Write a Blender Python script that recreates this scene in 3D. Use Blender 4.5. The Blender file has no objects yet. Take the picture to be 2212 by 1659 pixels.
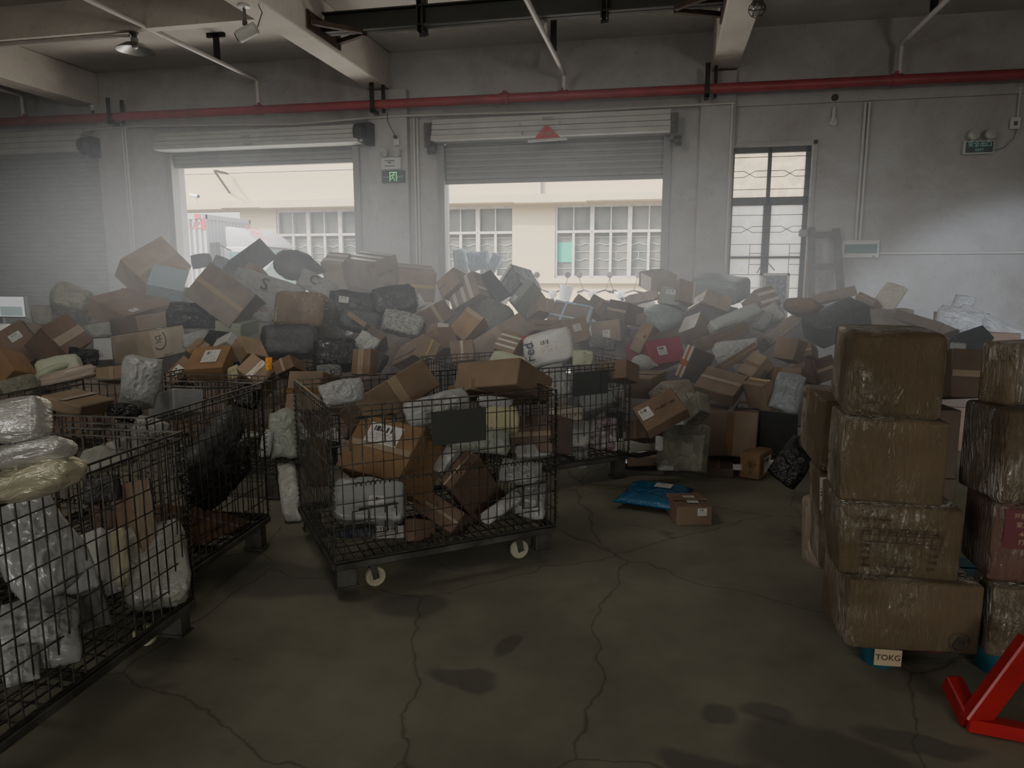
import bpy, bmesh, math, random
from mathutils import Vector, Matrix, Quaternion, noise as mnoise
from mathutils.bvhtree import BVHTree
random.seed(7)
SC=bpy.context.scene; COL=SC.collection
PI=math.pi
# ------------------------------------------------------------------ camera
IW,IH,FPX=2212,1659,1534.0
YAW,TILT,HC=math.radians(12.0),math.radians(8.86),1.6
CAMR=Matrix.Rotation(YAW,3,'Z')@Matrix.Rotation(PI/2-TILT,3,'X')
cd=bpy.data.cameras.new('camera'); cam=bpy.data.objects.new('camera',cd); COL.objects.link(cam)
cd.sensor_width=36; cd.lens=36*FPX/IW; cd.clip_end=200; cd.clip_start=.05
cam.matrix_world=Matrix.Translation((0,0,HC))@CAMR.to_4x4(); SC.camera=cam
def at(px,py,x=None,y=None,z=None):
    r=CAMR@Vector(((px-IW/2)/FPX,-(py-IH/2)/FPX,-1))
    t=x/r.x if x is not None else y/r.y if y is not None else (z-HC)/r.z
    return Vector((0,0,HC))+r*t
# ------------------------------------------------------------------ materials
MATS={}
def _n(nt,t,**k):
    n=nt.nodes.new(t)
    for a,v in k.items(): setattr(n,a,v)
    return n
def col4(c): return (c[0],c[1],c[2],1)
def mat(name,c,rough=.7,metal=0,c2=None,nscale=6,cr=(.35,.65),bump=0,bscale=20,bdist=.02,stretch=(1,1,1),coat=0,coatr=.1,spec=.5,coord='Object',detail=5,distort=0,emit=None,transl=0):
    if name in MATS: return MATS[name]
    m=bpy.data.materials.new(name); m.use_nodes=True; nt=m.node_tree
    b=nt.nodes['Principled BSDF']; b.inputs['Roughness'].default_value=rough; b.inputs['Metallic'].default_value=metal
    b.inputs['Specular IOR Level'].default_value=spec
    b.inputs['Coat Weight'].default_value=coat; b.inputs['Coat Roughness'].default_value=coatr
    b.inputs['Base Color'].default_value=col4(c)
    tc=_n(nt,'ShaderNodeTexCoord'); info=_n(nt,'ShaderNodeObjectInfo')
    off=_n(nt,'ShaderNodeVectorMath',operation='MULTIPLY_ADD'); off.inputs[1].default_value=(1,1,1)
    nt.links.new(tc.outputs[coord],off.inputs[0])
    cm=_n(nt,'ShaderNodeCombineXYZ'); ml=_n(nt,'ShaderNodeMath',operation='MULTIPLY'); ml.inputs[1].default_value=37.0
    nt.links.new(info.outputs['Random'],ml.inputs[0]); nt.links.new(ml.outputs[0],cm.inputs[0]); nt.links.new(ml.outputs[0],cm.inputs[1])
    nt.links.new(cm.outputs[0],off.inputs[2])
    if c2 is not None:
        no=_n(nt,'ShaderNodeTexNoise'); no.inputs['Scale'].default_value=nscale; no.inputs['Detail'].default_value=detail; no.inputs['Distortion'].default_value=distort
        nt.links.new(off.outputs[0],no.inputs['Vector'])
        rp=_n(nt,'ShaderNodeValToRGB'); rp.color_ramp.elements[0].position=cr[0]; rp.color_ramp.elements[1].position=cr[1]
        rp.color_ramp.elements[0].color=col4(c); rp.color_ramp.elements[1].color=col4(c2)
        nt.links.new(no.outputs['Fac'],rp.inputs['Fac']); nt.links.new(rp.outputs[0],b.inputs['Base Color'])
    if bump:
        mp=_n(nt,'ShaderNodeMapping'); mp.inputs['Scale'].default_value=stretch
        nt.links.new(off.outputs[0],mp.inputs['Vector'])
        n2=_n(nt,'ShaderNodeTexNoise'); n2.inputs['Scale'].default_value=bscale; n2.inputs['Detail'].default_value=4; n2.inputs['Distortion'].default_value=.6
        nt.links.new(mp.outputs[0],n2.inputs['Vector'])
        bp=_n(nt,'ShaderNodeBump'); bp.inputs['Strength'].default_value=bump; bp.inputs['Distance'].default_value=bdist
        nt.links.new(n2.outputs['Fac'],bp.inputs['Height'])
        if coat: nt.links.new(bp.outputs[0],b.inputs['Coat Normal'])
        else: nt.links.new(bp.outputs[0],b.inputs['Normal'])
    if emit: b.inputs['Emission Color'].default_value=col4(emit[0]); b.inputs['Emission Strength'].default_value=emit[1]
    if transl:
        o=nt.nodes['Material Output']; tr=_n(nt,'ShaderNodeBsdfTranslucent'); tr.inputs[0].default_value=col4(c); mx=_n(nt,'ShaderNodeMixShader'); mx.inputs[0].default_value=transl
        nt.links.new(b.outputs[0],mx.inputs[1]); nt.links.new(tr.outputs[0],mx.inputs[2]); nt.links.new(mx.outputs[0],o.inputs[0])
    MATS[name]=m; return m
def m_floor():
    m=bpy.data.materials.new('stained_concrete'); m.use_nodes=True; nt=m.node_tree; b=nt.nodes['Principled BSDF']; L=nt.links.new
    tc=_n(nt,'ShaderNodeTexCoord'); V=tc.outputs['Object']
    n1=_n(nt,'ShaderNodeTexNoise'); n1.inputs['Scale'].default_value=1.1; n1.inputs['Detail'].default_value=9; n1.inputs['Roughness'].default_value=.62; L(V,n1.inputs['Vector'])
    r1=_n(nt,'ShaderNodeValToRGB'); r1.color_ramp.elements[0].position=.3; r1.color_ramp.elements[1].position=.7
    r1.color_ramp.elements[0].color=(.145,.135,.10,1); r1.color_ramp.elements[1].color=(.29,.272,.205,1); L(n1.outputs['Fac'],r1.inputs['Fac'])
    n2=_n(nt,'ShaderNodeTexNoise'); n2.inputs['Scale'].default_value=1.7; n2.inputs['Detail'].default_value=3; n2.inputs['Distortion'].default_value=.8
    mp=_n(nt,'ShaderNodeMapping'); mp.inputs['Location'].default_value=(3.1,1.7,0); mp.inputs['Scale'].default_value=(.7,1.3,1); L(V,mp.inputs['Vector']); L(mp.outputs[0],n2.inputs['Vector'])
    r2=_n(nt,'ShaderNodeValToRGB'); r2.color_ramp.elements[0].position=.66; r2.color_ramp.elements[1].position=.72
    r2.color_ramp.elements[0].color=(1,1,1,1); r2.color_ramp.elements[1].color=(.42,.41,.42,1); L(n2.outputs['Fac'],r2.inputs['Fac'])
    mu=_n(nt,'ShaderNodeMix',data_type='RGBA',blend_type='MULTIPLY'); mu.inputs['Factor'].default_value=1; L(r1.outputs[0],mu.inputs['A']); L(r2.outputs[0],mu.inputs['B'])
    # cracks
    n3=_n(nt,'ShaderNodeTexNoise'); n3.inputs['Scale'].default_value=2.2; n3.inputs['Detail'].default_value=6; L(V,n3.inputs['Vector'])
    ad=_n(nt,'ShaderNodeVectorMath',operation='MULTIPLY_ADD'); ad.inputs[1].default_value=(.3,.3,0); L(n3.outputs['Color'],ad.inputs[0]); L(V,ad.inputs[2])
    vo=_n(nt,'ShaderNodeTexVoronoi',feature='DISTANCE_TO_EDGE'); vo.inputs['Scale'].default_value=.75; L(ad.outputs[0],vo.inputs['Vector'])
    r3=_n(nt,'ShaderNodeValToRGB'); r3.color_ramp.elements[0].position=.0012; r3.color_ramp.elements[1].position=.0045
    r3.color_ramp.elements[0].color=(.5,.48,.45,1); r3.color_ramp.elements[1].color=(1,1,1,1); L(vo.outputs['Distance'],r3.inputs['Fac'])
    m2=_n(nt,'ShaderNodeMix',data_type='RGBA',blend_type='MULTIPLY'); m2.inputs['Factor'].default_value=.9; L(mu.outputs['Result'],m2.inputs['A']); L(r3.outputs[0],m2.inputs['B'])
    res=m2.outputs['Result']
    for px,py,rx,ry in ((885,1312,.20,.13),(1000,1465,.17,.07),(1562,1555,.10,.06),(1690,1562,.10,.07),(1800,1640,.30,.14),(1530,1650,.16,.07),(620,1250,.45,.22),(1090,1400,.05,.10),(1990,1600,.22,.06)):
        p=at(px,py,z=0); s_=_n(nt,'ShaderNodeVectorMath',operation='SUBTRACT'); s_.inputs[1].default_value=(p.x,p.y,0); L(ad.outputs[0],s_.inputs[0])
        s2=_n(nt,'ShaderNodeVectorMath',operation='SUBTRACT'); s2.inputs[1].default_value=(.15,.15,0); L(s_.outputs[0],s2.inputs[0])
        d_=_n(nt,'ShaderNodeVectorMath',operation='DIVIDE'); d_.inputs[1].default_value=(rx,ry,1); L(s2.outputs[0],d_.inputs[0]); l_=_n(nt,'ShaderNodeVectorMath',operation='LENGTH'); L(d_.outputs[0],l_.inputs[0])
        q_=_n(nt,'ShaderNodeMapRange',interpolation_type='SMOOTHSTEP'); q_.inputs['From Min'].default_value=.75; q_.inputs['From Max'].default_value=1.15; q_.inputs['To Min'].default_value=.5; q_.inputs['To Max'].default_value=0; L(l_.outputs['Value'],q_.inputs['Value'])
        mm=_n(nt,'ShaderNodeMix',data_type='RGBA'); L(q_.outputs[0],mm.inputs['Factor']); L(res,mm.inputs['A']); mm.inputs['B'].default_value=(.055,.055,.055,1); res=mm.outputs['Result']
    L(res,b.inputs['Base Color']); b.inputs['Roughness'].default_value=.72; b.inputs['Specular IOR Level'].default_value=.35
    bp=_n(nt,'ShaderNodeBump'); bp.inputs['Strength'].default_value=.25; bp.inputs['Distance'].default_value=.01; L(n1.outputs['Fac'],bp.inputs['Height']); L(bp.outputs[0],b.inputs['Normal'])
    return m
def m_plaster(name,c,dirt,amt=.6,scale=1.2,cr=(.45,.75)):
    m=bpy.data.materials.new(name); m.use_nodes=True; nt=m.node_tree; b=nt.nodes['Principled BSDF']; L=nt.links.new
    tc=_n(nt,'ShaderNodeTexCoord'); V=tc.outputs['Object']
    n1=_n(nt,'ShaderNodeTexNoise'); n1.inputs['Scale'].default_value=scale; n1.inputs['Detail'].default_value=8; n1.inputs['Roughness'].default_value=.65; n1.inputs['Distortion'].default_value=.5; L(V,n1.inputs['Vector'])
    r1=_n(nt,'ShaderNodeValToRGB'); r1.color_ramp.elements[0].position=cr[0]; r1.color_ramp.elements[1].position=cr[1]
    r1.color_ramp.elements[0].color=col4(c); r1.color_ramp.elements[1].color=col4([c[i]*(1-amt)+dirt[i]*amt for i in range(3)]); L(n1.outputs['Fac'],r1.inputs['Fac'])
    n2=_n(nt,'ShaderNodeTexNoise'); n2.inputs['Scale'].default_value=14; n2.inputs['Detail'].default_value=6; n2.inputs['Roughness'].default_value=.7; L(V,n2.inputs['Vector'])
    r2=_n(nt,'ShaderNodeValToRGB'); r2.color_ramp.elements[0].position=.25; r2.color_ramp.elements[1].position=.42
    r2.color_ramp.elements[0].color=(.72,.70,.67,1); r2.color_ramp.elements[1].color=(1,1,1,1); L(n2.outputs['Fac'],r2.inputs['Fac'])
    mu=_n(nt,'ShaderNodeMix',data_type='RGBA',blend_type='MULTIPLY'); mu.inputs['Factor'].default_value=.8; L(r1.outputs[0],mu.inputs['A']); L(r2.outputs[0],mu.inputs['B'])
    L(mu.outputs['Result'],b.inputs['Base Color']); b.inputs['Roughness'].default_value=.88; b.inputs['Specular IOR Level'].default_value=.2
    bp=_n(nt,'ShaderNodeBump'); bp.inputs['Strength'].default_value=.3; bp.inputs['Distance'].default_value=.012; L(n2.outputs['Fac'],bp.inputs['Height']); L(bp.outputs[0],b.inputs['Normal'])
    MATS[name]=m; return m
def m_uv(name,build):
    m=bpy.data.materials.new(name); m.use_nodes=True; nt=m.node_tree; build(nt,nt.nodes['Principled BSDF']); MATS[name]=m; return m
def b_label(nt,b):
    L=nt.links.new; uv=_n(nt,'ShaderNodeUVMap'); sp=_n(nt,'ShaderNodeSeparateXYZ'); L(uv.outputs[0],sp.inputs[0])
    def math1(op,a,c,cl=False):
        n=_n(nt,'ShaderNodeMath',operation=op,use_clamp=cl)
        for i,x in enumerate((a,c)):
            if x is None: continue
            if isinstance(x,(int,float)): n.inputs[i].default_value=x
            else: L(x,n.inputs[i])
        return n.outputs[0]
    X,Y=sp.outputs[0],sp.outputs[1]
    info=_n(nt,'ShaderNodeObjectInfo'); rnd=math1('MULTIPLY',info.outputs['Random'],50.)
    wn=_n(nt,'ShaderNodeTexWhiteNoise',noise_dimensions='2D'); cx=_n(nt,'ShaderNodeCombineXYZ'); L(math1('FLOOR',math1('MULTIPLY',X,46.),None),cx.inputs[0]); L(rnd,cx.inputs[1]); L(cx.outputs[0],wn.inputs['Vector'])
    bar=math1('GREATER_THAN',wn.outputs['Value'],.5)
    inb=math1('MULTIPLY',math1('MULTIPLY',math1('GREATER_THAN',Y,.62),math1('LESS_THAN',Y,.88)),math1('MULTIPLY',math1('GREATER_THAN',X,.12),math1('LESS_THAN',X,.7)))
    f1=math1('MULTIPLY',bar,inb)
    wn2=_n(nt,'ShaderNodeTexWhiteNoise',noise_dimensions='2D'); c2=_n(nt,'ShaderNodeCombineXYZ'); L(math1('FLOOR',math1('MULTIPLY',X,30.),None),c2.inputs[0]); L(math1('FLOOR',math1('MULTIPLY',Y,16.),None),c2.inputs[1]); L(c2.outputs[0],wn2.inputs['Vector'])
    ln=math1('LESS_THAN',math1('FRACT',math1('MULTIPLY',Y,16.),None),.45)
    int_=math1('MULTIPLY',math1('MULTIPLY',math1('LESS_THAN',Y,.56),math1('GREATER_THAN',Y,.07)),math1('MULTIPLY',math1('GREATER_THAN',X,.08),math1('LESS_THAN',X,.9)))
    f2=math1('MULTIPLY',math1('MULTIPLY',math1('GREATER_THAN',wn2.outputs['Value'],.42),ln),math1('MULTIPLY',int_,.6))
    f=math1('ADD',f1,f2,True)
    mx=_n(nt,'ShaderNodeMix',data_type='RGBA'); L(f,mx.inputs['Factor']); mx.inputs['A'].default_value=(.62,.61,.58,1); mx.inputs['B'].default_value=(.06,.06,.06,1)
    L(mx.outputs['Result'],b.inputs['Base Color']); b.inputs['Roughness'].default_value=.45
def b_tape(c,r=.18,streak=1):
    def f(nt,b):
        b.inputs['Base Color'].default_value=col4(c); b.inputs['Roughness'].default_value=r; L=nt.links.new
        b.inputs['Specular IOR Level'].default_value=.7
        tc=_n(nt,'ShaderNodeTexCoord'); mp=_n(nt,'ShaderNodeMapping'); mp.inputs['Scale'].default_value=(9,60,30); L(tc.outputs['Object'],mp.inputs['Vector'])
        n=_n(nt,'ShaderNodeTexNoise'); n.inputs['Scale'].default_value=1; n.inputs['Detail'].default_value=3; L(mp.outputs[0],n.inputs['Vector'])
        bp=_n(nt,'ShaderNodeBump'); bp.inputs['Strength'].default_value=.7*streak; bp.inputs['Distance'].default_value=.01; L(n.outputs['Fac'],bp.inputs['Height']); L(bp.outputs[0],b.inputs['Normal'])
    return f
def m_card(name,c,wrap=0):
    # corrugated cardboard, soft blotches; wrap adds a crinkled clear film on top
    m=bpy.data.materials.new(name); m.use_nodes=True; nt=m.node_tree; b=nt.nodes['Principled BSDF']; L=nt.links.new
    tc=_n(nt,'ShaderNodeTexCoord'); info=_n(nt,'ShaderNodeObjectInfo')
    v=_n(nt,'ShaderNodeVectorMath',operation='ADD'); cm=_n(nt,'ShaderNodeCombineXYZ'); ml=_n(nt,'ShaderNodeMath',operation='MULTIPLY'); ml.inputs[1].default_value=41
    L(info.outputs['Random'],ml.inputs[0]); L(ml.outputs[0],cm.inputs[0]); L(ml.outputs[0],cm.inputs[2]); L(tc.outputs['Object'],v.inputs[0]); L(cm.outputs[0],v.inputs[1])
    n=_n(nt,'ShaderNodeTexNoise'); n.inputs['Scale'].default_value=5; n.inputs['Detail'].default_value=6; L(v.outputs[0],n.inputs['Vector'])
    r=_n(nt,'ShaderNodeValToRGB'); r.color_ramp.elements[0].position=.3; r.color_ramp.elements[1].position=.72
    r.color_ramp.elements[0].color=col4([x*.8 for x in c]); r.color_ramp.elements[1].color=col4([x*1.12 for x in c]); L(n.outputs['Fac'],r.inputs['Fac'])
    hs=_n(nt,'ShaderNodeHueSaturation'); L(r.outputs[0],hs.inputs['Color'])
    mr=_n(nt,'ShaderNodeMapRange'); mr.inputs['To Min'].default_value=.84; mr.inputs['To Max'].default_value=1.14; L(info.outputs['Random'],mr.inputs['Value']); L(mr.outputs[0],hs.inputs['Value'])
    L(hs.outputs[0],b.inputs['Base Color']); b.inputs['Roughness'].default_value=.8; b.inputs['Specular IOR Level'].default_value=.25
    if wrap:
        mp=_n(nt,'ShaderNodeMapping'); mp.inputs['Scale'].default_value=(42,42,9) if wrap==1 else (12,12,9); L(v.outputs[0],mp.inputs['Vector'])
        n2=_n(nt,'ShaderNodeTexNoise'); n2.inputs['Scale'].default_value=1; n2.inputs['Detail'].default_value=7; n2.inputs['Distortion'].default_value=1.6; L(mp.outputs[0],n2.inputs['Vector'])
        n3=_n(nt,'ShaderNodeTexNoise'); n3.inputs['Scale'].default_value=3.5; n3.inputs['Detail'].default_value=2; L(v.outputs[0],n3.inputs['Vector'])
        ad=_n(nt,'ShaderNodeMath',operation='MULTIPLY_ADD'); ad.inputs[1].default_value=2.2; L(n3.outputs['Fac'],ad.inputs[0]); L(n2.outputs['Fac'],ad.inputs[2])
        bp=_n(nt,'ShaderNodeBump'); bp.inputs['Strength'].default_value=1; bp.inputs['Distance'].default_value=.07; L(ad.outputs[0],bp.inputs['Height']); pass
        L(bp.outputs[0],b.inputs['Normal']) if 0 else None
        g=_n(nt,'ShaderNodeBsdfGlossy'); g.inputs['Color'].default_value=(.95,.95,.92,1); g.inputs['Roughness'].default_value=.13; L(bp.outputs[0],g.inputs['Normal'])
        n4=_n(nt,'ShaderNodeTexNoise'); n4.inputs['Scale'].default_value=4; n4.inputs['Detail'].default_value=3; L(v.outputs[0],n4.inputs['Vector'])
        mk=_n(nt,'ShaderNodeMapRange'); mk.inputs['From Min'].default_value=.42; mk.inputs['From Max'].default_value=.62; mk.inputs['To Min'].default_value=.05; mk.inputs['To Max'].default_value=.30; L(n4.outputs['Fac'],mk.inputs['Value'])
        mx=_n(nt,'ShaderNodeMixShader'); L(mk.outputs[0],mx.inputs[0]); L(b.outputs[0],mx.inputs[1]); L(g.outputs[0],mx.inputs[2]); L(mx.outputs[0],nt.nodes['Material Output'].inputs[0])
    MATS[name]=m; return m
def m_film(name,c,rough=.3,wr=7,strength=.8,stretch=(1,1,1),c2=None,transl=0,spec=.6,metal=0):
    # crumpled plastic film: sharp folds from ridged noise
    m=bpy.data.materials.new(name); m.use_nodes=True; nt=m.node_tree; b=nt.nodes['Principled BSDF']; L=nt.links.new
    b.inputs['Base Color'].default_value=col4(c); b.inputs['Roughness'].default_value=rough; b.inputs['Specular IOR Level'].default_value=spec; b.inputs['Metallic'].default_value=metal
    tc=_n(nt,'ShaderNodeTexCoord'); info=_n(nt,'ShaderNodeObjectInfo')
    v=_n(nt,'ShaderNodeVectorMath',operation='ADD'); cm=_n(nt,'ShaderNodeCombineXYZ'); ml=_n(nt,'ShaderNodeMath',operation='MULTIPLY'); ml.inputs[1].default_value=29
    L(info.outputs['Random'],ml.inputs[0]); L(ml.outputs[0],cm.inputs[0]); L(ml.outputs[0],cm.inputs[1]); L(tc.outputs['Object'],v.inputs[0]); L(cm.outputs[0],v.inputs[1])
    mp=_n(nt,'ShaderNodeMapping'); mp.inputs['Scale'].default_value=[wr*s for s in stretch]; L(v.outputs[0],mp.inputs['Vector'])
    n=_n(nt,'ShaderNodeTexNoise'); n.inputs['Scale'].default_value=1; n.inputs['Detail'].default_value=5; n.inputs['Roughness'].default_value=.55; n.inputs['Distortion'].default_value=1.0; L(mp.outputs[0],n.inputs['Vector'])
    a=_n(nt,'ShaderNodeMath',operation='SUBTRACT'); a.inputs[1].default_value=.5; L(n.outputs['Fac'],a.inputs[0]); ab=_n(nt,'ShaderNodeMath',operation='ABSOLUTE'); L(a.outputs[0],ab.inputs[0])
    bp=_n(nt,'ShaderNodeBump'); bp.inputs['Strength'].default_value=strength; bp.inputs['Distance'].default_value=.028; L(ab.outputs[0],bp.inputs['Height']); L(bp.outputs[0],b.inputs['Normal'])
    if c2 is not None:
        r=_n(nt,'ShaderNodeValToRGB'); r.color_ramp.elements[0].color=col4(c); r.color_ramp.elements[1].color=col4(c2); r.color_ramp.elements[0].position=.42; r.color_ramp.elements[1].position=.58
        L(n.outputs['Fac'],r.inputs['Fac']); L(r.outputs[0],b.inputs['Base Color'])
    if transl:
        o=nt.nodes['Material Output']; tr=_n(nt,'ShaderNodeBsdfTranslucent'); tr.inputs[0].default_value=col4(c); mx=_n(nt,'ShaderNodeMixShader'); mx.inputs[0].default_value=transl
        L(b.outputs[0],mx.inputs[1]); L(tr.outputs[0],mx.inputs[2]); L(mx.outputs[0],o.inputs[0])
    MATS[name]=m; return m
def m_stripe(name,c1,c2,scale,axis=0,duty=.5,rough=.6,warp=0.):
    m=bpy.data.materials.new(name); m.use_nodes=True; nt=m.node_tree; b=nt.nodes['Principled BSDF']; L=nt.links.new
    tc=_n(nt,'ShaderNodeTexCoord'); sp=_n(nt,'ShaderNodeSeparateXYZ'); L(tc.outputs['Object'],sp.inputs[0])
    f=_n(nt,'ShaderNodeMath',operation='MULTIPLY'); f.inputs[1].default_value=scale; L(sp.outputs[axis],f.inputs[0])
    if warp:
        n=_n(nt,'ShaderNodeTexNoise'); n.inputs['Scale'].default_value=9; n.inputs['Detail'].default_value=4; L(tc.outputs['Object'],n.inputs['Vector'])
        w=_n(nt,'ShaderNodeMath',operation='MULTIPLY_ADD'); w.inputs[1].default_value=warp; L(n.outputs['Fac'],w.inputs[0]); L(f.outputs[0],w.inputs[2]); f=w
    fr=_n(nt,'ShaderNodeMath',operation='FRACT'); L(f.outputs[0],fr.inputs[0]); g=_n(nt,'ShaderNodeMath',operation='GREATER_THAN'); g.inputs[1].default_value=duty; L(fr.outputs[0],g.inputs[0])
    mx=_n(nt,'ShaderNodeMix',data_type='RGBA'); L(g.outputs[0],mx.inputs['Factor']); mx.inputs['A'].default_value=col4(c1); mx.inputs['B'].default_value=col4(c2)
    L(mx.outputs['Result'],b.inputs['Base Color']); b.inputs['Roughness'].default_value=rough
    MATS[name]=m; return m
# plain palette
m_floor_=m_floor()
WALL=m_plaster('white_plaster',(.50,.49,.47),(.30,.27,.24),.7,.8,(.42,.8))
WALLR=m_plaster('white_plaster_worn',(.53,.53,.53),(.34,.29,.26),.75,.9,(.4,.72))
CEIL=m_plaster('ceiling_plaster',(.56,.54,.50),(.33,.31,.28),.5,.5)
BEAM=m_plaster('beam_plaster',(.66,.62,.56),(.42,.38,.33),.5,1.0)
FACADE=m_plaster('cream_render',(.52,.43,.275),(.42,.36,.26),.6,.6)
GROUND=m_plaster('yard_concrete',(.55,.52,.47),(.40,.38,.34),.5,.5)
WIRE=mat('galvanised_wire',(.16,.155,.14),.42,.7,c2=(.07,.065,.055),nscale=25)
STEEL=mat('dull_steel',(.17,.165,.15),.5,.6,c2=(.08,.075,.065),nscale=8)
DKSTEEL=mat('green_black_steel',(.030,.036,.034),.5,.2,c2=(.045,.04,.034),nscale=5)
RUST=mat('rusty_steel',(.07,.05,.042),.7,.3,c2=(.10,.07,.055),nscale=12)
REDP=mat('red_paint',(.40,.075,.085),.42,c2=(.30,.06,.07),nscale=3)
REDJ=mat('red_truck_paint',(.42,.012,.016),.35,c2=(.30,.01,.012),nscale=6)
PVC=mat('white_pvc',(.62,.60,.56),.4)
SHUT=mat('shutter_cream',(.55,.56,.52),.5,c2=(.47,.48,.45),nscale=3)
SHUTD=mat('shutter_grey',(.34,.35,.35),.5,c2=(.28,.285,.285),nscale=2)
BLK=mat('black_plastic',(.012,.012,.013),.4)
DKPL=mat('dark_plate',(.06,.063,.06),.5)
WHT=mat('white_plastic',(.68,.68,.66),.35)
WINF=mat('black_window_steel',(.035,.042,.045),.5,c2=(.06,.06,.06),nscale=10)
GRN=mat('exit_green_board',(.012,.045,.035),.4)
GRNL=mat('exit_green_figure',(.25,.72,.30),.4,emit=((.22,.8,.3),.5))
GRNT=mat('exit_green_text',(.20,.42,.34),.4,emit=((.2,.5,.4),.12))
CHROME=mat('lamp_glass',(.7,.7,.68),.12,.6)
ALU=mat('lamp_aluminium',(.33,.33,.31),.35,.7)
WOOD=mat('grey_old_wood',(.19,.18,.165),.8,c2=(.14,.13,.12),nscale=7)
WOODT=mat('pale_wood',(.45,.33,.22),.7,c2=(.36,.26,.17),nscale=7)
NYLON=mat('cream_nylon_wheel',(.50,.47,.34),.45)
TYRE=mat('black_tyre',(.02,.02,.02),.8)
TRUCKW=mat('truck_white',(.50,.50,.49),.4)
GLASST=mat('tinted_glass',(.10,.22,.21),.12,spec=.8)
PANE=mat('hazy_pane',(.085,.10,.09),.25,c2=(.17,.165,.14),nscale=2,spec=.6)
FRAMEW=mat('white_window_frame',(.50,.48,.44),.5,c2=(.40,.35,.30),nscale=9)
TEAL=mat('teal_plastic',(.012,.085,.12),.5)
INK=mat('black_ink',(.04,.04,.04),.7); INKG=mat('grey_ink',(.12,.11,.10),.7); INKB=mat('brown_ink',(.14,.085,.05),.7); INKR=mat('red_ink',(.20,.05,.06),.6); NAVY=mat('navy_ink',(.035,.033,.10),.5); INKRED=mat('bright_red_ink',(.62,.05,.06),.6); TOCARD=mat('sign_card',(.42,.33,.22),.8); MARK=mat('marker_ink',(.05,.03,.02),.8)
m_uv('label',b_label)
m_uv('tT',b_tape((.23,.13,.06))); m_uv('tK',b_tape((.37,.29,.21),.16)); m_uv('tKb',b_tape((.20,.17,.145),.4)); m_uv('tO',b_tape((.42,.13,.03),.3,.3)); m_uv('tY',b_tape((.50,.38,.12),.2,.5)); m_uv('tW',b_tape((.58,.54,.49),.2,1.2)); m_uv('tBl',b_tape((.36,.50,.66),.3,.5))
m_card('kA',(.305,.225,.16)); m_card('kB',(.25,.168,.118)); m_card('kC',(.18,.138,.11)); m_card('kD',(.38,.29,.205)); m_card('kG',(.30,.265,.225)); m_card('kM',(.285,.225,.175)); m_card('kO',(.31,.195,.11)); m_card('kS',(.36,.29,.21))
m_card('kLit',(.56,.49,.38)); m_card('wS',(.13,.093,.052),1); m_card('wSd',(.115,.06,.045),1); m_card('wBr',(.22,.165,.115),2); m_card('wCl',(.40,.32,.25),2)
m_film('wBlue',(.34,.42,.46),.25,9); m_film('wKs',(.035,.035,.037),.2,12,.9); m_film('wGn',(.30,.33,.26),.5,4,.3); m_film('wGr',(.30,.31,.31),.4,6,.5); m_film('wOl',(.20,.20,.155),.4,10,.8,c2=(.30,.29,.22)); m_film('wLg',(.46,.50,.37),.55,5,.3)
m_film('wW',(.48,.48,.47),.3,8,.6); m_film('wKd',(.045,.052,.05),.3,9,.7); m_film('wGg',(.26,.275,.245),.35,9,.6,(1,3,1)); m_film('wGt',(.25,.285,.28),.28,7,.9,(1,2.5,1)); m_film('wWg',(.44,.46,.45),.35,8,.6); m_film('wKg',(.05,.058,.048),.18,9,.9,(1,2.5,1)); m_film('wK',(.014,.014,.015),.3,9,.7); m_film('wFx',(.56,.56,.55),.3,6,.35)
m_film('bK',(.014,.014,.016),.16,11,1); m_film('bKg',(.055,.055,.056),.4,8,.9); m_film('bKs',(.15,.155,.15),.2,10,1); m_film('bGy',(.27,.27,.265),.42,7,.7); m_film('bW',(.38,.39,.38),.3,6,.5,(1,1.8,1),transl=.12); m_film('bWd',(.36,.36,.34),.4,7,.7); m_film('bS',(.44,.44,.43),.25,12,1); m_film('bGn',(.28,.30,.26),.45,6,.6); m_film('bLg',(.44,.47,.35),.5,6,.4); m_film('bOl',(.16,.16,.12),.55,9,.7,c2=(.22,.21,.16)); m_film('bPk',(.42,.34,.28),.25,6,.8,(1,5,1)); m_film('bYg',(.48,.46,.28),.45,7,.5); m_film('bYf',(.44,.42,.29),.3,10,.7); m_film('bOr',(.75,.30,.03),.35,6,.5); m_film('bTeal',(.40,.52,.53),.4,9,.8); m_film('bBg',(.27,.30,.32),.3,9,1); m_film('bCr',(.58,.55,.47),.5,5,.5); m_film('bTn',(.40,.36,.29),.45,6,.5); m_film('bWf',(.37,.37,.32),.28,10,.8); m_film('bWf2',(.35,.36,.355),.2,6,.6,(1,.5,1)); m_film('bNv',(.03,.03,.06),.35,20,.8,(3,1,1),c2=(.14,.14,.16)); m_film('blue',(.008,.10,.21),.24,7,.8); m_film('red',(.36,.055,.085),.6,3,.1); m_film('silv',(.68,.68,.65),.14,9,.8,(1,3.2,1),metal=.45); m_film('silvy',(.64,.61,.45),.16,10,.8,(1,3,1),metal=.4)
m_film('pinkp',(.50,.48,.48),.35,9,.6,c2=(.22,.13,.15)); m_film('woven',(.54,.54,.57),.6,9,.9,(1,4,1),c2=(.42,.42,.44))
m_film('newsp',(.36,.355,.33),.35,34,.4,(1,1.6,1),c2=(.16,.16,.15)); m_stripe('stripe',(.62,.66,.72),(.22,.30,.44),38,0,.55,.6,3.0)
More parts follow.
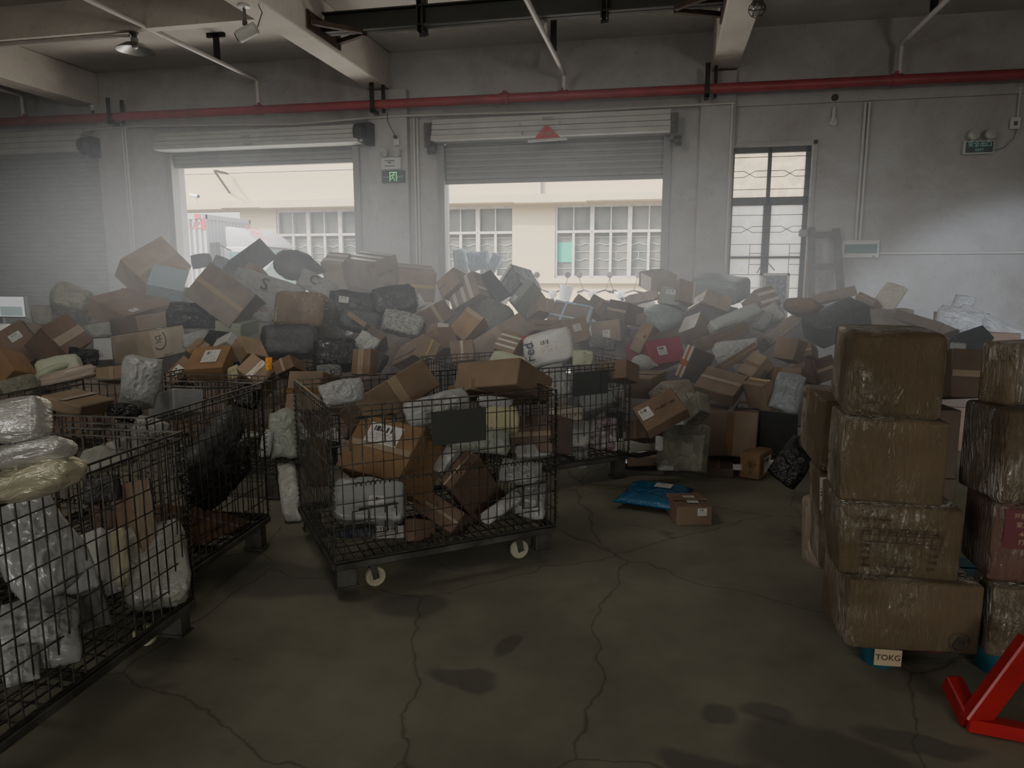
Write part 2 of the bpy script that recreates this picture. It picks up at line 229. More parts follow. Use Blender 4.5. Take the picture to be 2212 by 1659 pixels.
# light levels
SKY_S,SUN_S,FILL,STK,SPOTS,BOUNCE,EXPO,GAM=.52,3.9,32,75,2000,60,.38,1.0
HAZE_D,HAZE_E=.04,.046
HAZES=[(-5.0,7.4,1.8,3.6,3.5,2.0,1.25),(-1.2,7.0,1.6,3.3,3.5,2.0,.78),(1.5,7.7,1.5,2.9,3.3,2.0,.55)]
# ------------------------------------------------------------------ mesh building
class MB:
    def __init__(s): s.v=[]; s.f=[]; s.m=[]; s.k=0
    def add(s,vs,fs):
        b=len(s.v); s.v+= [Vector(v) for v in vs]; s.f+=[tuple(b+i for i in f) for f in fs]; s.m+=[s.k]*len(fs); return s
    def box(s,c,d,R=None):
        c=Vector(c); x,y,z=d[0]/2,d[1]/2,d[2]/2
        vs=[Vector((i*x,j*y,k*z)) for i in(-1,1) for j in(-1,1) for k in(-1,1)]
        if R is not None: vs=[R@v for v in vs]
        return s.add([c+v for v in vs],[(0,1,3,2),(4,6,7,5),(0,4,5,1),(2,3,7,6),(0,2,6,4),(1,5,7,3)])
    def b2(s,lo,hi): lo,hi=Vector(lo),Vector(hi); return s.box((lo+hi)/2,hi-lo)
    def bar(s,p,q,w,h,up=(0,0,1)):
        p,q=Vector(p),Vector(q); d=q-p; L=d.length; x=d/L; z=Vector(up); y=z.cross(x)
        if y.length<1e-4: y=Vector((0,1,0)).cross(x)
        y.normalize(); z=x.cross(y); R=Matrix((x,y,z)).transposed()
        return s.box((p+q)/2,(L,w,h),R)
    def tube(s,pts,r,n=8,cap=True):
        pts=[Vector(p) for p in pts]; rings=[]
        a=None
        for i,p in enumerate(pts):
            t=((pts[min(i+1,len(pts)-1)]-pts[max(i-1,0)])).normalized()
            if a is None:
                a=t.orthogonal().normalized()
            else:
                a=(a-t*a.dot(t)); a=a.normalized() if a.length>1e-5 else t.orthogonal().normalized()
            b=t.cross(a); rr=r[i] if isinstance(r,(list,tuple)) else r
            rings.append([p+(a*math.cos(2*PI*k/n)+b*math.sin(2*PI*k/n))*rr for k in range(n)])
        vs=[v for g in rings for v in g]; fs=[]
        for i in range(len(pts)-1):
            for k in range(n): fs.append((i*n+k,i*n+(k+1)%n,(i+1)*n+(k+1)%n,(i+1)*n+k))
        if cap: fs+= [tuple(range(n))[::-1],tuple((len(pts)-1)*n+k for k in range(n))]
        return s.add(vs,fs)
    def lathe(s,prof,n=24,M=None,cap=False):
        M=M or Matrix(); vs=[];fs=[]
        for r,z in prof:
            for k in range(n): vs.append(M@Vector((r*math.cos(2*PI*k/n),r*math.sin(2*PI*k/n),z)))
        for i in range(len(prof)-1):
            for k in range(n): fs.append((i*n+k,i*n+(k+1)%n,(i+1)*n+(k+1)%n,(i+1)*n+k))
        if cap: fs+=[tuple(range(n))[::-1],tuple((len(prof)-1)*n+k for k in range(n))]
        return s.add(vs,fs)
    def prism(s,poly,h,M=None):
        M=M or Matrix(); n=len(poly)
        vs=[M@Vector((x,y,0)) for x,y in poly]+[M@Vector((x,y,h)) for x,y in poly]
        return s.add(vs,[tuple(range(n))[::-1],tuple(range(n,2*n))]+[(i,(i+1)%n,n+(i+1)%n,n+i) for i in range(n)])
    def mesh(s,name,mats,bevel=0,seg=1,smooth=None):
        me=bpy.data.meshes.new(name); me.from_pydata([tuple(v) for v in s.v],[],s.f)
        mats=mats if isinstance(mats,(list,tuple)) else [mats]
        for m in mats: me.materials.append(m)
        if max(s.m,default=0): me.polygons.foreach_set('material_index',s.m)
        bm=bmesh.new(); bm.from_mesh(me); bmesh.ops.recalc_face_normals(bm,faces=bm.faces)
        if bevel:
            es=[e for e in bm.edges if len(e.link_faces)==2 and e.calc_face_angle(0)>.5]
            bmesh.ops.bevel(bm,geom=es,offset=bevel,segments=seg,profile=.5,affect='EDGES',clamp_overlap=True)
        if smooth is not None:
            for f in bm.faces: f.smooth=True
            for e in bm.edges:
                if len(e.link_faces)==2 and e.calc_face_angle(0)>smooth: e.smooth=False
        bm.to_mesh(me); bm.free(); return me
    def build(s,name,mats,parent=None,bevel=0,seg=1,smooth=None,loc=None):
        o=bpy.data.objects.new(name,s.mesh(name,mats,bevel,seg,smooth)); COL.objects.link(o)
        if parent is not None: o.parent=parent
        if loc is not None: o.location=loc
        return o
def tag(o,label,cat,group=None):
    o['label']=label; o['category']=cat
    if group: o['group']=group
    return o
def thing(name,label,cat,loc=(0,0,0),rz=0,group=None):
    o=bpy.data.objects.new(name,None); COL.objects.link(o); o.location=loc; o.rotation_euler=(0,0,rz); return tag(o,label,cat,group)
def struct(o): o['kind']='structure'; return o
def dup(r,loc,rz=0,label=None,group=None):
    c=r.copy(); COL.objects.link(c); c.location=loc; c.rotation_euler=(0,0,rz)
    if label: c['label']=label
    if group: c['group']=group
    for ch in list(r.children):
        d=ch.copy(); COL.objects.link(d); d.parent=c
        for g in list(ch.children):
            e=g.copy(); COL.objects.link(e); e.parent=d
    return c
def text_mesh(s,h,m,ext=.0006):
    cu=bpy.data.curves.new('t','FONT'); cu.body=s; cu.size=h; cu.align_x='CENTER'; cu.align_y='CENTER'; cu.extrude=ext; cu.resolution_u=3
    o=bpy.data.objects.new('t',cu); COL.objects.link(o); dg=bpy.context.evaluated_depsgraph_get(); dg.update()
    me=bpy.data.meshes.new_from_object(o.evaluated_get(dg)); bpy.data.objects.remove(o); me.materials.clear(); me.materials.append(m); return me
def frame(r,n,p):
    # matrix with local x along r, z along n, at p
    r=Vector(r).normalized(); n=Vector(n).normalized(); u=n.cross(r); M=Matrix((r,u,n)).transposed().to_4x4(); M.translation=Vector(p); return M
def put(me,name,M,parent=None):
    o=bpy.data.objects.new(name,me); COL.objects.link(o)
    if parent is not None: o.parent=parent
    o.matrix_local=M; return o
def lettering(s,h,m,M,parent=None,maxw=None,name='lettering'):
    me=text_mesh(s,h,m)
    if maxw and me.vertices:
        w=max(v.co.x for v in me.vertices)-min(v.co.x for v in me.vertices)
        if w>maxw: M=M@Matrix.Scale(maxw/w,4)
    return put(me,name,M,parent)
# ------------------------------------------------------------------ setting
WY=10.3; TH=.35; CZ=4.75; XL,XR,YB=-14.0,6.5,-7.0
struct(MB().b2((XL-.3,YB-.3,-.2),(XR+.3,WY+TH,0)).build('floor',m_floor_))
struct(MB().b2((XL-.3,YB-.3,CZ),(XR+.3,WY+TH,CZ+.3)).build('ceiling',CEIL))
D1=(-7.75,-4.55,3.5); D2=(-3.24,-.02,3.6); D3=(-12.3,-9.0,3.5); WN=(.82,1.85,.95,3.27)
w=MB()
def wallspan(x0,x1,z0=0,z1=CZ): w.b2((x0,WY,z0),(x1,WY+TH,z1))
wallspan(XL-.3,D3[0]); wallspan(D3[0],D3[1],D3[2]); wallspan(D3[1],D1[0]); wallspan(D1[0],D1[1],D1[2]); wallspan(D1[1],D2[0]); wallspan(D2[0],D2[1],D2[2]); wallspan(D2[1],WN[0])
wallspan(WN[0],WN[1],0,WN[2]); wallspan(WN[0],WN[1],WN[3]); wallspan(WN[1],XR+.3)
# pilasters under the beams and the low plaster step above the doors
for x0,x1 in ((-8.95,-8.45),(-4.32,-3.72),(.40,.84)): w.b2((x0,WY-.12,0),(x1,WY+.02,4.22))
w.b2((.84,WY-.05,3.78),(XR,WY+.02,CZ))
struct(w.build('wall_back',WALLR))
struct(MB().b2((XR,YB,0),(XR+.3,WY,CZ)).build('wall_right',WALL))
struct(MB().b2((XL-.3,YB,0),(XL,WY,CZ)).build('wall_left',WALL))
w=MB(); wallspan2=lambda x0,x1,z0=0,z1=CZ: w.b2((x0,YB-.3,z0),(x1,YB,z1))
for x0,x1,z0 in ((XL,-8.5,0),(-8.5,-4.5,3.4),(-4.5,0.5,0),(.5,4.5,3.4),(4.5,XR,0)): wallspan2(x0,x1,z0)
struct(w.build('wall_front',WALL))
# concrete beams running from the back wall towards the viewer
BX=((-9.35,-8.95),(-4.33,-3.99),(.52,.86)); BZ=4.25
for k,(x0,x1) in enumerate(BX): struct(MB().b2((x0,YB,BZ),(x1,WY,CZ)).build('beam_%d'%(k+1),BEAM,bevel=.012))
q=at(300,62,z=4.38); q.y+=.13
struct(MB().b2((BX[0][1],q.y-.13,4.38),(BX[1][0],q.y,CZ)).build('beam_4',BEAM))
# roller shutters
def shutter(n,x0,x1,zb,zt,hz0,hz1,mcur,hx0=None,hx1=None,n_s=None):
    d=thing('door_%d'%n,'','')
    del d['label'],d['category']; d['kind']='structure'
    m=MB(); N=max(3,int((zt-zb)/.075)); dz=(zt-zb)/N; prof=[]
    for i in range(N):
        z=zb+i*dz
        prof+=[(0,z),(0,z+dz*.12),(-.016,z+dz*.25),(-.018,z+dz*.75),(0,z+dz*.9)]
    prof.append((0,zt)); y=WY+.06
    vs=[];fs=[]
    for (o,z) in prof: vs+=[(x0,y+o,z),(x1,y+o,z)]
    fs=[(2*i,2*i+1,2*i+3,2*i+2) for i in range(len(prof)-1)]
    m.add(vs,fs); m.b2((x0,y-.025,zb-.05),(x1,y+.02,zb)); m.build('curtain',mcur,d,smooth=.3)
    for x in (x0-.05,x1+.05): MB().b2((x-.05,WY-.05,0),(x+.05,WY+.12,hz0)).build('guide_rail',SHUTD,d)
    h=MB(); a,b=(hx0 if hx0 is not None else x0-.1),(hx1 if hx1 is not None else x1+.1); yy=WY-.32
    K=4
    for i in range(K):
        z0=hz0+(hz1-hz0)*i/K; z1=hz0+(hz1-hz0)*(i+1)/K
        h.b2((a,yy+(.012 if i%2 else 0)+ .02*i,z0+.006),(b,WY+.01,z1))
    h.build('housing',SHUT,d,bevel=.006)
    return d
q1=at(330,325,y=WY-.32); q2=at(790,312,y=WY-.32); qt=at(560,276,y=WY-.3)
d1=shutter(1,D1[0]+.06,D1[1]-.06,3.30,3.6,q1.z,qt.z,SHUTD,q1.x,q2.x-.12)
p1=at(930,305,y=WY-.32); p2=at(1448,292,y=WY-.32); pt=at(1200,244,y=WY-.3)
d2=shutter(2,D2[0]+.05,D2[1]-.05,2.94,3.6,p1.z,pt.z,SHUT if 0 else SHUTD,p1.x,p2.x)
d3=shutter(3,D3[0],D3[1],.05,3.55,3.50,3.86,SHUTD,D3[0]-.2,D3[1]-.12)
for k,(d,px,py,fx) in enumerate(((d1,770,287,q2.x-.10),(d3,200,315,-9.05),(d2,940,292,p1.x-.06),(d2,1460,272,p2.x+.05))):
    c=at(px,py,y=WY-.22); c.x=fx
    m=MB(); 
    if k<2:
        m.lathe([(.02,-.09),(.13,-.085),(.14,-.03),(.14,.05),(.09,.10),(.03,.11)],16,Matrix.Translation(c)@Matrix.Rotation(PI/2,4,'Y'),cap=True)
        m.b2((c.x+.06,c.y-.06,c.z-.18),(c.x+.16,WY,c.z+.13))
    else: m.b2((c.x-.05,c.y-.06,c.z-.17),(c.x+.05,WY,c.z+.16)); m.lathe([(.02,-.05),(.07,-.05),(.07,.05),(.02,.05)],12,Matrix.Translation(c+Vector((.05,-.03,-.2)))@Matrix.Rotation(PI/2,4,'Y'),cap=True)
    m.build('motor',BLK if k<2 else STEEL,d,smooth=.6)
# maker's plates and lettering on the housings
for d,px,py in ((d1,530,295),(d1,535,312),(d2,1183,255)):
    c=at(px,py,y=WY-.335); MB().box(c,(.14,.012,.035)).build('name_plate',SHUTD,d)
for px,py in ((1128,269),(1133,287),(1215,265)):
    c=at(px,py,y=WY-.337); lettering('▭ ■ ■ ■ ■' if 0 else '[] ....',.05,INKG,frame((1,0,0),(0,-1,0),c),d2)
# red paper charm on the right shutter
a,b_,c_=at(1152,302,y=WY-.36),at(1180,268,y=WY-.33),at(1212,298,y=WY-.36)
t=MB(); nn=Vector((0,-.012,0)); t.add([a,b_,c_,a-nn,b_-nn,c_-nn],[(0,1,2),(3,5,4),(0,3,4,1),(1,4,5,2),(2,5,3,0)])
ch=tag(t.build('paper_charm',INKRED),'red triangular paper charm with pale print on the right roller shutter','decoration')
lettering('囍囍囍',.055,TOCARD,frame((1,0,-.0),(0,-1,0),(a+b_+c_)/3+Vector((0,-.025,.0))),ch)
m=MB(); m.bar(at(1140,305,y=WY-.36),at(1225,299,y=WY-.36),.03,.03); m.build('paper_roll',SHUT,ch)
# door reveal edges already come from the wall; outside lintel board over door 1
struct(MB().b2((D1[0]-.1,WY+TH,at(600,357,y=WY+TH).z),(D1[1]+.1,WY+TH+.05,3.5)).build('trim_1',FACADE))
# barred window
wd=bpy.data.objects.new('window_1',None); COL.objects.link(wd); wd['kind']='structure'
x0,x1,z0,z1=WN; y=WY+.12; m=MB()
for xa,xb,za,zb in ((x0,x0+.06,z0,z1),(x1-.06,x1,z0,z1),(x0,x1,z0,z0+.05),(x0,x1,z1-.07,z1),(x0,x1,2.51,2.62),((x0+x1)/2-.05,(x0+x1)/2+.05,z0,2.55),((x0+x1)/2-.025,(x0+x1)/2+.025,2.55,z1),(x0,x1,1.80,1.83)):
    m.b2((xa,y-.03,za),(xb,y+.03,zb))
m.build('window_frame',WINF,wd)
def m_pane(name,tr,c):
    mm=bpy.data.materials.new(name); mm.use_nodes=True; nt=mm.node_tree; o=nt.nodes['Material Output']; nt.nodes.remove(nt.nodes['Principled BSDF'])
    a=_n(nt,'ShaderNodeBsdfTransparent'); bb=_n(nt,'ShaderNodeBsdfTranslucent'); bb.inputs[0].default_value=col4(c); d=_n(nt,'ShaderNodeBsdfDiffuse'); d.inputs[0].default_value=col4(c)
    no=_n(nt,'ShaderNodeTexNoise'); no.inputs['Scale'].default_value=9; no.inputs['Detail'].default_value=7; tc=_n(nt,'ShaderNodeTexCoord'); nt.links.new(tc.outputs['Object'],no.inputs['Vector'])
    r=_n(nt,'ShaderNodeMapRange'); r.inputs['From Min'].default_value=.35; r.inputs['From Max'].default_value=.75; r.inputs['To Min'].default_value=1-tr; r.inputs['To Max'].default_value=min(1,1-tr+.3); nt.links.new(no.outputs['Fac'],r.inputs['Value'])
    m1=_n(nt,'ShaderNodeMixShader'); m1.inputs[0].default_value=.2; nt.links.new(bb.outputs[0],m1.inputs[1]); nt.links.new(d.outputs[0],m1.inputs[2])
    m2=_n(nt,'ShaderNodeMixShader'); nt.links.new(r.outputs[0],m2.inputs[0]); nt.links.new(a.outputs[0],m2.inputs[1]); nt.links.new(m1.outputs[0],m2.inputs[2]); nt.links.new(m2.outputs[0],o.inputs[0]); return mm
PCL=m_pane('dusty_clear_pane',.85,(.8,.76,.66)); PFR=m_pane('whitened_pane',.35,(.92,.93,.92)); xm=(x0+x1)/2
for xa,xb in ((x0+.06,xm-.03),(xm+.03,x1-.06)):
    for za,zb,pm in ((2.62,z1-.07,PCL),(1.83,2.51,PFR),(z0+.05,1.80,PFR)):
        p=MB(); p.b2((xa,y-.004,za),(xb,y+.004,zb)); p.build('window_pane',pm,wd)
g=MB(); yy=y-.06
for zc in (3.05,2.80): 
    for xa,xb in ((x0,xm),(xm,x1)):
        xc=(xa+xb)/2
        if zc==3.05: g.tube([(xa,yy,3.14),(xb,yy,3.14)],.005,5); 
        else:
            for s in (1,-1): g.tube([(xa,yy,2.92+.04*s),(xc-.07,yy,2.92+.04*s),(xc+.07,yy,2.92-.04*s),(xb,yy,2.92-.04*s)],.005,5)
            g.tube([(xa,yy,2.72),(xb,yy,2.72)],.005,5)
for xa,xb in ((x0,xm),(xm,x1)):
    xc=(xa+xb)/2
    for s in (1,-1): g.tube([(xa,yy,2.19+.04*s),(xc-.07,yy,2.19+.04*s),(xc+.07,yy,2.19-.04*s),(xb,yy,2.19-.04*s)],.005,5)
    for zz in (2.38,1.99,1.58,1.40,1.2): g.tube([(xa,yy,zz),(xb,yy,zz)],.005,5)
    g.tube([(xc+.05,yy,1.99),(xc+.05,yy,1.58)],.005,5); g.tube([(xc+.05,yy,1.87),(xb,yy,1.87)],.005,5); g.tube([(xc+.05,yy,1.72),(xb,yy,1.72)],.005,5)
g.build('window_bars',WINF,wd)
hd=MB(); hd.bar((xm-.03,yy-.02,1.75),(xm-.10,yy-.02,1.60),.012,.012); hd.bar((xm+.03,yy-.02,1.75),(xm+.13,yy-.02,1.64),.012,.012); hd.build('window_handle',WINF,wd)
m=MB()
for xa,xb,za,zb in ((x0-.05,x0,z0,z1+.05),(x1,x1+.05,z0,z1+.05),(x0-.05,x1+.05,z1,z1+.05)): m.b2((xa,WY-.03,za),(xb,WY,zb))
m.b2((x0-.05,WY-.28,z0-.06),(x1+.05,WY+.1,z0)); m.build('window_sill',WALL,wd)
# ------------------------------------------------------------------ pipes and fittings
PY=WY-.35
A,Bq=at(0,264,y=PY),at(2212,160,y=PY); pz=lambda x: A.z+(Bq.z-A.z)*(x-A.x)/(Bq.x-A.x)
rp=thing('fire_pipe','long red fire pipe running along the back wall above the doors','pipe')
MB().tube([(XL,PY,pz(XL)),(XR,PY,pz(XR))],.062,14).build('pipe',REDP,rp,smooth=.8)
for px in (558,1218,1937,50,1090): 
    c=at(px,225 if px<900 else 170,y=PY); c.z=pz(c.x); MB().tube([c+Vector((-.06,0,0)),c+Vector((.06,0,0))],.075,14).tube([c,c+Vector((0,0,.1))],.03,10).build('clamp',REDP,rp,smooth=.8)
for px in (803,1527,232):
    c=at(px,210,y=PY-.08); m=MB(); m.b2((c.x-.03,PY-.09,pz(c.x)-.12),(c.x+.03,PY-.07,BZ+.0)); m.b2((c.x-.03,PY-.09,pz(c.x)-.12),(c.x+.03,PY+.1,pz(c.x)-.075)); m.b2((c.x+.09,PY+.06,pz(c.x)-.1),(c.x+.13,PY+.1,BZ)); m.build('hanger',BLK,rp)
ws=['on the left','in the middle bay','at the right']
def sprinkler(px,pxe,pye,label,hang,stub):
    c=at(px,230,y=PY); c.z=pz(c.x); e=at(pxe,pye,y=PY); x=c.x; z=e.z
    t=thing('sprinkler_pipe',label,'pipe',group='white sprinkler branch pipes')
    MB().tube([(x,PY,c.z+.05),(x,PY,z-.03),(x,PY-.04,z),(x,YB+.2,z)],.03,10).build('pipe',PVC,t,smooth=.8)
    for yy in hang:
        m=MB(); m.b2((x-.035,yy-.02,z+.02),(x+.035,yy+.02,CZ)); m.b2((x-.13,yy-.02,CZ-.05),(x+.13,yy+.02,CZ)); m.build('hanger',BLK,t)
    for yy in stub:
        m=MB(); m.tube([(x,yy,z),(x,yy,min(z+.26,CZ-.04))],.025,8); m.tube([(x,yy,min(z+.2,CZ-.06)),(x,yy,min(z+.3,CZ-.01))],.014,6); m.build('sprinkler_head',PVC,t,smooth=.8)
sprinkler(558,556,172,'white sprinkler branch pipe dropping to the red pipe above the left doorway',(9.0,5.6),(7.9,))
sprinkler(1218,1215,160,'white sprinkler branch pipe dropping to the red pipe above the right doorway',(9.0,),(8.4,))
sprinkler(1937,1938,95,'white sprinkler branch pipe dropping to the red pipe above the wall right of the window',(8.9,),(8.0,))
sprinkler(48,48,205,'white sprinkler branch pipe stub at the far left behind the beam',(8.9,),())
# cable conduits
pts=[at(px,py,y=WY-.15) for px,py in ((-200,292),(120,286),(300,272),(640,268),(860,250),(1240,240),(1588,222))]
tag(MB().tube(pts,.016,8).build('cable_conduit',PVC,smooth=.8),'thin white cable conduit sagging along the back wall under the red pipe','conduit')
for (a0,b0),(a1,b1),yy,lb in (((262,276),(288,560),WY-.14,'on the pilaster left of the left doorway'),((893,256),(902,600),WY-.03,'beside the running man exit sign'),((1583,222),(1566,590),WY-.14,'on the pilaster left of the barred window'),((1868,222),(1850,522),WY-.05,'coming down to the breaker box')):
    p=at(a0,b0,y=yy); q=at(a1,b1,y=yy); q.x=p.x=(p.x+q.x)/2
    m=MB(); m.tube([p,q],.018,8)
    if a0 in (262,893,1868): m.tube([p+Vector((.05,0,0)),q+Vector((.05,0,0))],.018,8)
    tag(m.build('wall_conduit',PVC,smooth=.8),'white vertical conduit '+lb,'conduit')
p=at(1893,547,y=WY-.03); tag(MB().tube([p,(XR,WY-.03,p.z)],.02,8).build('wall_conduit',PVC,smooth=.8),'white horizontal conduit running right from the breaker box','conduit')
c=at(1858,538,y=WY-.05); bb=thing('breaker_box','white wall breaker box with a dark window right of the ladder','breaker box',c)
MB().b2((-.23,-.02,-.115),(.23,.05,.115)).build('case',WHT,bb,bevel=.01,seg=2); MB().b2((-.195,-.028,-.055),(.2,-.018,.06)).build('window_cover',GLASST,bb,bevel=.004); MB().b2((.15,-.026,-.1),(.18,-.02,-.09)).build('badge',INK,bb)
c=at(1802,235,y=WY-.06); ab=thing('wall_hook','small rusty bracket with a white stub on the plaster above the ladder','bracket',c)
MB().tube([(0,0,.14),(0,.06,.14)],.045,10).build('plate',RUST,ab); MB().tube([(0,0,.02),(0,0,-.16)],.022,8).tube([(0,0,-.16),(0,.06,-.16)],.05,10).build('stub',PVC,ab)
def twin_lamp(c,label,box,body=True):
    t=thing('emergency_lamp',label,'emergency lamp',c)
    for x in (-.09,.10):
        M=Matrix.Translation((x,-.03,.14))@Matrix.Rotation(PI/2,4,'X'); MB().lathe([(.02,-.05),(.055,-.03),(.065,.03),(.06,.045),(.001,.05)],16,M).build('lamp_head',CHROME,t,smooth=.7)
        MB().b2((x-.015,-.01,.03),(x+.015,.02,.1)).build('bracket',WHT,t)
    return t
c=at(845,352,y=WY-.17); t=twin_lamp(c,'white twin-head emergency lamp on the pilaster between the doorways','w')
MB().b2((-.15,-.02,-.09),(.15,.05,.08)).build('case',WHT,t,bevel=.008); 
for z in (.03,-.045): MB().b2((-.09,-.025,z-.006),(.06,-.019,z+.006)).build('printed_line',INKG,t)
lettering('■■ —',.03,INKG,frame((1,0,0),(0,-1,0),(.0,-.024,.0)),t)
c=at(850,382,y=WY-.14); t=thing('exit_sign','green exit sign with a running man on the pilaster between the doorways','sign',c)
MB().b2((-.175,-.012,-.085),(.175,.018,.085)).build('board',GRN,t)
m=MB(); 
for lo,hi in (((-.055,-.018,-.065),(-.045,-.012,.068)),((.045,-.018,-.065),(.055,-.018+.006,.068)),((-.055,-.018,.058),(.055,-.012,.068))): m.b2(lo,hi)
for p,q in (((.005,.035),(-.008,-.005)),((-.008,-.005),(.016,-.03)),((.016,-.03),(.02,-.058)),((-.008,-.005),(-.018,-.032)),((-.018,-.032),(-.045,-.034)),((.003,.03),(.03,.012)),((.003,.03),(-.025,.022)),((-.025,.022),(-.035,.002))): m.bar((p[0],-.015,p[1]),(q[0],-.015,q[1]),.006,.012,(0,1,0))
m.lathe([(.001,-.004),(.011,-.003),(.011,.003),(.001,.004)],10,Matrix.Translation((.012,-.015,.05))@Matrix.Rotation(PI/2,4,'X')); m.build('running_man',GRNL,t)
lettering('EXIT',.045,GRNT,frame((1,0,0),(0,-1,0),(.11,-.014,-.005)),t,.09); lettering('安全出口',.04,GRNT,frame((1,0,0),(0,-1,0),(-.11,-.014,-.005)),t,.09)
c=at(857,306,y=WY-.15); sk=thing('wall_socket','white socket with a dark plug on the pilaster above the twin lamp','socket',c); MB().b2((-.04,-.012,-.05),(.04,.03,.04)).build('plate',WHT,sk,bevel=.004); MB().b2((-.03,-.05,.04),(.01,-.012,.08)).build('plug',BLK,sk); MB().tube([(-.01,-.03,.08),(-.08,-.03,.2),(-.13,-.02,.3),(-.12,-.02,.4)],.006,6).build('cord',INKG,sk)
c=at(2115,317,y=WY-.08); t=twin_lamp(c,'twin-head exit lamp with a green sign on the worn right wall','e')
MB().b2((-.175,-.01,-.085),(.175,.05,.075)).build('case',WHT,t,bevel=.015,seg=2); MB().b2((-.155,-.016,-.07),(.155,-.008,.06)).build('board',GRN,t,bevel=.004)
lettering('安全出口',.07,GRNT,frame((1,0,0),(0,-1,0),(0,-.018,.025)),t,.26); lettering('EXIT',.045,GRNT,frame((1,0,0),(0,-1,0),(0,-.018,-.04)),t,.2)
c=at(2193,266,y=WY-.05); sk=thing('wall_socket','white wall socket feeding the exit lamp on the right wall','socket',c); MB().b2((-.055,-.012,-.07),(.055,.02,.07)).build('plate',WHT,sk,bevel=.004); MB().b2((-.02,-.018,-.03),(.02,-.01,.02)).build('outlet',INKG,sk)
MB().tube([(.02,-.005,-.07),(0,-.01,-.18),(-.1,-.01,-.29),(-.25,-.005,-.33)],.005,6).build('cord',INKG,sk)
MB().tube([(.02,.0,.07),(.02,.0,.42)],.012,6).build('conduit',PVC,sk)
# CCTV camera hung from the middle beam
top=at(527,12,z=4.25); body=at(534,70,x=top.x+.02); sv=thing('security_camera','white bullet security camera hung on a rod from the middle beam','camera',top)
b0=body-top; ax=Vector((.92,.12,.40)).normalized()
MB().lathe([(.001,0),(.06,0),(.06,-.02),(.02,-.03),(.001,-.03)],16).build('base',WHT,sv,smooth=.6); MB().tube([(0,0,0),(0,0,b0.z+.08)],.014,8).box((0,0,b0.z+.09),(.035,.035,.05)).build('rod',STEEL,sv)
M=frame(ax.cross(Vector((0,0,1))),-ax,b0) 
h=MB(); 
pr=[(.058*math.cos(a)*1.05,.062*math.sin(a)) for a in [2*PI*k/16 for k in range(16)]]; h.prism(pr,.21,M@Matrix.Translation((0,0,-.105))); h.build('body',SHUT,sv,smooth=.6,bevel=.004)
MB().prism([(x*.82,y*.82) for x,y in pr],.01,M@Matrix.Translation((0,0,.106))).build('lens_face',BLK,sv)
MB().tube([b0+ax*.12,b0+ax*.16+Vector((.02,0,.12)),Vector((b0.x+.15,b0.y,-.03)),Vector((b0.x+.13,b0.y+.02,0))],.006,6).build('cable',INKG,sv)
c=at(203,228,z=4.25); c.z=4.25; sv=thing('dome_camera','small white dome camera under the left beam near the wall','camera',c)
MB().lathe([(.001,0),(.07,0),(.075,-.05),(.06,-.1),(.045,-.13),(.001,-.14)],16).build('body',WHT,sv,smooth=.7); MB().lathe([(.001,0),(.025,.0),(.02,-.02),(.001,-.022)],12,Matrix.Translation((.02,-.05,-.105))@Matrix.Rotation(-PI/3,4,'X')).build('lens',BLK,sv)
# pendant lamp
c=at(289,70,z=4.38); c.z=4.38-.205; pl=thing('pendant_lamp','grey conical metal pendant lamp hanging under the left bay','lamp',c); 
MB().lathe([(.215,.0),(.212,.01),(.11,.075),(.04,.095),(.04,.14),(.022,.15)],28).lathe([(.212,.004),(.105,.07),(.036,.09)],28).build('shade',ALU,pl,smooth=.6); MB().lathe([(.001,.13),(.028,.135),(.03,.175),(.05,.19),(.05,.204)],12).build('socket',STEEL,pl,smooth=.6); MB().lathe([(.001,.015),(.03,.03),(.034,.055),(.02,.085),(.012,.09)],14).build('bulb',WHT,pl,smooth=.9)
e=at(-300,90,z=4.55); t=Vector((c.x-.06,c.y,4.35)); tag(MB().tube([t,(t.x-.2,t.y,4.355),(BX[0][1]+.02,t.y,4.355)],.018,8).tube([(t.x-.2,t.y+.05,4.36),(BX[0][1]+.02,t.y+.05,4.36)],.014,8).build('lamp_conduit',PVC,smooth=.8),'pair of white conduits leading left from the pendant lamp','conduit')
# caged lamp under the right beam
c=at(1636,8,z=BZ-.02); cl=thing('cage_lamp','caged bulkhead lamp under the right concrete beam','lamp',c); M=frame((1,0,0),Vector((-.2,-.9,-.35)).normalized(),(0,0,-.05))
MB().lathe([(.001,-.14),(.05,-.12),(.055,.06),(.03,.13),(.001,.14)],14,M).build('glass',CHROME,cl,smooth=.7); g=MB()
for k in range(6):
    a=k*PI/3; g.tube([M@Vector((math.cos(a)*r,math.sin(a)*r,z)) for r,z in ((.07,-.13),(.075,.05),(.05,.14),(.0,.17))],.005,5)
for r,z in ((.07,-.1),(.076,.04)): g.tube([M@Vector((math.cos(a)*r,math.sin(a)*r,z)) for a in [2*PI*k/14 for k in range(15)]],.005,5)
g.build('guard',STEEL,cl); MB().b2((-.05,-.05,-.04),(.05,.06,.03)).build('mount',STEEL,cl)
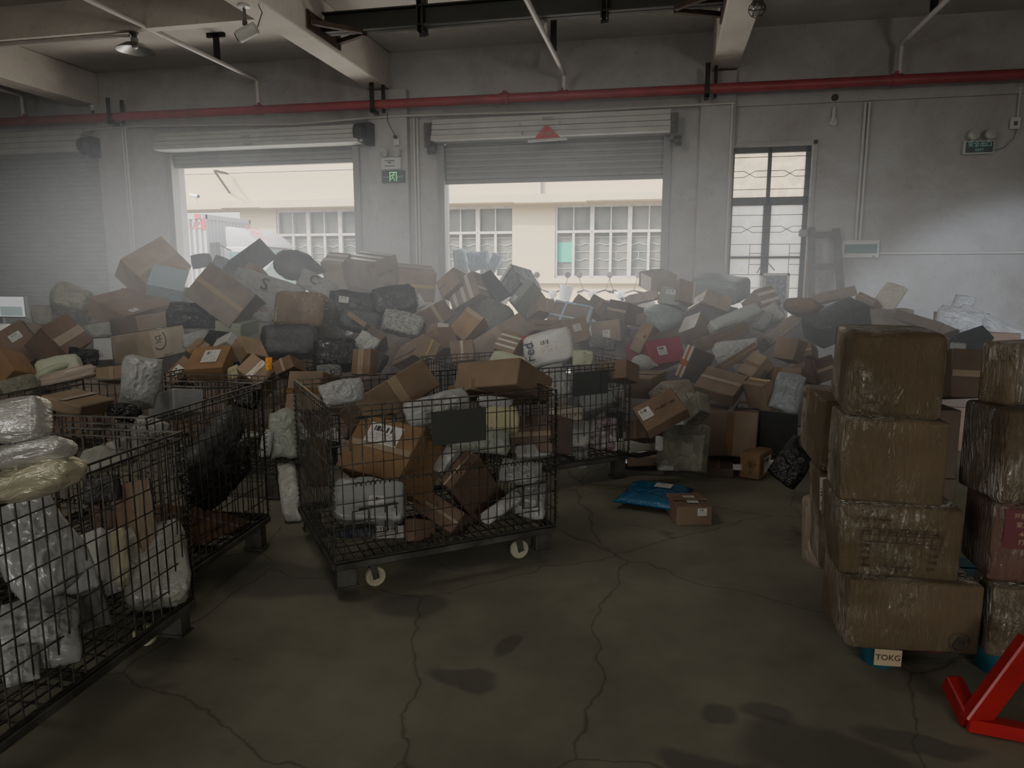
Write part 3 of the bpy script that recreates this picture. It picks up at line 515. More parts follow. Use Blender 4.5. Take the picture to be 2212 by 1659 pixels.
# steel I-beam between the concrete beams
pa=at(735,115,x=BX[1][1]); pb=at(660,40,x=BX[1][1]); pc=at(1562,40,x=BX[2][0]); ib=thing('steel_beam','dark green steel crane beam spanning between two concrete beams','beam'); yb=(pa.y+pb.y)/2; zc=4.45
zt=zc+.15; zbm=at(1000,52,y=yb).z; H=.2
m=MB(); m.b2((BX[1][1]+.02,yb-.08,zbm),(BX[2][0],yb+.08,zbm+.015)); m.b2((BX[1][1]+.02,yb-.08,zbm+H),(BX[2][0],yb+.08,zbm+H+.015)); m.b2((BX[1][1]+.02,yb-.008,zbm),(BX[2][0],yb+.008,zbm+H)); m.build('girder',DKSTEEL,ib)
for xx in (BX[1][1],BX[2][0]):
    s=1 if xx<0 else -1; MB().b2((min(xx,xx+s*.02),yb-.42,zbm-.06),(max(xx,xx+s*.02),yb+.42,zbm+.14)).build('fixing_plate',RUST,ib)
    for dy in (-.36,.36): MB().bar((xx+s*.02,yb+dy,zbm+.02),(xx+s*.5,yb+dy*.1,zbm-.01),.06,.05).build('brace',RUST,ib)
for px in (912,1306):
    xx=at(px,30,y=yb).x; m=MB()
    for dx in (-.03,.03): m.b2((xx+dx-.006,yb-.1,zbm-.07),(xx+dx+.006,yb+.1,CZ))
    m.b2((xx-.04,yb+.0,zbm-.1),(xx+.04,yb+.02,CZ)); m.build('hanger',DKSTEEL,ib)
# wooden ladder leaning on the wall by the window
ld=thing('wooden_ladder','grey wooden ladder leaning on the wall right of the barred window','ladder')
pts=[(at(1753,492,y=WY-.12),at(1752,650,y=WY-.5)),(at(1806,494,y=WY-.12),at(1818,650,y=WY-.5))]
rl=[]
for a,b in pts:
    d=(b-a); k=a.z/(a.z-b.z); q=a+d*k; rl.append((a,q)); MB().bar(a,q,.09,.05,(0,1,0)).build('rail',WOOD,ld,bevel=.006)
for py in (507,576,640,720,800):
    z=at(1780,py,y=WY-.2).z if py<650 else 1.3-(py-640)*.006
    ps=[a+(q-a)*((a.z-z)/(a.z-q.z)) for a,q in rl]; MB().bar(ps[0],ps[1],.05,.075,(0,1,0) if 0 else (0,0,1)).build('rung',WOOD,ld,bevel=.005)
a=at(1745,560,y=WY-.10); tag(MB().b2((a.x-.022,WY-.13,0),(a.x+.022,WY-.09,a.z)).build('wooden_plank',WOODT,bevel=.003),'narrow pale plank standing between the window and the ladder','plank')
# framed panel standing on the sill
c=at(1671,640,y=WY-.14); fp=thing('framed_panel','pale framed appliance panel with a mottled front, on the window sill','panel',(c.x,WY-.14,.952)); hgt=at(1671,590,y=WY-.14).z-.952
m=MB(); wv=.185
for lo,hi in (((-wv,-.05,0),(-wv+.035,.05,hgt)),((wv-.035,-.05,0),(wv,.05,hgt)),((-wv,-.05,hgt-.035),(wv,.05,hgt)),((-wv,-.05,0),(wv,.05,.04))): m.b2(lo,hi)
m.build('frame',WHT,fp); MB().b2((-wv+.03,-.03,.03),(wv-.03,.03,hgt-.03)).build('mottled_front',mat('mottled_grey',(.33,.34,.38),.6,c2=(.13,.13,.20),nscale=22,cr=(.4,.6)),fp); MB().b2((-wv+.045,-.04,.1),(-wv+.07,-.028,hgt-.06)).build('side_label',PVC,fp)
# ------------------------------------------------------------------ yard outside
FY=17.5; GZ=.22
m=MB(); m.add([(-40,WY+TH,0),(20,WY+TH,0),(20,WY+TH+1.0,GZ),(-40,WY+TH+1.0,GZ),(-40,FY+.3,GZ),(20,FY+.3,GZ)],[(0,1,2,3),(3,2,5,4)]); struct(m.build('ground',GROUND))
fb=thing('factory_building','cream rendered factory building with white framed windows across the yard','building')
wins=[(-13.85,-11.15),(-10.1,-7.4),(-6.4,-3.7),(-2.65,.05),(1.1,3.8)]; SZ,TZ=1.49,3.24; m=MB(); xs=-30
for a,b in wins: m.b2((xs,FY,GZ),(a,FY+.3,4.0)); m.b2((a,FY,GZ),(b,FY+.3,SZ)); m.b2((a,FY,TZ),(b,FY+.3,4.0)); xs=b
m.b2((xs,FY,GZ),(14,FY+.3,4.0)); m.b2((-30,FY+.08,4.0),(14,FY+.3,5.6)); m.build('wall',FACADE,fb)
m=MB(); random.seed(3)
x=-30
while x<14: 
    w=random.uniform(.8,2.2); m.b2((x,FY-.38,3.28+random.uniform(-.015,.015)),(x+w,FY+.1,3.46+random.uniform(-.012,.012))); x+=w
m.build('cornice',FACADE,fb); MB().b2((-30,FY-.10,SZ-.13),(14,FY+.05,SZ)).build('sill',FACADE,fb)
for a,b in wins[1:4]:
    f=MB(); wv=(b-a)/3; zt=2.60
    for i in range(4): xx=a+i*wv; f.b2((xx-(.03 if 0<i<3 else .0)-.02,FY+.03,SZ),(xx+.05,FY+.12,TZ))
    for z in (SZ+.02,zt,TZ-.03): f.b2((a,FY+.03,z-.03),(b,FY+.11,z+.03))
    for i in range(3):
        xx=a+i*wv+wv/2; f.b2((xx-.03,FY+.04,SZ),(xx+.03,FY+.11,zt)); f.b2((xx-.012,FY+.05,zt),(xx+.012,FY+.1,TZ))
    w=f.build('window',FRAMEW,fb); p=MB(); p.b2((a,FY+.15,SZ),(b,FY+.17,TZ)); p.build('pane',PANE,w)
    g=MB()
    for z in (1.72,1.93,2.12,2.3,2.47): 
        N=40; g.tube([(a+.05+(b-a-.1)*k/N,FY+.135,z+(.025*math.sin(k*1.3) if z in(1.93,2.3) else 0)) for k in range(N+1)],.009,4)
    for k in range(5): g.tube([(a+.4+k*(b-a)/5,FY+.135,1.93),(a+.4+k*(b-a)/5,FY+.135,2.12)],.009,4)
    g.build('grille',FRAMEW,w)
x=at(1166,410,y=FY-.06).x; MB().tube([(x,FY-.06,3.46),(x,FY-.06,5.5)],.04,8).build('downpipe',FRAMEW,fb)
q=at(1225,545,y=FY+.13); MB().b2((q.x-.3,FY+.125,q.z-.24),(q.x+.2,FY+.15,q.z+.24)).build('green_sheet',mat('green_sheet',(.02,.36,.25),.5),fb)
# overhead cable with a bracket, and a camera
z0=at(400,376,y=FY-.1); z1=at(780,366,y=FY-.1); cb=thing('overhead_cable','thin cable on a rusty bracket along the upper factory wall','cable')
MB().tube([(z0.x-6,FY-.1,z0.z),(z1.x+2,FY-.1,z1.z)],.014,5).build('cable',BLK,cb); q=at(478,372,y=FY-.3); MB().bar((q.x,FY-.005,q.z),(q.x,FY-.6,q.z),.05,.05).bar((q.x,FY-.6,q.z),(q.x+.03,FY-.02,q.z-.5),.04,.04).build('bracket',RUST,cb)
q=at(422,424,y=FY-.3); sv=thing('security_camera','white outdoor security camera on the factory wall above the truck','camera',q); MB().tube([(-.15,0,.04),(.15,-.09,-.015)],.05,10).build('body',WHT,sv,smooth=.7); MB().tube([(0,.3,-.2),(0,0,-.15),(0,0,0)],.025,6).build('arm',WHT,sv); MB().tube([(.15,-.09,-.015),(.16,-.094,-.016)],.04,10).build('lens',BLK,sv)
# delivery truck, parked along the wall, heading right
TY=14.3; c0=at(443,463,y=TY); X0=c0.x; zt=c0.z; tw=1.75
tk=thing('delivery_truck','white box delivery truck with red lettering parked outside the left doorway','truck')
zb=GZ+.75
m=MB(); m.b2((X0-4.2,TY+.03,zb),(X0-.03,TY+tw-.03,zt-.03))
for i in range(30): 
    x=X0-.15-i*.14; m.b2((x-.045,TY-.005,zb+.05),(x+.03,TY+.04,zt-.12)) if 0 else m.add([(x-.06,TY+.03,zb+.05),(x-.04,TY-.01,zb+.05),(x+.03,TY-.01,zb+.05),(x+.05,TY+.03,zb+.05),(x-.06,TY+.03,zt-.1),(x-.04,TY-.01,zt-.1),(x+.03,TY-.01,zt-.1),(x+.05,TY+.03,zt-.1)],[(0,1,5,4),(1,2,6,5),(2,3,7,6)])
for i in range(12):
    y=TY+.1+i*.135; m.add([(X0-.03,y,zb),(X0+.0,y+.02,zb),(X0+.0,y+.08,zb),(X0-.03,y+.1,zb),(X0-.03,y,zt-.1),(X0+.0,y+.02,zt-.1),(X0+.0,y+.08,zt-.1),(X0-.03,y+.1,zt-.1)],[(0,1,5,4),(1,2,6,5),(2,3,7,6)])
m.build('cargo_box',TRUCKW,tk)
m=MB()
for lo,hi in (((X0-4.2,TY-.02,zt-.1),(X0,TY+.05,zt)),((X0-.05,TY-.02,zt-.1),(X0+.015,TY+tw,zt)),((X0-.06,TY-.02,zb),(X0+.015,TY+.06,zt)),((X0-.05,TY+tw-.06,zb),(X0+.015,TY+tw,zt))): m.b2(lo,hi)
m.build('box_edging',TRUCKW,tk)
for (a,b),(sx,sz) in (((430,467),(.12,.05)),((441,484),(.05,.13))):
    q=at(a,b,y=TY-.03); MB().b2((q.x-sx,TY-.03,q.z-sz),(q.x+sx*.2,TY-.015,q.z+sz)).build('red_reflector',INKRED,tk)
q=at(421,487,y=TY-.03); lettering('ISUZU',.22,INKRED,frame((1,0,0),(0,-1,0),(q.x-.02,TY-.02,q.z)),tk,.62)
cx0=at(478,500,y=TY).x; xf=at(578,560,y=TY+.1).x; zr=at(500,532,y=TY).z; zd=at(487,490,y=TY+.2).z; L=xf-cx0
prof=[(0,GZ+.5),(0,zr),(L*.62,zr),(L*.78,zr-.06),(L*.98,zr-.85),(L*1.0,GZ+.5)]
M=Matrix.Translation((cx0,TY+tw-.02,0))@Matrix.Rotation(PI/2,4,'X'); MB().prism(prof,tw-.06,M).build('cab',TRUCKW,tk,bevel=.05,seg=2,smooth=.5)
M2=Matrix.Translation((cx0,TY+.035,0))@Matrix.Rotation(PI/2,4,'X'); MB().prism([(.14*L,zr-.72),(.16*L,zr-.12),(.60*L,zr-.12),(.80*L,zr-.72)],.012,M2).build('door_window',GLASST,tk)
wsn=MB(); wsn.add([(cx0+L*.79,TY+.1,zr-.08),(cx0+L*.79,TY+tw-.1,zr-.08),(cx0+L*.985,TY+tw-.1,zr-.83),(cx0+L*.985,TY+.1,zr-.83)],[(0,1,2,3)]); o=wsn.build('windscreen',GLASST,tk); o.location=(.012,0,.008)
dfp=[(0,zr),(0,zd)]+[(L*.85*(k/10),zd-(zd-zr)*(k/10)**2.2) for k in range(1,10)]+[(L*.85,zr)]
M3=Matrix.Translation((cx0+.0,TY+tw-.12,0))@Matrix.Rotation(PI/2,4,'X'); MB().prism(dfp,tw-.26,M3).build('roof_fairing',TRUCKW,tk,bevel=.03,seg=2,smooth=.6)
for s,px,py,h in (('顺丰速运',548,497,.2),('8888',565,512,.2)):
    q=at(px,py,y=TY+.14); lettering('ISUZU' if py<500 else '新昌五十铃',.16 if py<500 else .2,INKRED,frame((1,0,-.35),(0,-1,0),(q.x,TY+.135,q.z)),tk,.55)
q=at(463,548,y=TY-.12); MB().b2((q.x-.06,TY-.2,q.z-.2),(q.x+.12,TY-.05,q.z+.25)).bar((q.x+.1,TY-.1,q.z+.2),(cx0+.2,TY+.05,zr-.1),.03,.03).build('mirror',BLK,tk,bevel=.02)
for x in (cx0+L*.5,X0-3.0):
    for y in (TY+.12,TY+tw-.12): MB().lathe([(.001,-.1),(.25,-.11),(.36,-.08),(.36,.08),(.25,.11),(.001,.1)],22,Matrix.Translation((x,y,GZ+.36))@Matrix.Rotation(PI/2,4,'X')).build('wheel',TYRE,tk,smooth=.6)
MB().b2((X0-4.2,TY+.2,GZ+.5),(cx0+.1,TY+tw-.2,GZ+.75)).build('chassis',BLK,tk)
# scooters parked below the factory windows
def scooter(loc,rz,label,bodym,shieldm,lean=0):
    t=thing('scooter',label,'scooter',loc,rz,'scooters outside the right doorway')
    # local +y is away from the viewer (rear), front wheel at y=0
    for y in (0,1.2): MB().lathe([(.001,-.04),(.15,-.05),(.22,-.04),(.22,.04),(.15,.05),(.001,.04)],18,Matrix.Translation((0,y,.22))@Matrix.Rotation(PI/2,4,'Y')).build('wheel',TYRE,t,smooth=.6)
    MB().tube([(0,0,.25),(0,.1,.55),(0,.2,.98)],.035,8).b2((-.13,-.12,.42),(.13,.14,.46)).build('fork',STEEL,t)
    M=Matrix.Translation((0,.13,.45)); MB().prism([(-.2,-.02),(-.1,-.1),(.1,-.1),(.2,-.02),(.16,.06),(-.16,.06)],.42,M).build('front_shield',shieldm,t,bevel=.03,seg=2,smooth=.6)
    MB().lathe([(.001,-.02),(.07,0),(.085,.05),(.08,.12),(.001,.14)],14,Matrix.Translation((0,.02,.98))@Matrix.Rotation(-PI/2,4,'X')).build('headlamp',CHROME,t,smooth=.7)
    m=MB(); m.tube([(-.34,.3,1.02),(-.2,.22,1.06),(0,.18,1.0),(.2,.22,1.06),(.34,.3,1.02)],.016,8); m.build('handlebar',BLK,t,smooth=.7)
    for s in (-1,1):
        MB().tube([(s*.22,.22,1.05),(s*.27,.18,1.2),(s*.3,.2,1.3)],.008,6).lathe([(.001,-.012),(.055,-.01),(.06,.0),(.055,.012),(.001,.014)],16,Matrix.Translation((s*.3,.2,1.35))@Matrix.Rotation(PI/2,4,'X')).build('mirror',STEEL,t,smooth=.7)
        MB().tube([(s*.26,.26,1.04),(s*.36,.31,1.015)],.022,8).build('grip',BLK,t)
    MB().prism([(-.13,.55),(.13,.55),(.12,1.35),(-.12,1.35)],.1,Matrix.Translation((0,0,.72))).build('seat',BLK,t,bevel=.03,seg=2,smooth=.6); MB().prism([(-.12,.3),(.12,.3),(.15,1.35),(-.15,1.35)],.4,Matrix.Translation((0,0,.3))).build('body',bodym,t,bevel=.04,seg=2,smooth=.6)
    return t
SY=13.6
for px,py,rz,lb,bm,sm in ((1195,628,.25,'white scooter with a red stripe behind the grey green wrapped box, leftmost of three',TRUCKW,TRUCKW),(1278,628,-.15,'scooter with bare bent handlebars behind the two dark carton peaks',DKPL,STEEL),(1335,634,-.45,'dark grey scooter with a black covered headlamp by the high carton, rightmost of three',DKPL,mat('scooter_grey',(.05,.055,.065),.4))):
    q=at(px,py,y=SY); scooter((q.x,SY,GZ),rz,lb,bm,sm)
q=at(1222,632,y=SY-.3); t=thing('white_bucket','white plastic bucket hung beside the leftmost scooter','bucket',q); MB().lathe([(.001,-.14),(.10,-.14),(.135,.14),(.125,.14),(.095,-.125),(.001,-.125)],20,Matrix.Rotation(.15,4,'Y')).build('pail',SHUT,t,smooth=.6); MB().tube([(.13*math.cos(a),0,.13-.10*math.sin(a)) for a in [PI*k/10 for k in range(11)]],.006,6).build('handle',STEEL,t)
# ------------------------------------------------------------------ light
w=bpy.data.worlds.new('sky'); SC.world=w; w.use_nodes=True; nt=w.node_tree; bg=nt.nodes['Background']
sky=_n(nt,'ShaderNodeTexSky'); sky.sky_type='NISHITA'; sky.sun_disc=False; sky.sun_elevation=math.radians(46); sky.sun_rotation=math.radians(225); sky.dust_density=4; sky.air_density=1.2
hsn=_n(nt,'ShaderNodeHueSaturation'); hsn.inputs['Saturation'].default_value=.45; nt.links.new(sky.outputs[0],hsn.inputs['Color']); nt.links.new(hsn.outputs[0],bg.inputs[0]); bg.inputs[1].default_value=SKY_S
def lamp(name,kind,loc,energy,c,target=None,**k):
    d=bpy.data.lights.new(name,kind); d.energy=energy; d.color=c
    for a,v in k.items(): setattr(d,a,v)
    o=bpy.data.objects.new(name,d); COL.objects.link(o); o.location=loc
    if target is not None: o.rotation_euler=(Vector(target)-Vector(loc)).to_track_quat('-Z','Y').to_euler()
    return o
lamp('sun','SUN',(-10,0,12),SUN_S,(1,.93,.82),(-10+.55,.5,12-.68),angle=.03)
# sky light entering through the doorways and the window
for nme,x0,x1,z0,z1 in (('doorway_light_1',D1[0],D1[1],.1,3.3),('doorway_light_2',D2[0],D2[1],.1,2.95),('window_light',WN[0],WN[1],1,3.2)):
    o=lamp(nme,'AREA',((x0+x1)/2,WY+TH+.05,(z0+z1)/2),1,(1,1,1),((x0+x1)/2,0,(z0+z1)/2),shape='RECTANGLE',size=x1-x0,size_y=z1-z0); o.data.cycles.is_portal=True
for nme,x0,x1 in (('front_doorway_light_1',-8.5,-4.5),('front_doorway_light_2',.5,4.5)):
    o=lamp(nme,'AREA',((x0+x1)/2,YB-.35,1.7),1,(1,1,1),((x0+x1)/2,5,1.7),shape='RECTANGLE',size=x1-x0,size_y=3.4); o.data.cycles.is_portal=True
lamp('heap_fill_1','AREA',(-2.6,3.0,4.55),FILL,(1,.95,.86),(-2.6,8.2,.9),shape='DISK',size=2.0)  # unseen area lamp added to fill the front of the heap
lamp('film_glint_fill_1','AREA',(3.9,-6.6,2.2),STK,(1,.95,.86),(1.5,3,.9),shape='RECTANGLE',size=.8,size_y=1.0)  # unseen lamp added behind the camera for highlights on the wrapped stack
lamp('film_glint_fill_2','AREA',(-6.3,-6.6,2.2),STK*.32,(1,.97,.92),(-2.2,3,.7),shape='RECTANGLE',size=.8,size_y=1.0)  # weaker twin added for the parcels at left
lamp('yard_bounce_fill_1','AREA',(-6.1,11.6,.45),BOUNCE,(1,.93,.82),(-5.4,6.0,5.0),shape='RECTANGLE',size=2.8,size_y=.8)  # fills added behind the heap, standing in for light bounced off the yard
lamp('yard_bounce_fill_2','AREA',(-1.6,11.6,.30),BOUNCE,(1,.93,.82),(-1.4,6.0,5.0),shape='RECTANGLE',size=2.8,size_y=.8)
lamp('side_doorway_lamp','SPOT',(5.2,-5,3.0),SPOTS,(.78,.87,1.0),(4.7,10.3,-.35),spot_size=math.radians(23),spot_blend=.35,shadow_soft_size=.1)
# veiling glare of the bright doors, added as soft blobs of glowing haze
hz=bpy.data.materials.new('veil_glow'); hz.use_nodes=True; nt=hz.node_tree; nt.nodes.remove(nt.nodes['Principled BSDF']); L=nt.links.new
pv=_n(nt,'ShaderNodeVolumePrincipled'); pv.inputs['Color'].default_value=(.9,.9,.9,1); pv.inputs['Anisotropy'].default_value=.3; pv.inputs['Emission Color'].default_value=(.97,.99,1,1)
geo=_n(nt,'ShaderNodeNewGeometry'); tot=None
for cx,cy,cz,rx,ry,rz,k in HAZES:
    s_=_n(nt,'ShaderNodeVectorMath',operation='SUBTRACT'); s_.inputs[1].default_value=(cx,cy,cz); L(geo.outputs['Position'],s_.inputs[0])
    d_=_n(nt,'ShaderNodeVectorMath',operation='DIVIDE'); d_.inputs[1].default_value=(rx,ry,rz); L(s_.outputs[0],d_.inputs[0])
    l_=_n(nt,'ShaderNodeVectorMath',operation='LENGTH'); L(d_.outputs[0],l_.inputs[0])
    r_=_n(nt,'ShaderNodeMapRange',interpolation_type='SMOOTHSTEP'); r_.inputs['From Min'].default_value=0; r_.inputs['From Max'].default_value=1; r_.inputs['To Min'].default_value=k; r_.inputs['To Max'].default_value=0; L(l_.outputs['Value'],r_.inputs['Value'])
    if tot is None: tot=r_.outputs[0]
    else:
        a_=_n(nt,'ShaderNodeMath',operation='ADD'); L(tot,a_.inputs[0]); L(r_.outputs[0],a_.inputs[1]); tot=a_.outputs[0]
for inp,k in (('Density',HAZE_D),('Emission Strength',HAZE_E)):
    m_=_n(nt,'ShaderNodeMath',operation='MULTIPLY'); m_.inputs[1].default_value=k; L(tot,m_.inputs[0]); L(m_.outputs[0],pv.inputs[inp])
nt.links.new(pv.outputs[0],nt.nodes['Material Output'].inputs['Volume'])
o=MB().b2((-12.5,3.5,.03),(4.5,WY-.14,4.2)).build('glow_haze',hz); o['kind']='stuff'; o['label']='pale glowing veil added before the open doorways'; o['category']='haze'
SC.cycles.volume_step_rate=5; SC.cycles.use_adaptive_sampling=True; SC.cycles.adaptive_threshold=.05; SC.cycles.adaptive_min_samples=14
SC.view_settings.view_transform='AgX'; SC.view_settings.exposure=EXPO; SC.view_settings.gamma=GAM; SC.view_settings.look='None'
SC.cycles.max_bounces=6; SC.cycles.diffuse_bounces=3; SC.cycles.glossy_bounces=3; SC.cycles.transparent_max_bounces=12; SC.cycles.volume_bounces=1; SC.cycles.sample_clamp_indirect=4; SC.cycles.caustics_reflective=False; SC.cycles.caustics_refractive=False
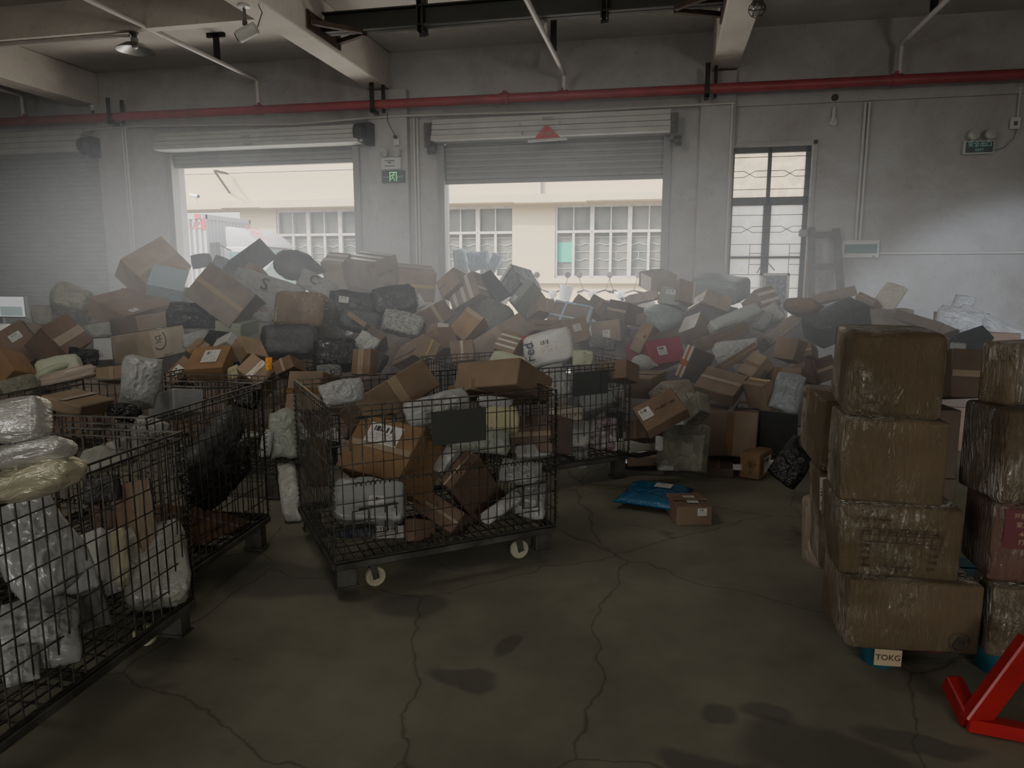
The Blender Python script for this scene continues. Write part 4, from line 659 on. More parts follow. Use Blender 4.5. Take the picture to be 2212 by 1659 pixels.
DATA=[
('B', 'cardboard_box', 'box', 'tan carton tilted on its corner at the peak of the left pile, against the wall', 'kD', (-5.632, 7.082, 1.628), (-0.412, 0.02, 0.868, 0.277), (0.461, 0.57, 0.351), 0, 0, [('K', (0.0, 0.0, -0.175), (0, 1, 0), (0, 0, -1), 0.564, 0.055, '', '')]),
('B', 'wrapped_parcel', 'parcel', 'pale blue film-wrapped parcel tucked under the peak carton of the left pile', 'wBlue', (-5.322, 6.899, 1.474), (-0.194, -0.211, 0.909, 0.302), (0.359, 0.342, 0.23), 0, 0, []),
('B', 'cardboard_box', 'box', 'large plain grey-brown carton leaning flat below the left doorway', 'kG', (-4.37, 6.538, 1.334), (-0.182, 0.202, 0.813, 0.515), (0.644, 0.424, 0.3), 0, 0, [('K', (0.0, 0.0, -0.15), (1, 0, 0), (0, 0, -1), 0.638, 0.055, '', '')]),
('S', 'poly_bag', 'bag', 'small black bag end poking up behind the grey-brown leaning carton', 'bK', (-5.485, 7.743, 1.747), (0.765, 0.545, 0.122, 0.319), (0.266, 0.195, 0.097), 'bag', 0, []),
('S', 'poly_bag', 'bag', 'dark grey bag wedged between the leaning carton and the shiny black peak box', 'bKg', (-5.103, 7.667, 1.684), (0.828, 0.485, 0.273, 0.063), (0.331, 0.192, 0.096), 'bag', 0, []),
('B', 'wrapped_parcel', 'parcel', 'box wrapped in crinkled shiny black plastic pointing up before the truck', 'wKs', (-4.731, 7.537, 1.695), (-0.448, 0.0, 0.84, 0.307), (0.287, 0.522, 0.351), 0, 0, []),
('B', 'cardboard_box', 'box', 'small brown carton corner peeking out above the grey sack marked S', 'kB', (-4.484, 7.267, 1.6), (-0.154, 0.33, 0.735, 0.573), (0.158, 0.15, 0.2), 0, 0, []),
('S', 'woven_sack', 'sack', 'bulging charcoal sack with a gathered neck on the left pile top', 'bKg', (-4.164, 7.62, 1.689), (0.822, 0.522, 0.194, 0.12), (0.537, 0.377, 0.264), 'sack', 0, []),
('S', 'woven_sack', 'sack', 'grey plastic sack printed with a black letter S', 'bGy', (-4.159, 6.973, 1.412), (0.835, 0.493, 0.234, 0.079), (0.786, 0.377, 0.189), 'bag', 0, [('X', 'S', -0.05, 0.05, 0.5, 'ink')]),
('S', 'woven_sack', 'sack', 'grey plastic sack with a dark curved emblem below the charcoal gathered sack', 'bGy', (-3.714, 7.232, 1.474), (0.836, 0.481, 0.262, -0.021), (0.481, 0.234, 0.117), 'bag', 0, [('X', 'C', -0.1, 0.05, 0.6, 'ink')]),
('S', 'poly_bag', 'bag', 'grey bag with a dark red printed mark under the sack marked S', 'bGy', (-4.076, 6.648, 1.233), (0.829, 0.502, 0.19, 0.157), (0.362, 0.287, 0.143), 'bag', 0, [('X', 'NX', 0.1, -0.1, 0.28, 'inkred')]),
('B', 'wrapped_parcel', 'parcel', 'long bundle wrapped in brown tape and grey film, jutting out of the pile centre', 'wBr', (-3.499, 6.737, 1.125), (-0.048, -0.02, 0.808, 0.587), (0.497, 0.34, 0.972), 0.05, 0.02, [('L', (0.209, -0.068, -0.486), (0, 1, 0), (0, 0, -1), 0.119, 0.05, '', ''), ('G', (-0.248, 0.0, 0.0), (0, 0, 1), (-1, 0, 0), 0.962, 0.327, '', '')]),
('S', 'poly_bag', 'bag', 'big dark grey bag sagging under the long taped bundle', 'bKg', (-3.486, 6.18, 0.956), (0.825, 0.504, 0.132, 0.217), (0.54, 0.324, 0.211), 'box', 0, []),
('B', 'cardboard_box', 'box', 'pale olive green box below the sack marked S', 'wGn', (-4.22, 6.46, 1.063), (-0.063, 0.02, 0.996, 0.063), (0.289, 0.307, 0.15), 0, 0, []),
('S', 'poly_bag', 'bag', 'wide black glossy bag right of the big tan carton on the left', 'bK', (-4.706, 6.476, 1.167), (0.814, 0.501, 0.187, 0.226), (0.587, 0.316, 0.158), 'bag', 0, []),
('B', 'cardboard_box', 'box', 'big tan carton with a small label, tipped forward on the left pile', 'kA', (-5.486, 6.513, 1.228), (-0.191, 0.058, 0.974, 0.106), (0.489, 0.605, 0.215), 0, 0, [('L', (-0.186, -0.151, -0.107), (0, 1, 0), (0, 0, -1), 0.097, 0.059, '', '')]),
('B', 'cardboard_box', 'box', 'dark carton with a shiny taped end lying on top of the SF carton', 'kC', (-5.252, 6.347, 1.098), (0.065, 0.05, 0.996, 0.031), (0.337, 0.429, 0.159), 0, 0, [('K', (-0.169, 0.0, 0.0), (0, 1, 0), (-1, 0, 0), 0.425, 0.151, '', '')]),
('B', 'cardboard_box', 'box', 'long tan carton printed SF on its lit end', 'kS', (-4.931, 6.067, 0.91), (0.069, 0.019, 0.997, 0.026), (0.452, 0.475, 0.268), 0, 0, [('P', (-0.226, 0.0, 0.0), (0, 1, 0), (-1, 0, 0), 0.47, 0.26, '', ''), ('SF', (-0.226, -0.133, -0.038), (0, 1, 0), (-1, 0, 0), 0.199, 0.166, '', ''), ('X', (-0.226, 0.18, 0.089), (0, 1, 0), (-1, 0, 0), 0.475, 0.043, 'T4', 'inkgrey'), ('X', (-0.226, -0.047, 0.115), (0, 1, 0), (-1, 0, 0), 0.475, 0.013, 'SF EXPRESS  PACKING', 'inkgrey')]),
('B', 'cardboard_box', 'box', 'small grey taped box marked 101 at the left end of the SF carton', 'wGr', (-5.012, 5.563, 0.881), (-0.49, 0.354, 0.762, 0.235), (0.21, 0.147, 0.2), 0, 0, [('X', (-0.063, -0.029, -0.1), (0, 1, 0), (0, 0, -1), 0.147, 0.046, '101', 'inkred')]),
('S', 'poly_bag', 'bag', 'grey green padded bag above the small box marked 101', 'bGn', (-5.483, 6.02, 1.036), (0.762, 0.508, 0.147, 0.374), (0.29, 0.174, 0.087), 'bag', 0, []),
('B', 'wrapped_parcel', 'parcel', 'olive woven bale with a dark shaded side at the far left of the pile', 'wOl', (-6.117, 6.435, 1.291), (-0.249, -0.148, 0.881, 0.373), (0.358, 0.257, 0.332), 0.06, 0.03, []),
('S', 'poly_bag', 'bag', 'small olive bag under the olive bale, beside the monitor', 'bOl', (-6.279, 6.193, 1.164), (0.779, 0.495, 0.207, 0.326), (0.197, 0.227, 0.128), 'box', 0, []),
('B', 'cardboard_box', 'box', 'brown carton with a tape patch between the labelled carton and the box marked 101', 'kB', (-5.541, 5.613, 0.953), (-0.474, -0.054, 0.855, 0.205), (0.333, 0.3, 0.401), 0, 0, [('K', (-0.017, 0.0, -0.2), (0, 1, 0), (0, 0, -1), 0.297, 0.083, '', '')]),
('B', 'cardboard_box', 'box', 'brown carton with a white label and a lit flap at the left edge', 'kB', (-6.073, 5.811, 0.881), (-0.472, 0.743, -0.178, -0.439), (0.386, 0.295, 0.64), 0, 0, [('L', (-0.077, -0.029, -0.32), (0, -1, 0), (0, 0, -1), 0.106, 0.069, '', ''), ('K', (0.0, -0.147, 0.0), (1, 0, 0), (0, -1, 0), 0.382, 0.512, '', '')]),  # wide lighter strip paints the light on the flap
('B', 'cardboard_box', 'box', 'orange-brown carton cut off by the left edge below the labelled carton', 'kO', (-5.349, 4.914, 0.804), (0.296, 0.211, -0.551, 0.752), (0.283, 0.186, 0.25), 0, 0, []),
('B', 'wrapped_parcel', 'box', 'pale green foam-like box in front of the brown cartons at left', 'wLg', (-5.049, 4.991, 0.737), (-0.45, -0.02, 0.889, 0.081), (0.082, 0.364, 0.3), 0.05, 0.015, []),
('S', 'poly_bag', 'bag', 'light green wrapped package lying on the pale green foam box', 'bLg', (-5.004, 5.044, 0.819), (0.768, 0.489, 0.162, 0.381), (0.348, 0.174, 0.113), 'box', 0, []),
('S', 'wrapped_parcel', 'parcel', 'pinkish tan film-wrapped roll lying before the pale green package', 'bPk', (-4.661, 4.788, 0.784), (0.758, 0.49, 0.142, 0.405), (0.412, 0.112, 0.073), 'box', 0, []),
('B', 'cardboard_box', 'box', 'flat brown carton behind the rear left cage, beside the torn white bag', 'kA', (-4.324, 4.959, 0.78), (-0.436, 0.482, 0.634, 0.42), (0.108, 0.26, 0.25), 0, 0, [('K', (0.0, 0.0, -0.125), (1, 0, 0), (0, 0, -1), 0.107, 0.034, '', '')]),
('S', 'poly_bag', 'bag', 'black bag below the brown carton with the tape patch', 'bK', (-5.02, 5.335, 0.873), (0.823, 0.459, 0.24, 0.23), (0.26, 0.169, 0.084), 'bag', 0, []),
('S', 'poly_bag', 'bag', 'dull green grey bag on the floor end at far left behind the silver parcels', 'bOl', (-4.652, 4.324, 0.784), (0.756, 0.482, 0.162, 0.412), (0.26, 0.141, 0.071), 'bag', 0, []),
('S', 'poly_bag', 'bag', 'large white poly bag with a torn open top in the second left cage', 'bW', (-2.653, 3.175, 1.041), (0.837, 0.455, 0.221, 0.208), (0.206, 0.305, 0.103), 'bag', 0, []),
('B', 'cardboard_box', 'box', 'tan carton with a white shipping label left of the orange carton', 'kA', (-3.549, 4.703, 0.827), (-0.249, 0.124, 0.855, 0.437), (0.115, 0.22, 0.25), 0, 0, [('L', (0.006, -0.011, -0.125), (0, 1, 0), (0, 0, -1), 0.088, 0.058, '', '')]),
('B', 'cardboard_box', 'box', 'orange brown carton with a large barcode label heaped above the left cage', 'kO', (-3.269, 4.639, 0.937), (-0.0, -0.144, 0.963, 0.226), (0.273, 0.305, 0.13), 0, 0, [('L', (-0.022, 0.0, -0.065), (-1, 0, 0), (0, 0, -1), 0.115, 0.168, '', '')]),
('S', 'poly_bag', 'bag', 'yellow green padded bag sticking out right of the orange carton', 'bYg', (-3.096, 4.653, 0.872), (0.769, 0.504, 0.06, 0.389), (0.119, 0.119, 0.06), 'bag', 0, []),
('B', 'cardboard_box', 'box', 'tan carton with clear tape right of the orange barcode carton', 'kA', (-2.977, 4.782, 0.82), (-0.281, 0.115, 0.871, 0.386), (0.219, 0.172, 0.3), 0, 0, [('K', (0.0, 0.0, -0.15), (0, 1, 0), (0, 0, -1), 0.17, 0.044, '', '')]),
('B', 'wrapped_parcel', 'parcel', 'white glossy film-wrapped slab standing behind the orange carton', 'wW', (-3.461, 5.209, 0.992), (-0.486, -0.173, 0.8, 0.306), (0.217, 0.11, 0.2), 0, 0, []),
('B', 'wrapped_parcel', 'parcel', 'dark grey plastic-wrapped box behind the white glossy slab', 'wKd', (-3.818, 5.626, 0.92), (0.012, 0.1, 0.92, 0.378), (0.26, 0.205, 0.3), 0, 0, []),
('S', 'poly_bag', 'bag', 'crumpled white printed bag right of the SF carton', 'bW', (-4.153, 5.713, 1.005), (0.784, 0.51, 0.118, 0.333), (0.253, 0.16, 0.08), 'bag', 0, []),
('B', 'cardboard_box', 'box', 'small light tan carton tucked right behind the orange barcode carton', 'kD', (-3.206, 5.069, 0.987), (-0.076, 0.432, 0.67, 0.599), (0.213, 0.118, 0.2), 0, 0, [('K', (0.0, 0.0, -0.1), (1, 0, 0), (0, 0, -1), 0.211, 0.015, '', '')]),
('B', 'cardboard_box', 'box', 'flat reddish carton inside the far wire cage behind', 'kB', (-2.669, 4.707, 0.916), (-0.297, 0.425, 0.703, 0.486), (0.103, 0.15, 0.2), 0, 0, [('K', (0.0, 0.0, -0.1), (1, 0, 0), (0, 0, -1), 0.102, 0.02, '', '')]),
('S', 'poly_bag', 'bag', 'small bright orange packet in the far wire cage', 'bOr', (-2.815, 4.678, 0.947), (0.828, 0.493, 0.137, 0.23), (0.054, 0.118, 0.027), 'bag', 0, []),
('B', 'cardboard_box', 'box', 'tan carton end showing right beside the printed SF carton face', 'kA', (-3.93, 5.425, 0.91), (-0.242, 0.081, 0.911, 0.324), (0.127, 0.17, 0.2), 0, 0, [('T', (0.0, 0.0, -0.1), (0, 1, 0), (0, 0, -1), 0.169, 0.017, '', '')]),
('B', 'cardboard_box', 'box', 'tan carton with white taped lid behind the big stamped carton', 'kA', (-3.872, 8.088, 1.611), (-0.038, 0.01, 0.969, 0.245), (0.273, 0.278, 0.391), 0, 0, [('W', (0.0, -0.056, -0.195), (1, 0, 0), (0, 0, -1), 0.27, 0.056, '', ''), ('W', (0.0, 0.056, -0.195), (1, 0, 0), (0, 0, -1), 0.27, 0.056, '', '')]),
('B', 'cardboard_box', 'box', 'big stamped carton with striped tape on its lid, on the pile below the exit sign', 'kM', (-3.443, 8.067, 1.612), (0.009, 0.318, 0.934, 0.161), (0.733, 0.365, 0.374), 0, 0, [('W', (0.0, -0.091, -0.187), (1, 0, 0), (0, 0, -1), 0.726, 0.051, '', ''), ('W', (0.0, 0.018, -0.187), (1, 0, 0), (0, 0, -1), 0.726, 0.051, '', ''), ('W', (0.0, 0.128, -0.187), (1, 0, 0), (0, 0, -1), 0.726, 0.044, '', ''), ('X', (-0.367, 0.0, -0.03), (0, 1, 0), (-1, 0, 0), 0.365, 0.052, '2023 PAY', 'inkbr'), ('X', (-0.367, -0.029, 0.105), (0, 1, 0), (-1, 0, 0), 0.365, 0.06, 'PAL', 'inkbr')]),
('B', 'cardboard_box', 'box', 'tan carton with a yellow tape band right of the big stamped carton', 'kD', (-2.848, 7.948, 1.497), (-0.06, -0.221, 0.97, 0.079), (0.42, 0.528, 0.334), 0, 0, [('Y', (0.0, -0.264, -0.007), (1, 0, 0), (0, -1, 0), 0.416, 0.04, '', ''), ('K', (0.0, 0.0, -0.167), (1, 0, 0), (0, 0, -1), 0.416, 0.106, '', '')]),
('B', 'cardboard_box', 'box', 'pinkish tan printed carton tilted behind the striped tape carton', 'kD', (-2.232, 7.508, 1.463), (-0.125, 0.503, 0.636, 0.571), (0.229, 0.274, 0.25), 0, 0, [('X', (0.0, -0.082, -0.125), (0, 1, 0), (0, 0, -1), 0.274, 0.027, 'FRAGILE', 'inkbr')]),
('B', 'cardboard_box', 'box', 'carton striped with pale packing tape, tilted up in the middle of the pile', 'kM', (-2.03, 7.576, 1.373), (0.52, 0.206, -0.596, 0.576), (0.282, 0.387, 0.436), 0, 0, [('W', (0.0, -0.097, 0.218), (1, 0, 0), (0, 0, 1), 0.28, 0.046, '', ''), ('W', (0.0, 0.0, 0.218), (1, 0, 0), (0, 0, 1), 0.28, 0.046, '', ''), ('W', (0.0, 0.116, 0.218), (1, 0, 0), (0, 0, 1), 0.28, 0.046, '', ''), ('W', (-0.056, -0.193, 0.0), (0, 0, 1), (0, -1, 0), 0.432, 0.034, '', '')]),
('S', 'poly_bag', 'bag', 'black plastic-wrapped bale right under the big stamped carton', 'bK', (-2.76, 7.067, 1.31), (0.814, 0.536, 0.063, 0.213), (0.474, 0.316, 0.205), 'box', 0, []),
('S', 'poly_bag', 'bag', 'black bag with a white address label under the charcoal sack', 'bK', (-3.173, 6.934, 1.273), (0.834, 0.517, 0.151, 0.122), (0.497, 0.275, 0.179), 'box', 0, [('L', -0.18, 0.05, 0.2, 0.25)]),
('S', 'poly_bag', 'bag', 'dark bag in shadow between the long taped bundle and the newsprint parcel', 'bKg', (-3.012, 6.747, 1.117), (0.845, 0.5, 0.177, 0.067), (0.421, 0.23, 0.149), 'box', 0, []),
('B', 'wrapped_parcel', 'parcel', 'flat white labelled parcel slid beside the black wrapped bale', 'wW', (-2.551, 7.177, 1.301), (-0.461, 0.168, 0.83, 0.264), (0.147, 0.121, 0.08), 0, 0, [('L', (0.0, 0.0, -0.04), (0, 1, 0), (0, 0, -1), 0.085, 0.103, '', '')]),
('S', 'wrapped_parcel', 'parcel', 'parcel wrapped in printed grey newsprint and film', 'newsp', (-2.502, 6.61, 1.109), (0.847, 0.505, 0.158, 0.05), (0.407, 0.234, 0.152), 'box', 0, []),
('B', 'cardboard_box', 'box', 'dark brown carton left of the tape-striped carton', 'kC', (-2.352, 6.95, 1.109), (-0.449, 0.139, 0.831, 0.298), (0.209, 0.363, 0.401), 0, 0, [('K', (0.0, 0.0, -0.2), (1, 0, 0), (0, 0, -1), 0.207, 0.047, '', '')]),
('B', 'cardboard_box', 'box', 'orange brown carton with a taped corner under the tape-striped carton', 'kO', (-1.841, 6.69, 1.053), (-0.142, 0.264, 0.824, 0.481), (0.214, 0.301, 0.3), 0, 0, [('K', (0.0, 0.12, -0.15), (1, 0, 0), (0, 0, -1), 0.212, 0.045, '', '')]),
('S', 'poly_bag', 'bag', 'grey shiny film bag right of the orange brown carton mid pile', 'bKs', (-1.673, 6.909, 1.113), (0.84, 0.491, 0.197, -0.121), (0.376, 0.414, 0.245), 'box', 0, []),
('B', 'cardboard_box', 'box', 'tan carton with a crinkled white taped end, centre of the pile', 'kA', (-2.261, 6.721, 0.948), (0.068, 0.407, 0.902, -0.127), (0.593, 0.143, 0.235), 0, 0, [('W', (-0.297, 0.0, 0.0), (0, 0, 1), (-1, 0, 0), 0.233, 0.114, '', '')]),
('B', 'cardboard_box', 'box', 'tan film-wrapped carton with a pale end, behind the centre cage', 'kA', (-2.185, 6.081, 0.869), (0.79, 0.059, -0.497, 0.354), (0.209, 0.622, 0.187), 0, 0, [('K', (-0.021, 0.0, 0.093), (0, 1, 0), (0, 0, 1), 0.616, 0.063, '', ''), ('Y', (0.0, -0.311, -0.009), (1, 0, 0), (0, -1, 0), 0.207, 0.015, '', '')]),
('B', 'cardboard_box', 'box', 'reddish carton beside the white taped end carton', 'kB', (-2.031, 6.287, 0.941), (-0.246, -0.423, 0.771, 0.407), (0.206, 0.22, 0.3), 0, 0, []),
('B', 'cardboard_box', 'box', 'tan carton behind the back rim of the right cage', 'kA', (-1.745, 6.115, 0.87), (-0.399, 0.496, 0.676, 0.37), (0.187, 0.21, 0.3), 0, 0, [('K', (0.0, 0.0, -0.15), (1, 0, 0), (0, 0, -1), 0.185, 0.027, '', '')]),
('B', 'cardboard_box', 'box', 'large dull carton tilted above the pale-taped carton, centre right of pile', 'kM', (-1.617, 6.683, 0.861), (-0.372, 0.199, 0.848, 0.321), (0.258, 0.688, 0.501), 0, 0, [('K', (0.0, 0.0, -0.25), (1, 0, 0), (0, 0, -1), 0.255, 0.089, '', '')]),
('B', 'cardboard_box', 'box', 'small dark grey box under the newsprint parcel', 'kC', (-2.661, 6.322, 0.962), (-0.207, 0.185, 0.882, 0.381), (0.182, 0.113, 0.25), 0, 0, []),
('B', 'cardboard_box', 'box', 'narrow brown carton standing upright behind the centre cage', 'kB', (-2.329, 5.286, 0.892), (-0.382, 0.595, 0.526, 0.472), (0.207, 0.171, 0.12), 0, 0, [('K', (0.0, 0.0, -0.06), (1, 0, 0), (0, 0, -1), 0.205, 0.051, '', '')]),
('S', 'poly_bag', 'bag', 'silver grey crumpled bag at the end of the long taped bundle', 'bS', (-2.681, 6.129, 0.965), (0.85, 0.453, 0.255, -0.085), (0.221, 0.209, 0.105), 'bag', 0, []),
('S', 'poly_bag', 'bag', 'black bag in deep shadow below the long taped bundle', 'bK', (-2.889, 5.903, 0.869), (0.836, 0.501, 0.116, 0.193), (0.397, 0.295, 0.192), 'box', 0, []),
('S', 'woven_sack', 'sack', 'pale teal sack standing outside the right doorway', 'bTeal', (-2.988, 10.361, 1.78), (0.817, 0.556, 0.064, 0.137), (0.244, 0.431, 0.122), 'bag', 0, []),
('S', 'woven_sack', 'sack', 'blue and white striped sack in daylight by the right doorway', 'stripe', (-2.687, 10.323, 1.787), (0.813, 0.559, 0.032, 0.162), (0.371, 0.334, 0.167), 'bag', 0, []),
('S', 'woven_sack', 'sack', 'narrow blue striped sack leaning on the right of the striped sacks', 'stripe', (-2.442, 10.212, 1.739), (0.825, 0.527, 0.184, -0.084), (0.165, 0.348, 0.082), 'bag', 0, []),
('B', 'wrapped_parcel', 'parcel', 'dark green wrapped box below the striped sacks', 'wKd', (-1.855, 7.62, 1.386), (-0.352, 0.222, 0.851, 0.32), (0.377, 0.189, 0.3), 0, 0, []),
('B', 'wrapped_parcel', 'parcel', 'dark film-wrapped box with a white striped top edge beside the striped sacks', 'wKd', (-1.579, 7.881, 1.479), (0.012, 0.511, 0.597, 0.619), (0.343, 0.237, 0.3), 0, 0, [('W', (0.137, 0.0, -0.15), (0, 1, 0), (0, 0, -1), 0.234, 0.041, '', '')]),
('B', 'cardboard_box', 'box', 'thin tan carton edge showing between dark bags left of the newsprint parcel', 'kA', (-2.932, 6.595, 1.118), (-0.113, 0.255, 0.794, 0.54), (0.255, 0.049, 0.2), 0, 0, []),
('S', 'poly_bag', 'bag', 'dark grey bag behind the narrow upright carton', 'bKg', (-2.448, 5.774, 0.849), (0.858, 0.458, 0.228, -0.053), (0.219, 0.197, 0.099), 'bag', 0, []),
('B', 'wrapped_parcel', 'parcel', 'grey green film-wrapped box with a sunlit edge before the motorbikes', 'wGg', (-1.389, 7.489, 1.282), (0.829, 0.338, -0.307, 0.324), (0.319, 0.109, 0.471), 0, 0, [('L', (-0.102, 0.0, 0.235), (1, 0, 0), (0, 0, 1), 0.064, 0.049, '', '')]),
('B', 'cardboard_box', 'box', 'flat carton criss-crossed with pale blue tape', 'kM', (-0.935, 7.327, 1.146), (-0.167, 0.692, 0.701, 0.043), (0.576, 0.422, 0.128), 0, 0, [('Bl', (0.242, 0.0, -0.064), (0, 1, 0), (0, 0, -1), 0.417, 0.058, '', ''), ('Bl', (-0.173, 0.0, -0.064), (0, 1, 0), (0, 0, -1), 0.417, 0.046, '', ''), ('Bl', (0.0, -0.084, -0.064), (1, 0, 0), (0, 0, -1), 0.57, 0.025, '', ''), ('Bl', (0.0, 0.181, -0.064), (1, 0, 0), (0, 0, -1), 0.57, 0.034, '', '')]),
('B', 'cardboard_box', 'box', 'dull brown carton below the blue-taped carton', 'kM', (-1.163, 6.804, 1.061), (0.365, 0.535, -0.221, 0.729), (0.11, 0.326, 0.3), 0, 0, [('T', (0.0, 0.0, 0.15), (0, 1, 0), (0, 0, 1), 0.323, 0.014, '', '')]),
('B', 'cardboard_box', 'box', 'grey-brown carton with a small white label, tilted right of the red and navy printed bag', 'kM', (-0.885, 6.728, 1.036), (0.538, -0.239, -0.759, -0.28), (0.228, 0.285, 0.3), 0, 0, [('L', (0.023, 0.0, -0.15), (0, 1, 0), (0, 0, -1), 0.094, 0.068, '', '')]),
('B', 'cardboard_box', 'box', 'carton with a square white label under the tan open lid carton', 'kM', (-0.517, 7.176, 1.005), (0.056, 0.089, 0.99, -0.097), (0.289, 0.34, 0.216), 0, 0, [('L', (-0.006, -0.17, 0.032), (-1, 0, 0), (0, -1, 0), 0.072, 0.086, '', '')]),
('B', 'cardboard_box', 'box', 'dark carton peak rising in front of the middle motorbike, the left of two', 'kC', (-0.774, 7.751, 1.208), (-0.018, 0.365, 0.747, 0.555), (0.315, 0.132, 0.3), 0, 0, [('T', (0.0, 0.0, -0.15), (1, 0, 0), (0, 0, -1), 0.312, 0.017, '', '')]),
('B', 'cardboard_box', 'box', 'dark carton peak rising in front of the middle motorbike, the right of two', 'kC', (-0.595, 7.633, 1.207), (0.025, 0.387, 0.716, 0.58), (0.306, 0.162, 0.3), 0, 0, [('T', (0.0, 0.0, -0.15), (0, 1, 0), (0, 0, -1), 0.16, 0.04, '', '')]),
('B', 'cardboard_box', 'box', 'dark brown carton standing left of the grey teal poly bag', 'kC', (-0.386, 7.373, 1.196), (-0.33, 0.711, 0.342, 0.519), (0.198, 0.236, 0.3), 0, 0, [('K', (0.0, 0.0, -0.15), (0, 1, 0), (0, 0, -1), 0.234, 0.026, '', '')]),
('B', 'cardboard_box', 'box', 'tan carton with a pale lid in front of the flat clear-wrapped parcel', 'kA', (-0.324, 7.456, 1.158), (-0.082, 0.503, 0.857, 0.071), (0.249, 0.19, 0.109), 0, 0, [('T', (0.0, 0.0, -0.055), (0, 1, 0), (0, 0, -1), 0.188, 0.032, '', '')]),
('S', 'wrapped_parcel', 'parcel', 'flat clear-wrapped parcel in front of the right motorbike', 'wCl', (-0.234, 7.889, 1.335), (0.833, 0.539, -0.058, 0.115), (0.369, 0.115, 0.075), 'box', 0, []),
('B', 'cardboard_box', 'box', 'carton with a shiny film end standing high by the right door jamb', 'kM', (-0.081, 8.658, 1.516), (-0.067, 0.492, 0.861, 0.11), (0.341, 0.316, 0.181), 0, 0, [('W', (-0.017, -0.158, 0.0), (0, 0, 1), (0, -1, 0), 0.179, 0.239, '', '')]),
('B', 'wrapped_parcel', 'parcel', 'grey parcel with a faint printed panel under the high carton by the jamb', 'wGg', (0.112, 7.848, 1.327), (-0.279, 0.754, 0.359, 0.475), (0.188, 0.266, 0.2), 0, 0, [('L', (0.038, 0.0, -0.1), (0, 1, 0), (0, 0, -1), 0.133, 0.056, '', '')]),
('B', 'wrapped_parcel', 'parcel', 'box in crinkled grey teal poly with a shiny top', 'wGt', (-0.005, 7.511, 1.148), (-0.074, 0.446, 0.876, 0.167), (0.345, 0.316, 0.165), 0.06, 0.03, []),
('S', 'poly_bag', 'bag', 'small grey bag peak behind the grey teal poly box', 'bGy', (0.048, 7.92, 1.319), (0.838, 0.539, -0.049, 0.071), (0.195, 0.103, 0.052), 'bag', 0, []),
('B', 'cardboard_box', 'box', 'red box with a grey brown lid and a white label', 'red', (-0.068, 6.675, 0.868), (-0.48, 0.343, 0.76, 0.272), (0.284, 0.386, 0.351), 0, 0, [('L', (-0.023, -0.046, -0.175), (0, 1, 0), (0, 0, -1), 0.1, 0.08, '', ''), ('Kb', (0.114, 0.0, -0.175), (0, 1, 0), (0, 0, -1), 0.382, 0.057, '', '')]),
('B', 'cardboard_box', 'box', 'carton with a crinkled lit lid above the red box', 'kM', (0.331, 7.242, 1.012), (0.25, 0.191, 0.921, 0.229), (0.218, 0.272, 0.279), 0, 0, [('W', (0.0, 0.0, -0.14), (0, 1, 0), (0, 0, -1), 0.269, 0.196, '', '')]),  # broad pale strip paints the light on the lid
('B', 'cardboard_box', 'box', 'carton with a sunlit narrow flap below the grey teal wrapped top box', 'kM', (0.476, 8.044, 1.248), (0.8, -0.018, -0.569, 0.191), (0.161, 0.586, 0.294), 0, 0, [('W', (0.0, 0.0, 0.147), (0, 1, 0), (0, 0, 1), 0.58, 0.113, '', '')]),  # long pale strip stands for sunlight on the narrow flap
('B', 'cardboard_box', 'box', 'long thin tan carton leaning between the labelled carton and the red box', 'kA', (-0.162, 6.536, 1.006), (0.069, 0.338, 0.763, 0.547), (0.125, 0.281, 0.12), 0, 0, [('K', (0.0, 0.0, -0.06), (1, 0, 0), (0, 0, -1), 0.124, 0.037, '', '')]),
('B', 'cardboard_box', 'box', 'carton with an orange and white taped edge right of the red box', 'kC', (0.298, 6.636, 0.77), (0.381, -0.186, -0.54, 0.727), (0.1, 0.303, 0.276), 0, 0, [('W', (0.0, 0.0, 0.138), (0, 1, 0), (0, 0, 1), 0.3, 0.09, '', ''), ('O', (0.0, 0.0, 0.138), (0, 1, 0), (0, 0, 1), 0.3, 0.03, '', ''), ('O', (0.0, 0.015, 0.138), (1, 0, 0), (0, 0, 1), 0.099, 0.054, '', '')]),
('S', 'poly_bag', 'bag', 'round silver grey bag between the right cage and the red box', 'bS', (-0.157, 6.12, 0.842), (0.859, 0.508, 0.042, -0.049), (0.208, 0.154, 0.108), 'sack', 0, []),
('S', 'poly_bag', 'bag', 'grey shiny bag below the carton with the square label', 'bKs', (-0.544, 6.622, 0.954), (0.854, 0.516, 0.057, -0.025), (0.286, 0.138, 0.069), 'bag', 0, []),
('B', 'poly_bag', 'bag', 'white bag with a navy and red printed band, lying on the right cage', 'wFx', (-0.872, 5.509, 1.009), (-0.313, 0.531, 0.638, 0.462), (0.265, 0.374, 0.14), 0.018, 0.012, [('Rd', (0.096, -0.149, -0.07), (0, 1, 0), (0, 0, -1), 0.075, 0.064, '', ''), ('X', (-0.021, -0.138, -0.07), (1, 0, 0), (0, 0, -1), 0.265, 0.112, 'Fed', 'navy'), ('L', (0.0, 0.0, -0.07), (0, 1, 0), (0, 0, -1), 0.112, 0.133, '', '')]),
('B', 'cardboard_box', 'box', 'carton with bright striped tape left of the red and navy printed bag', 'kA', (-1.239, 5.943, 0.949), (0.042, 0.264, 0.866, 0.422), (0.226, 0.2, 0.25), 0, 0, [('W', (0.0, -0.05, -0.125), (1, 0, 0), (0, 0, -1), 0.224, 0.02, '', ''), ('W', (0.0, 0.0, -0.125), (1, 0, 0), (0, 0, -1), 0.224, 0.02, '', ''), ('W', (0.0, 0.05, -0.125), (1, 0, 0), (0, 0, -1), 0.224, 0.02, '', '')]),
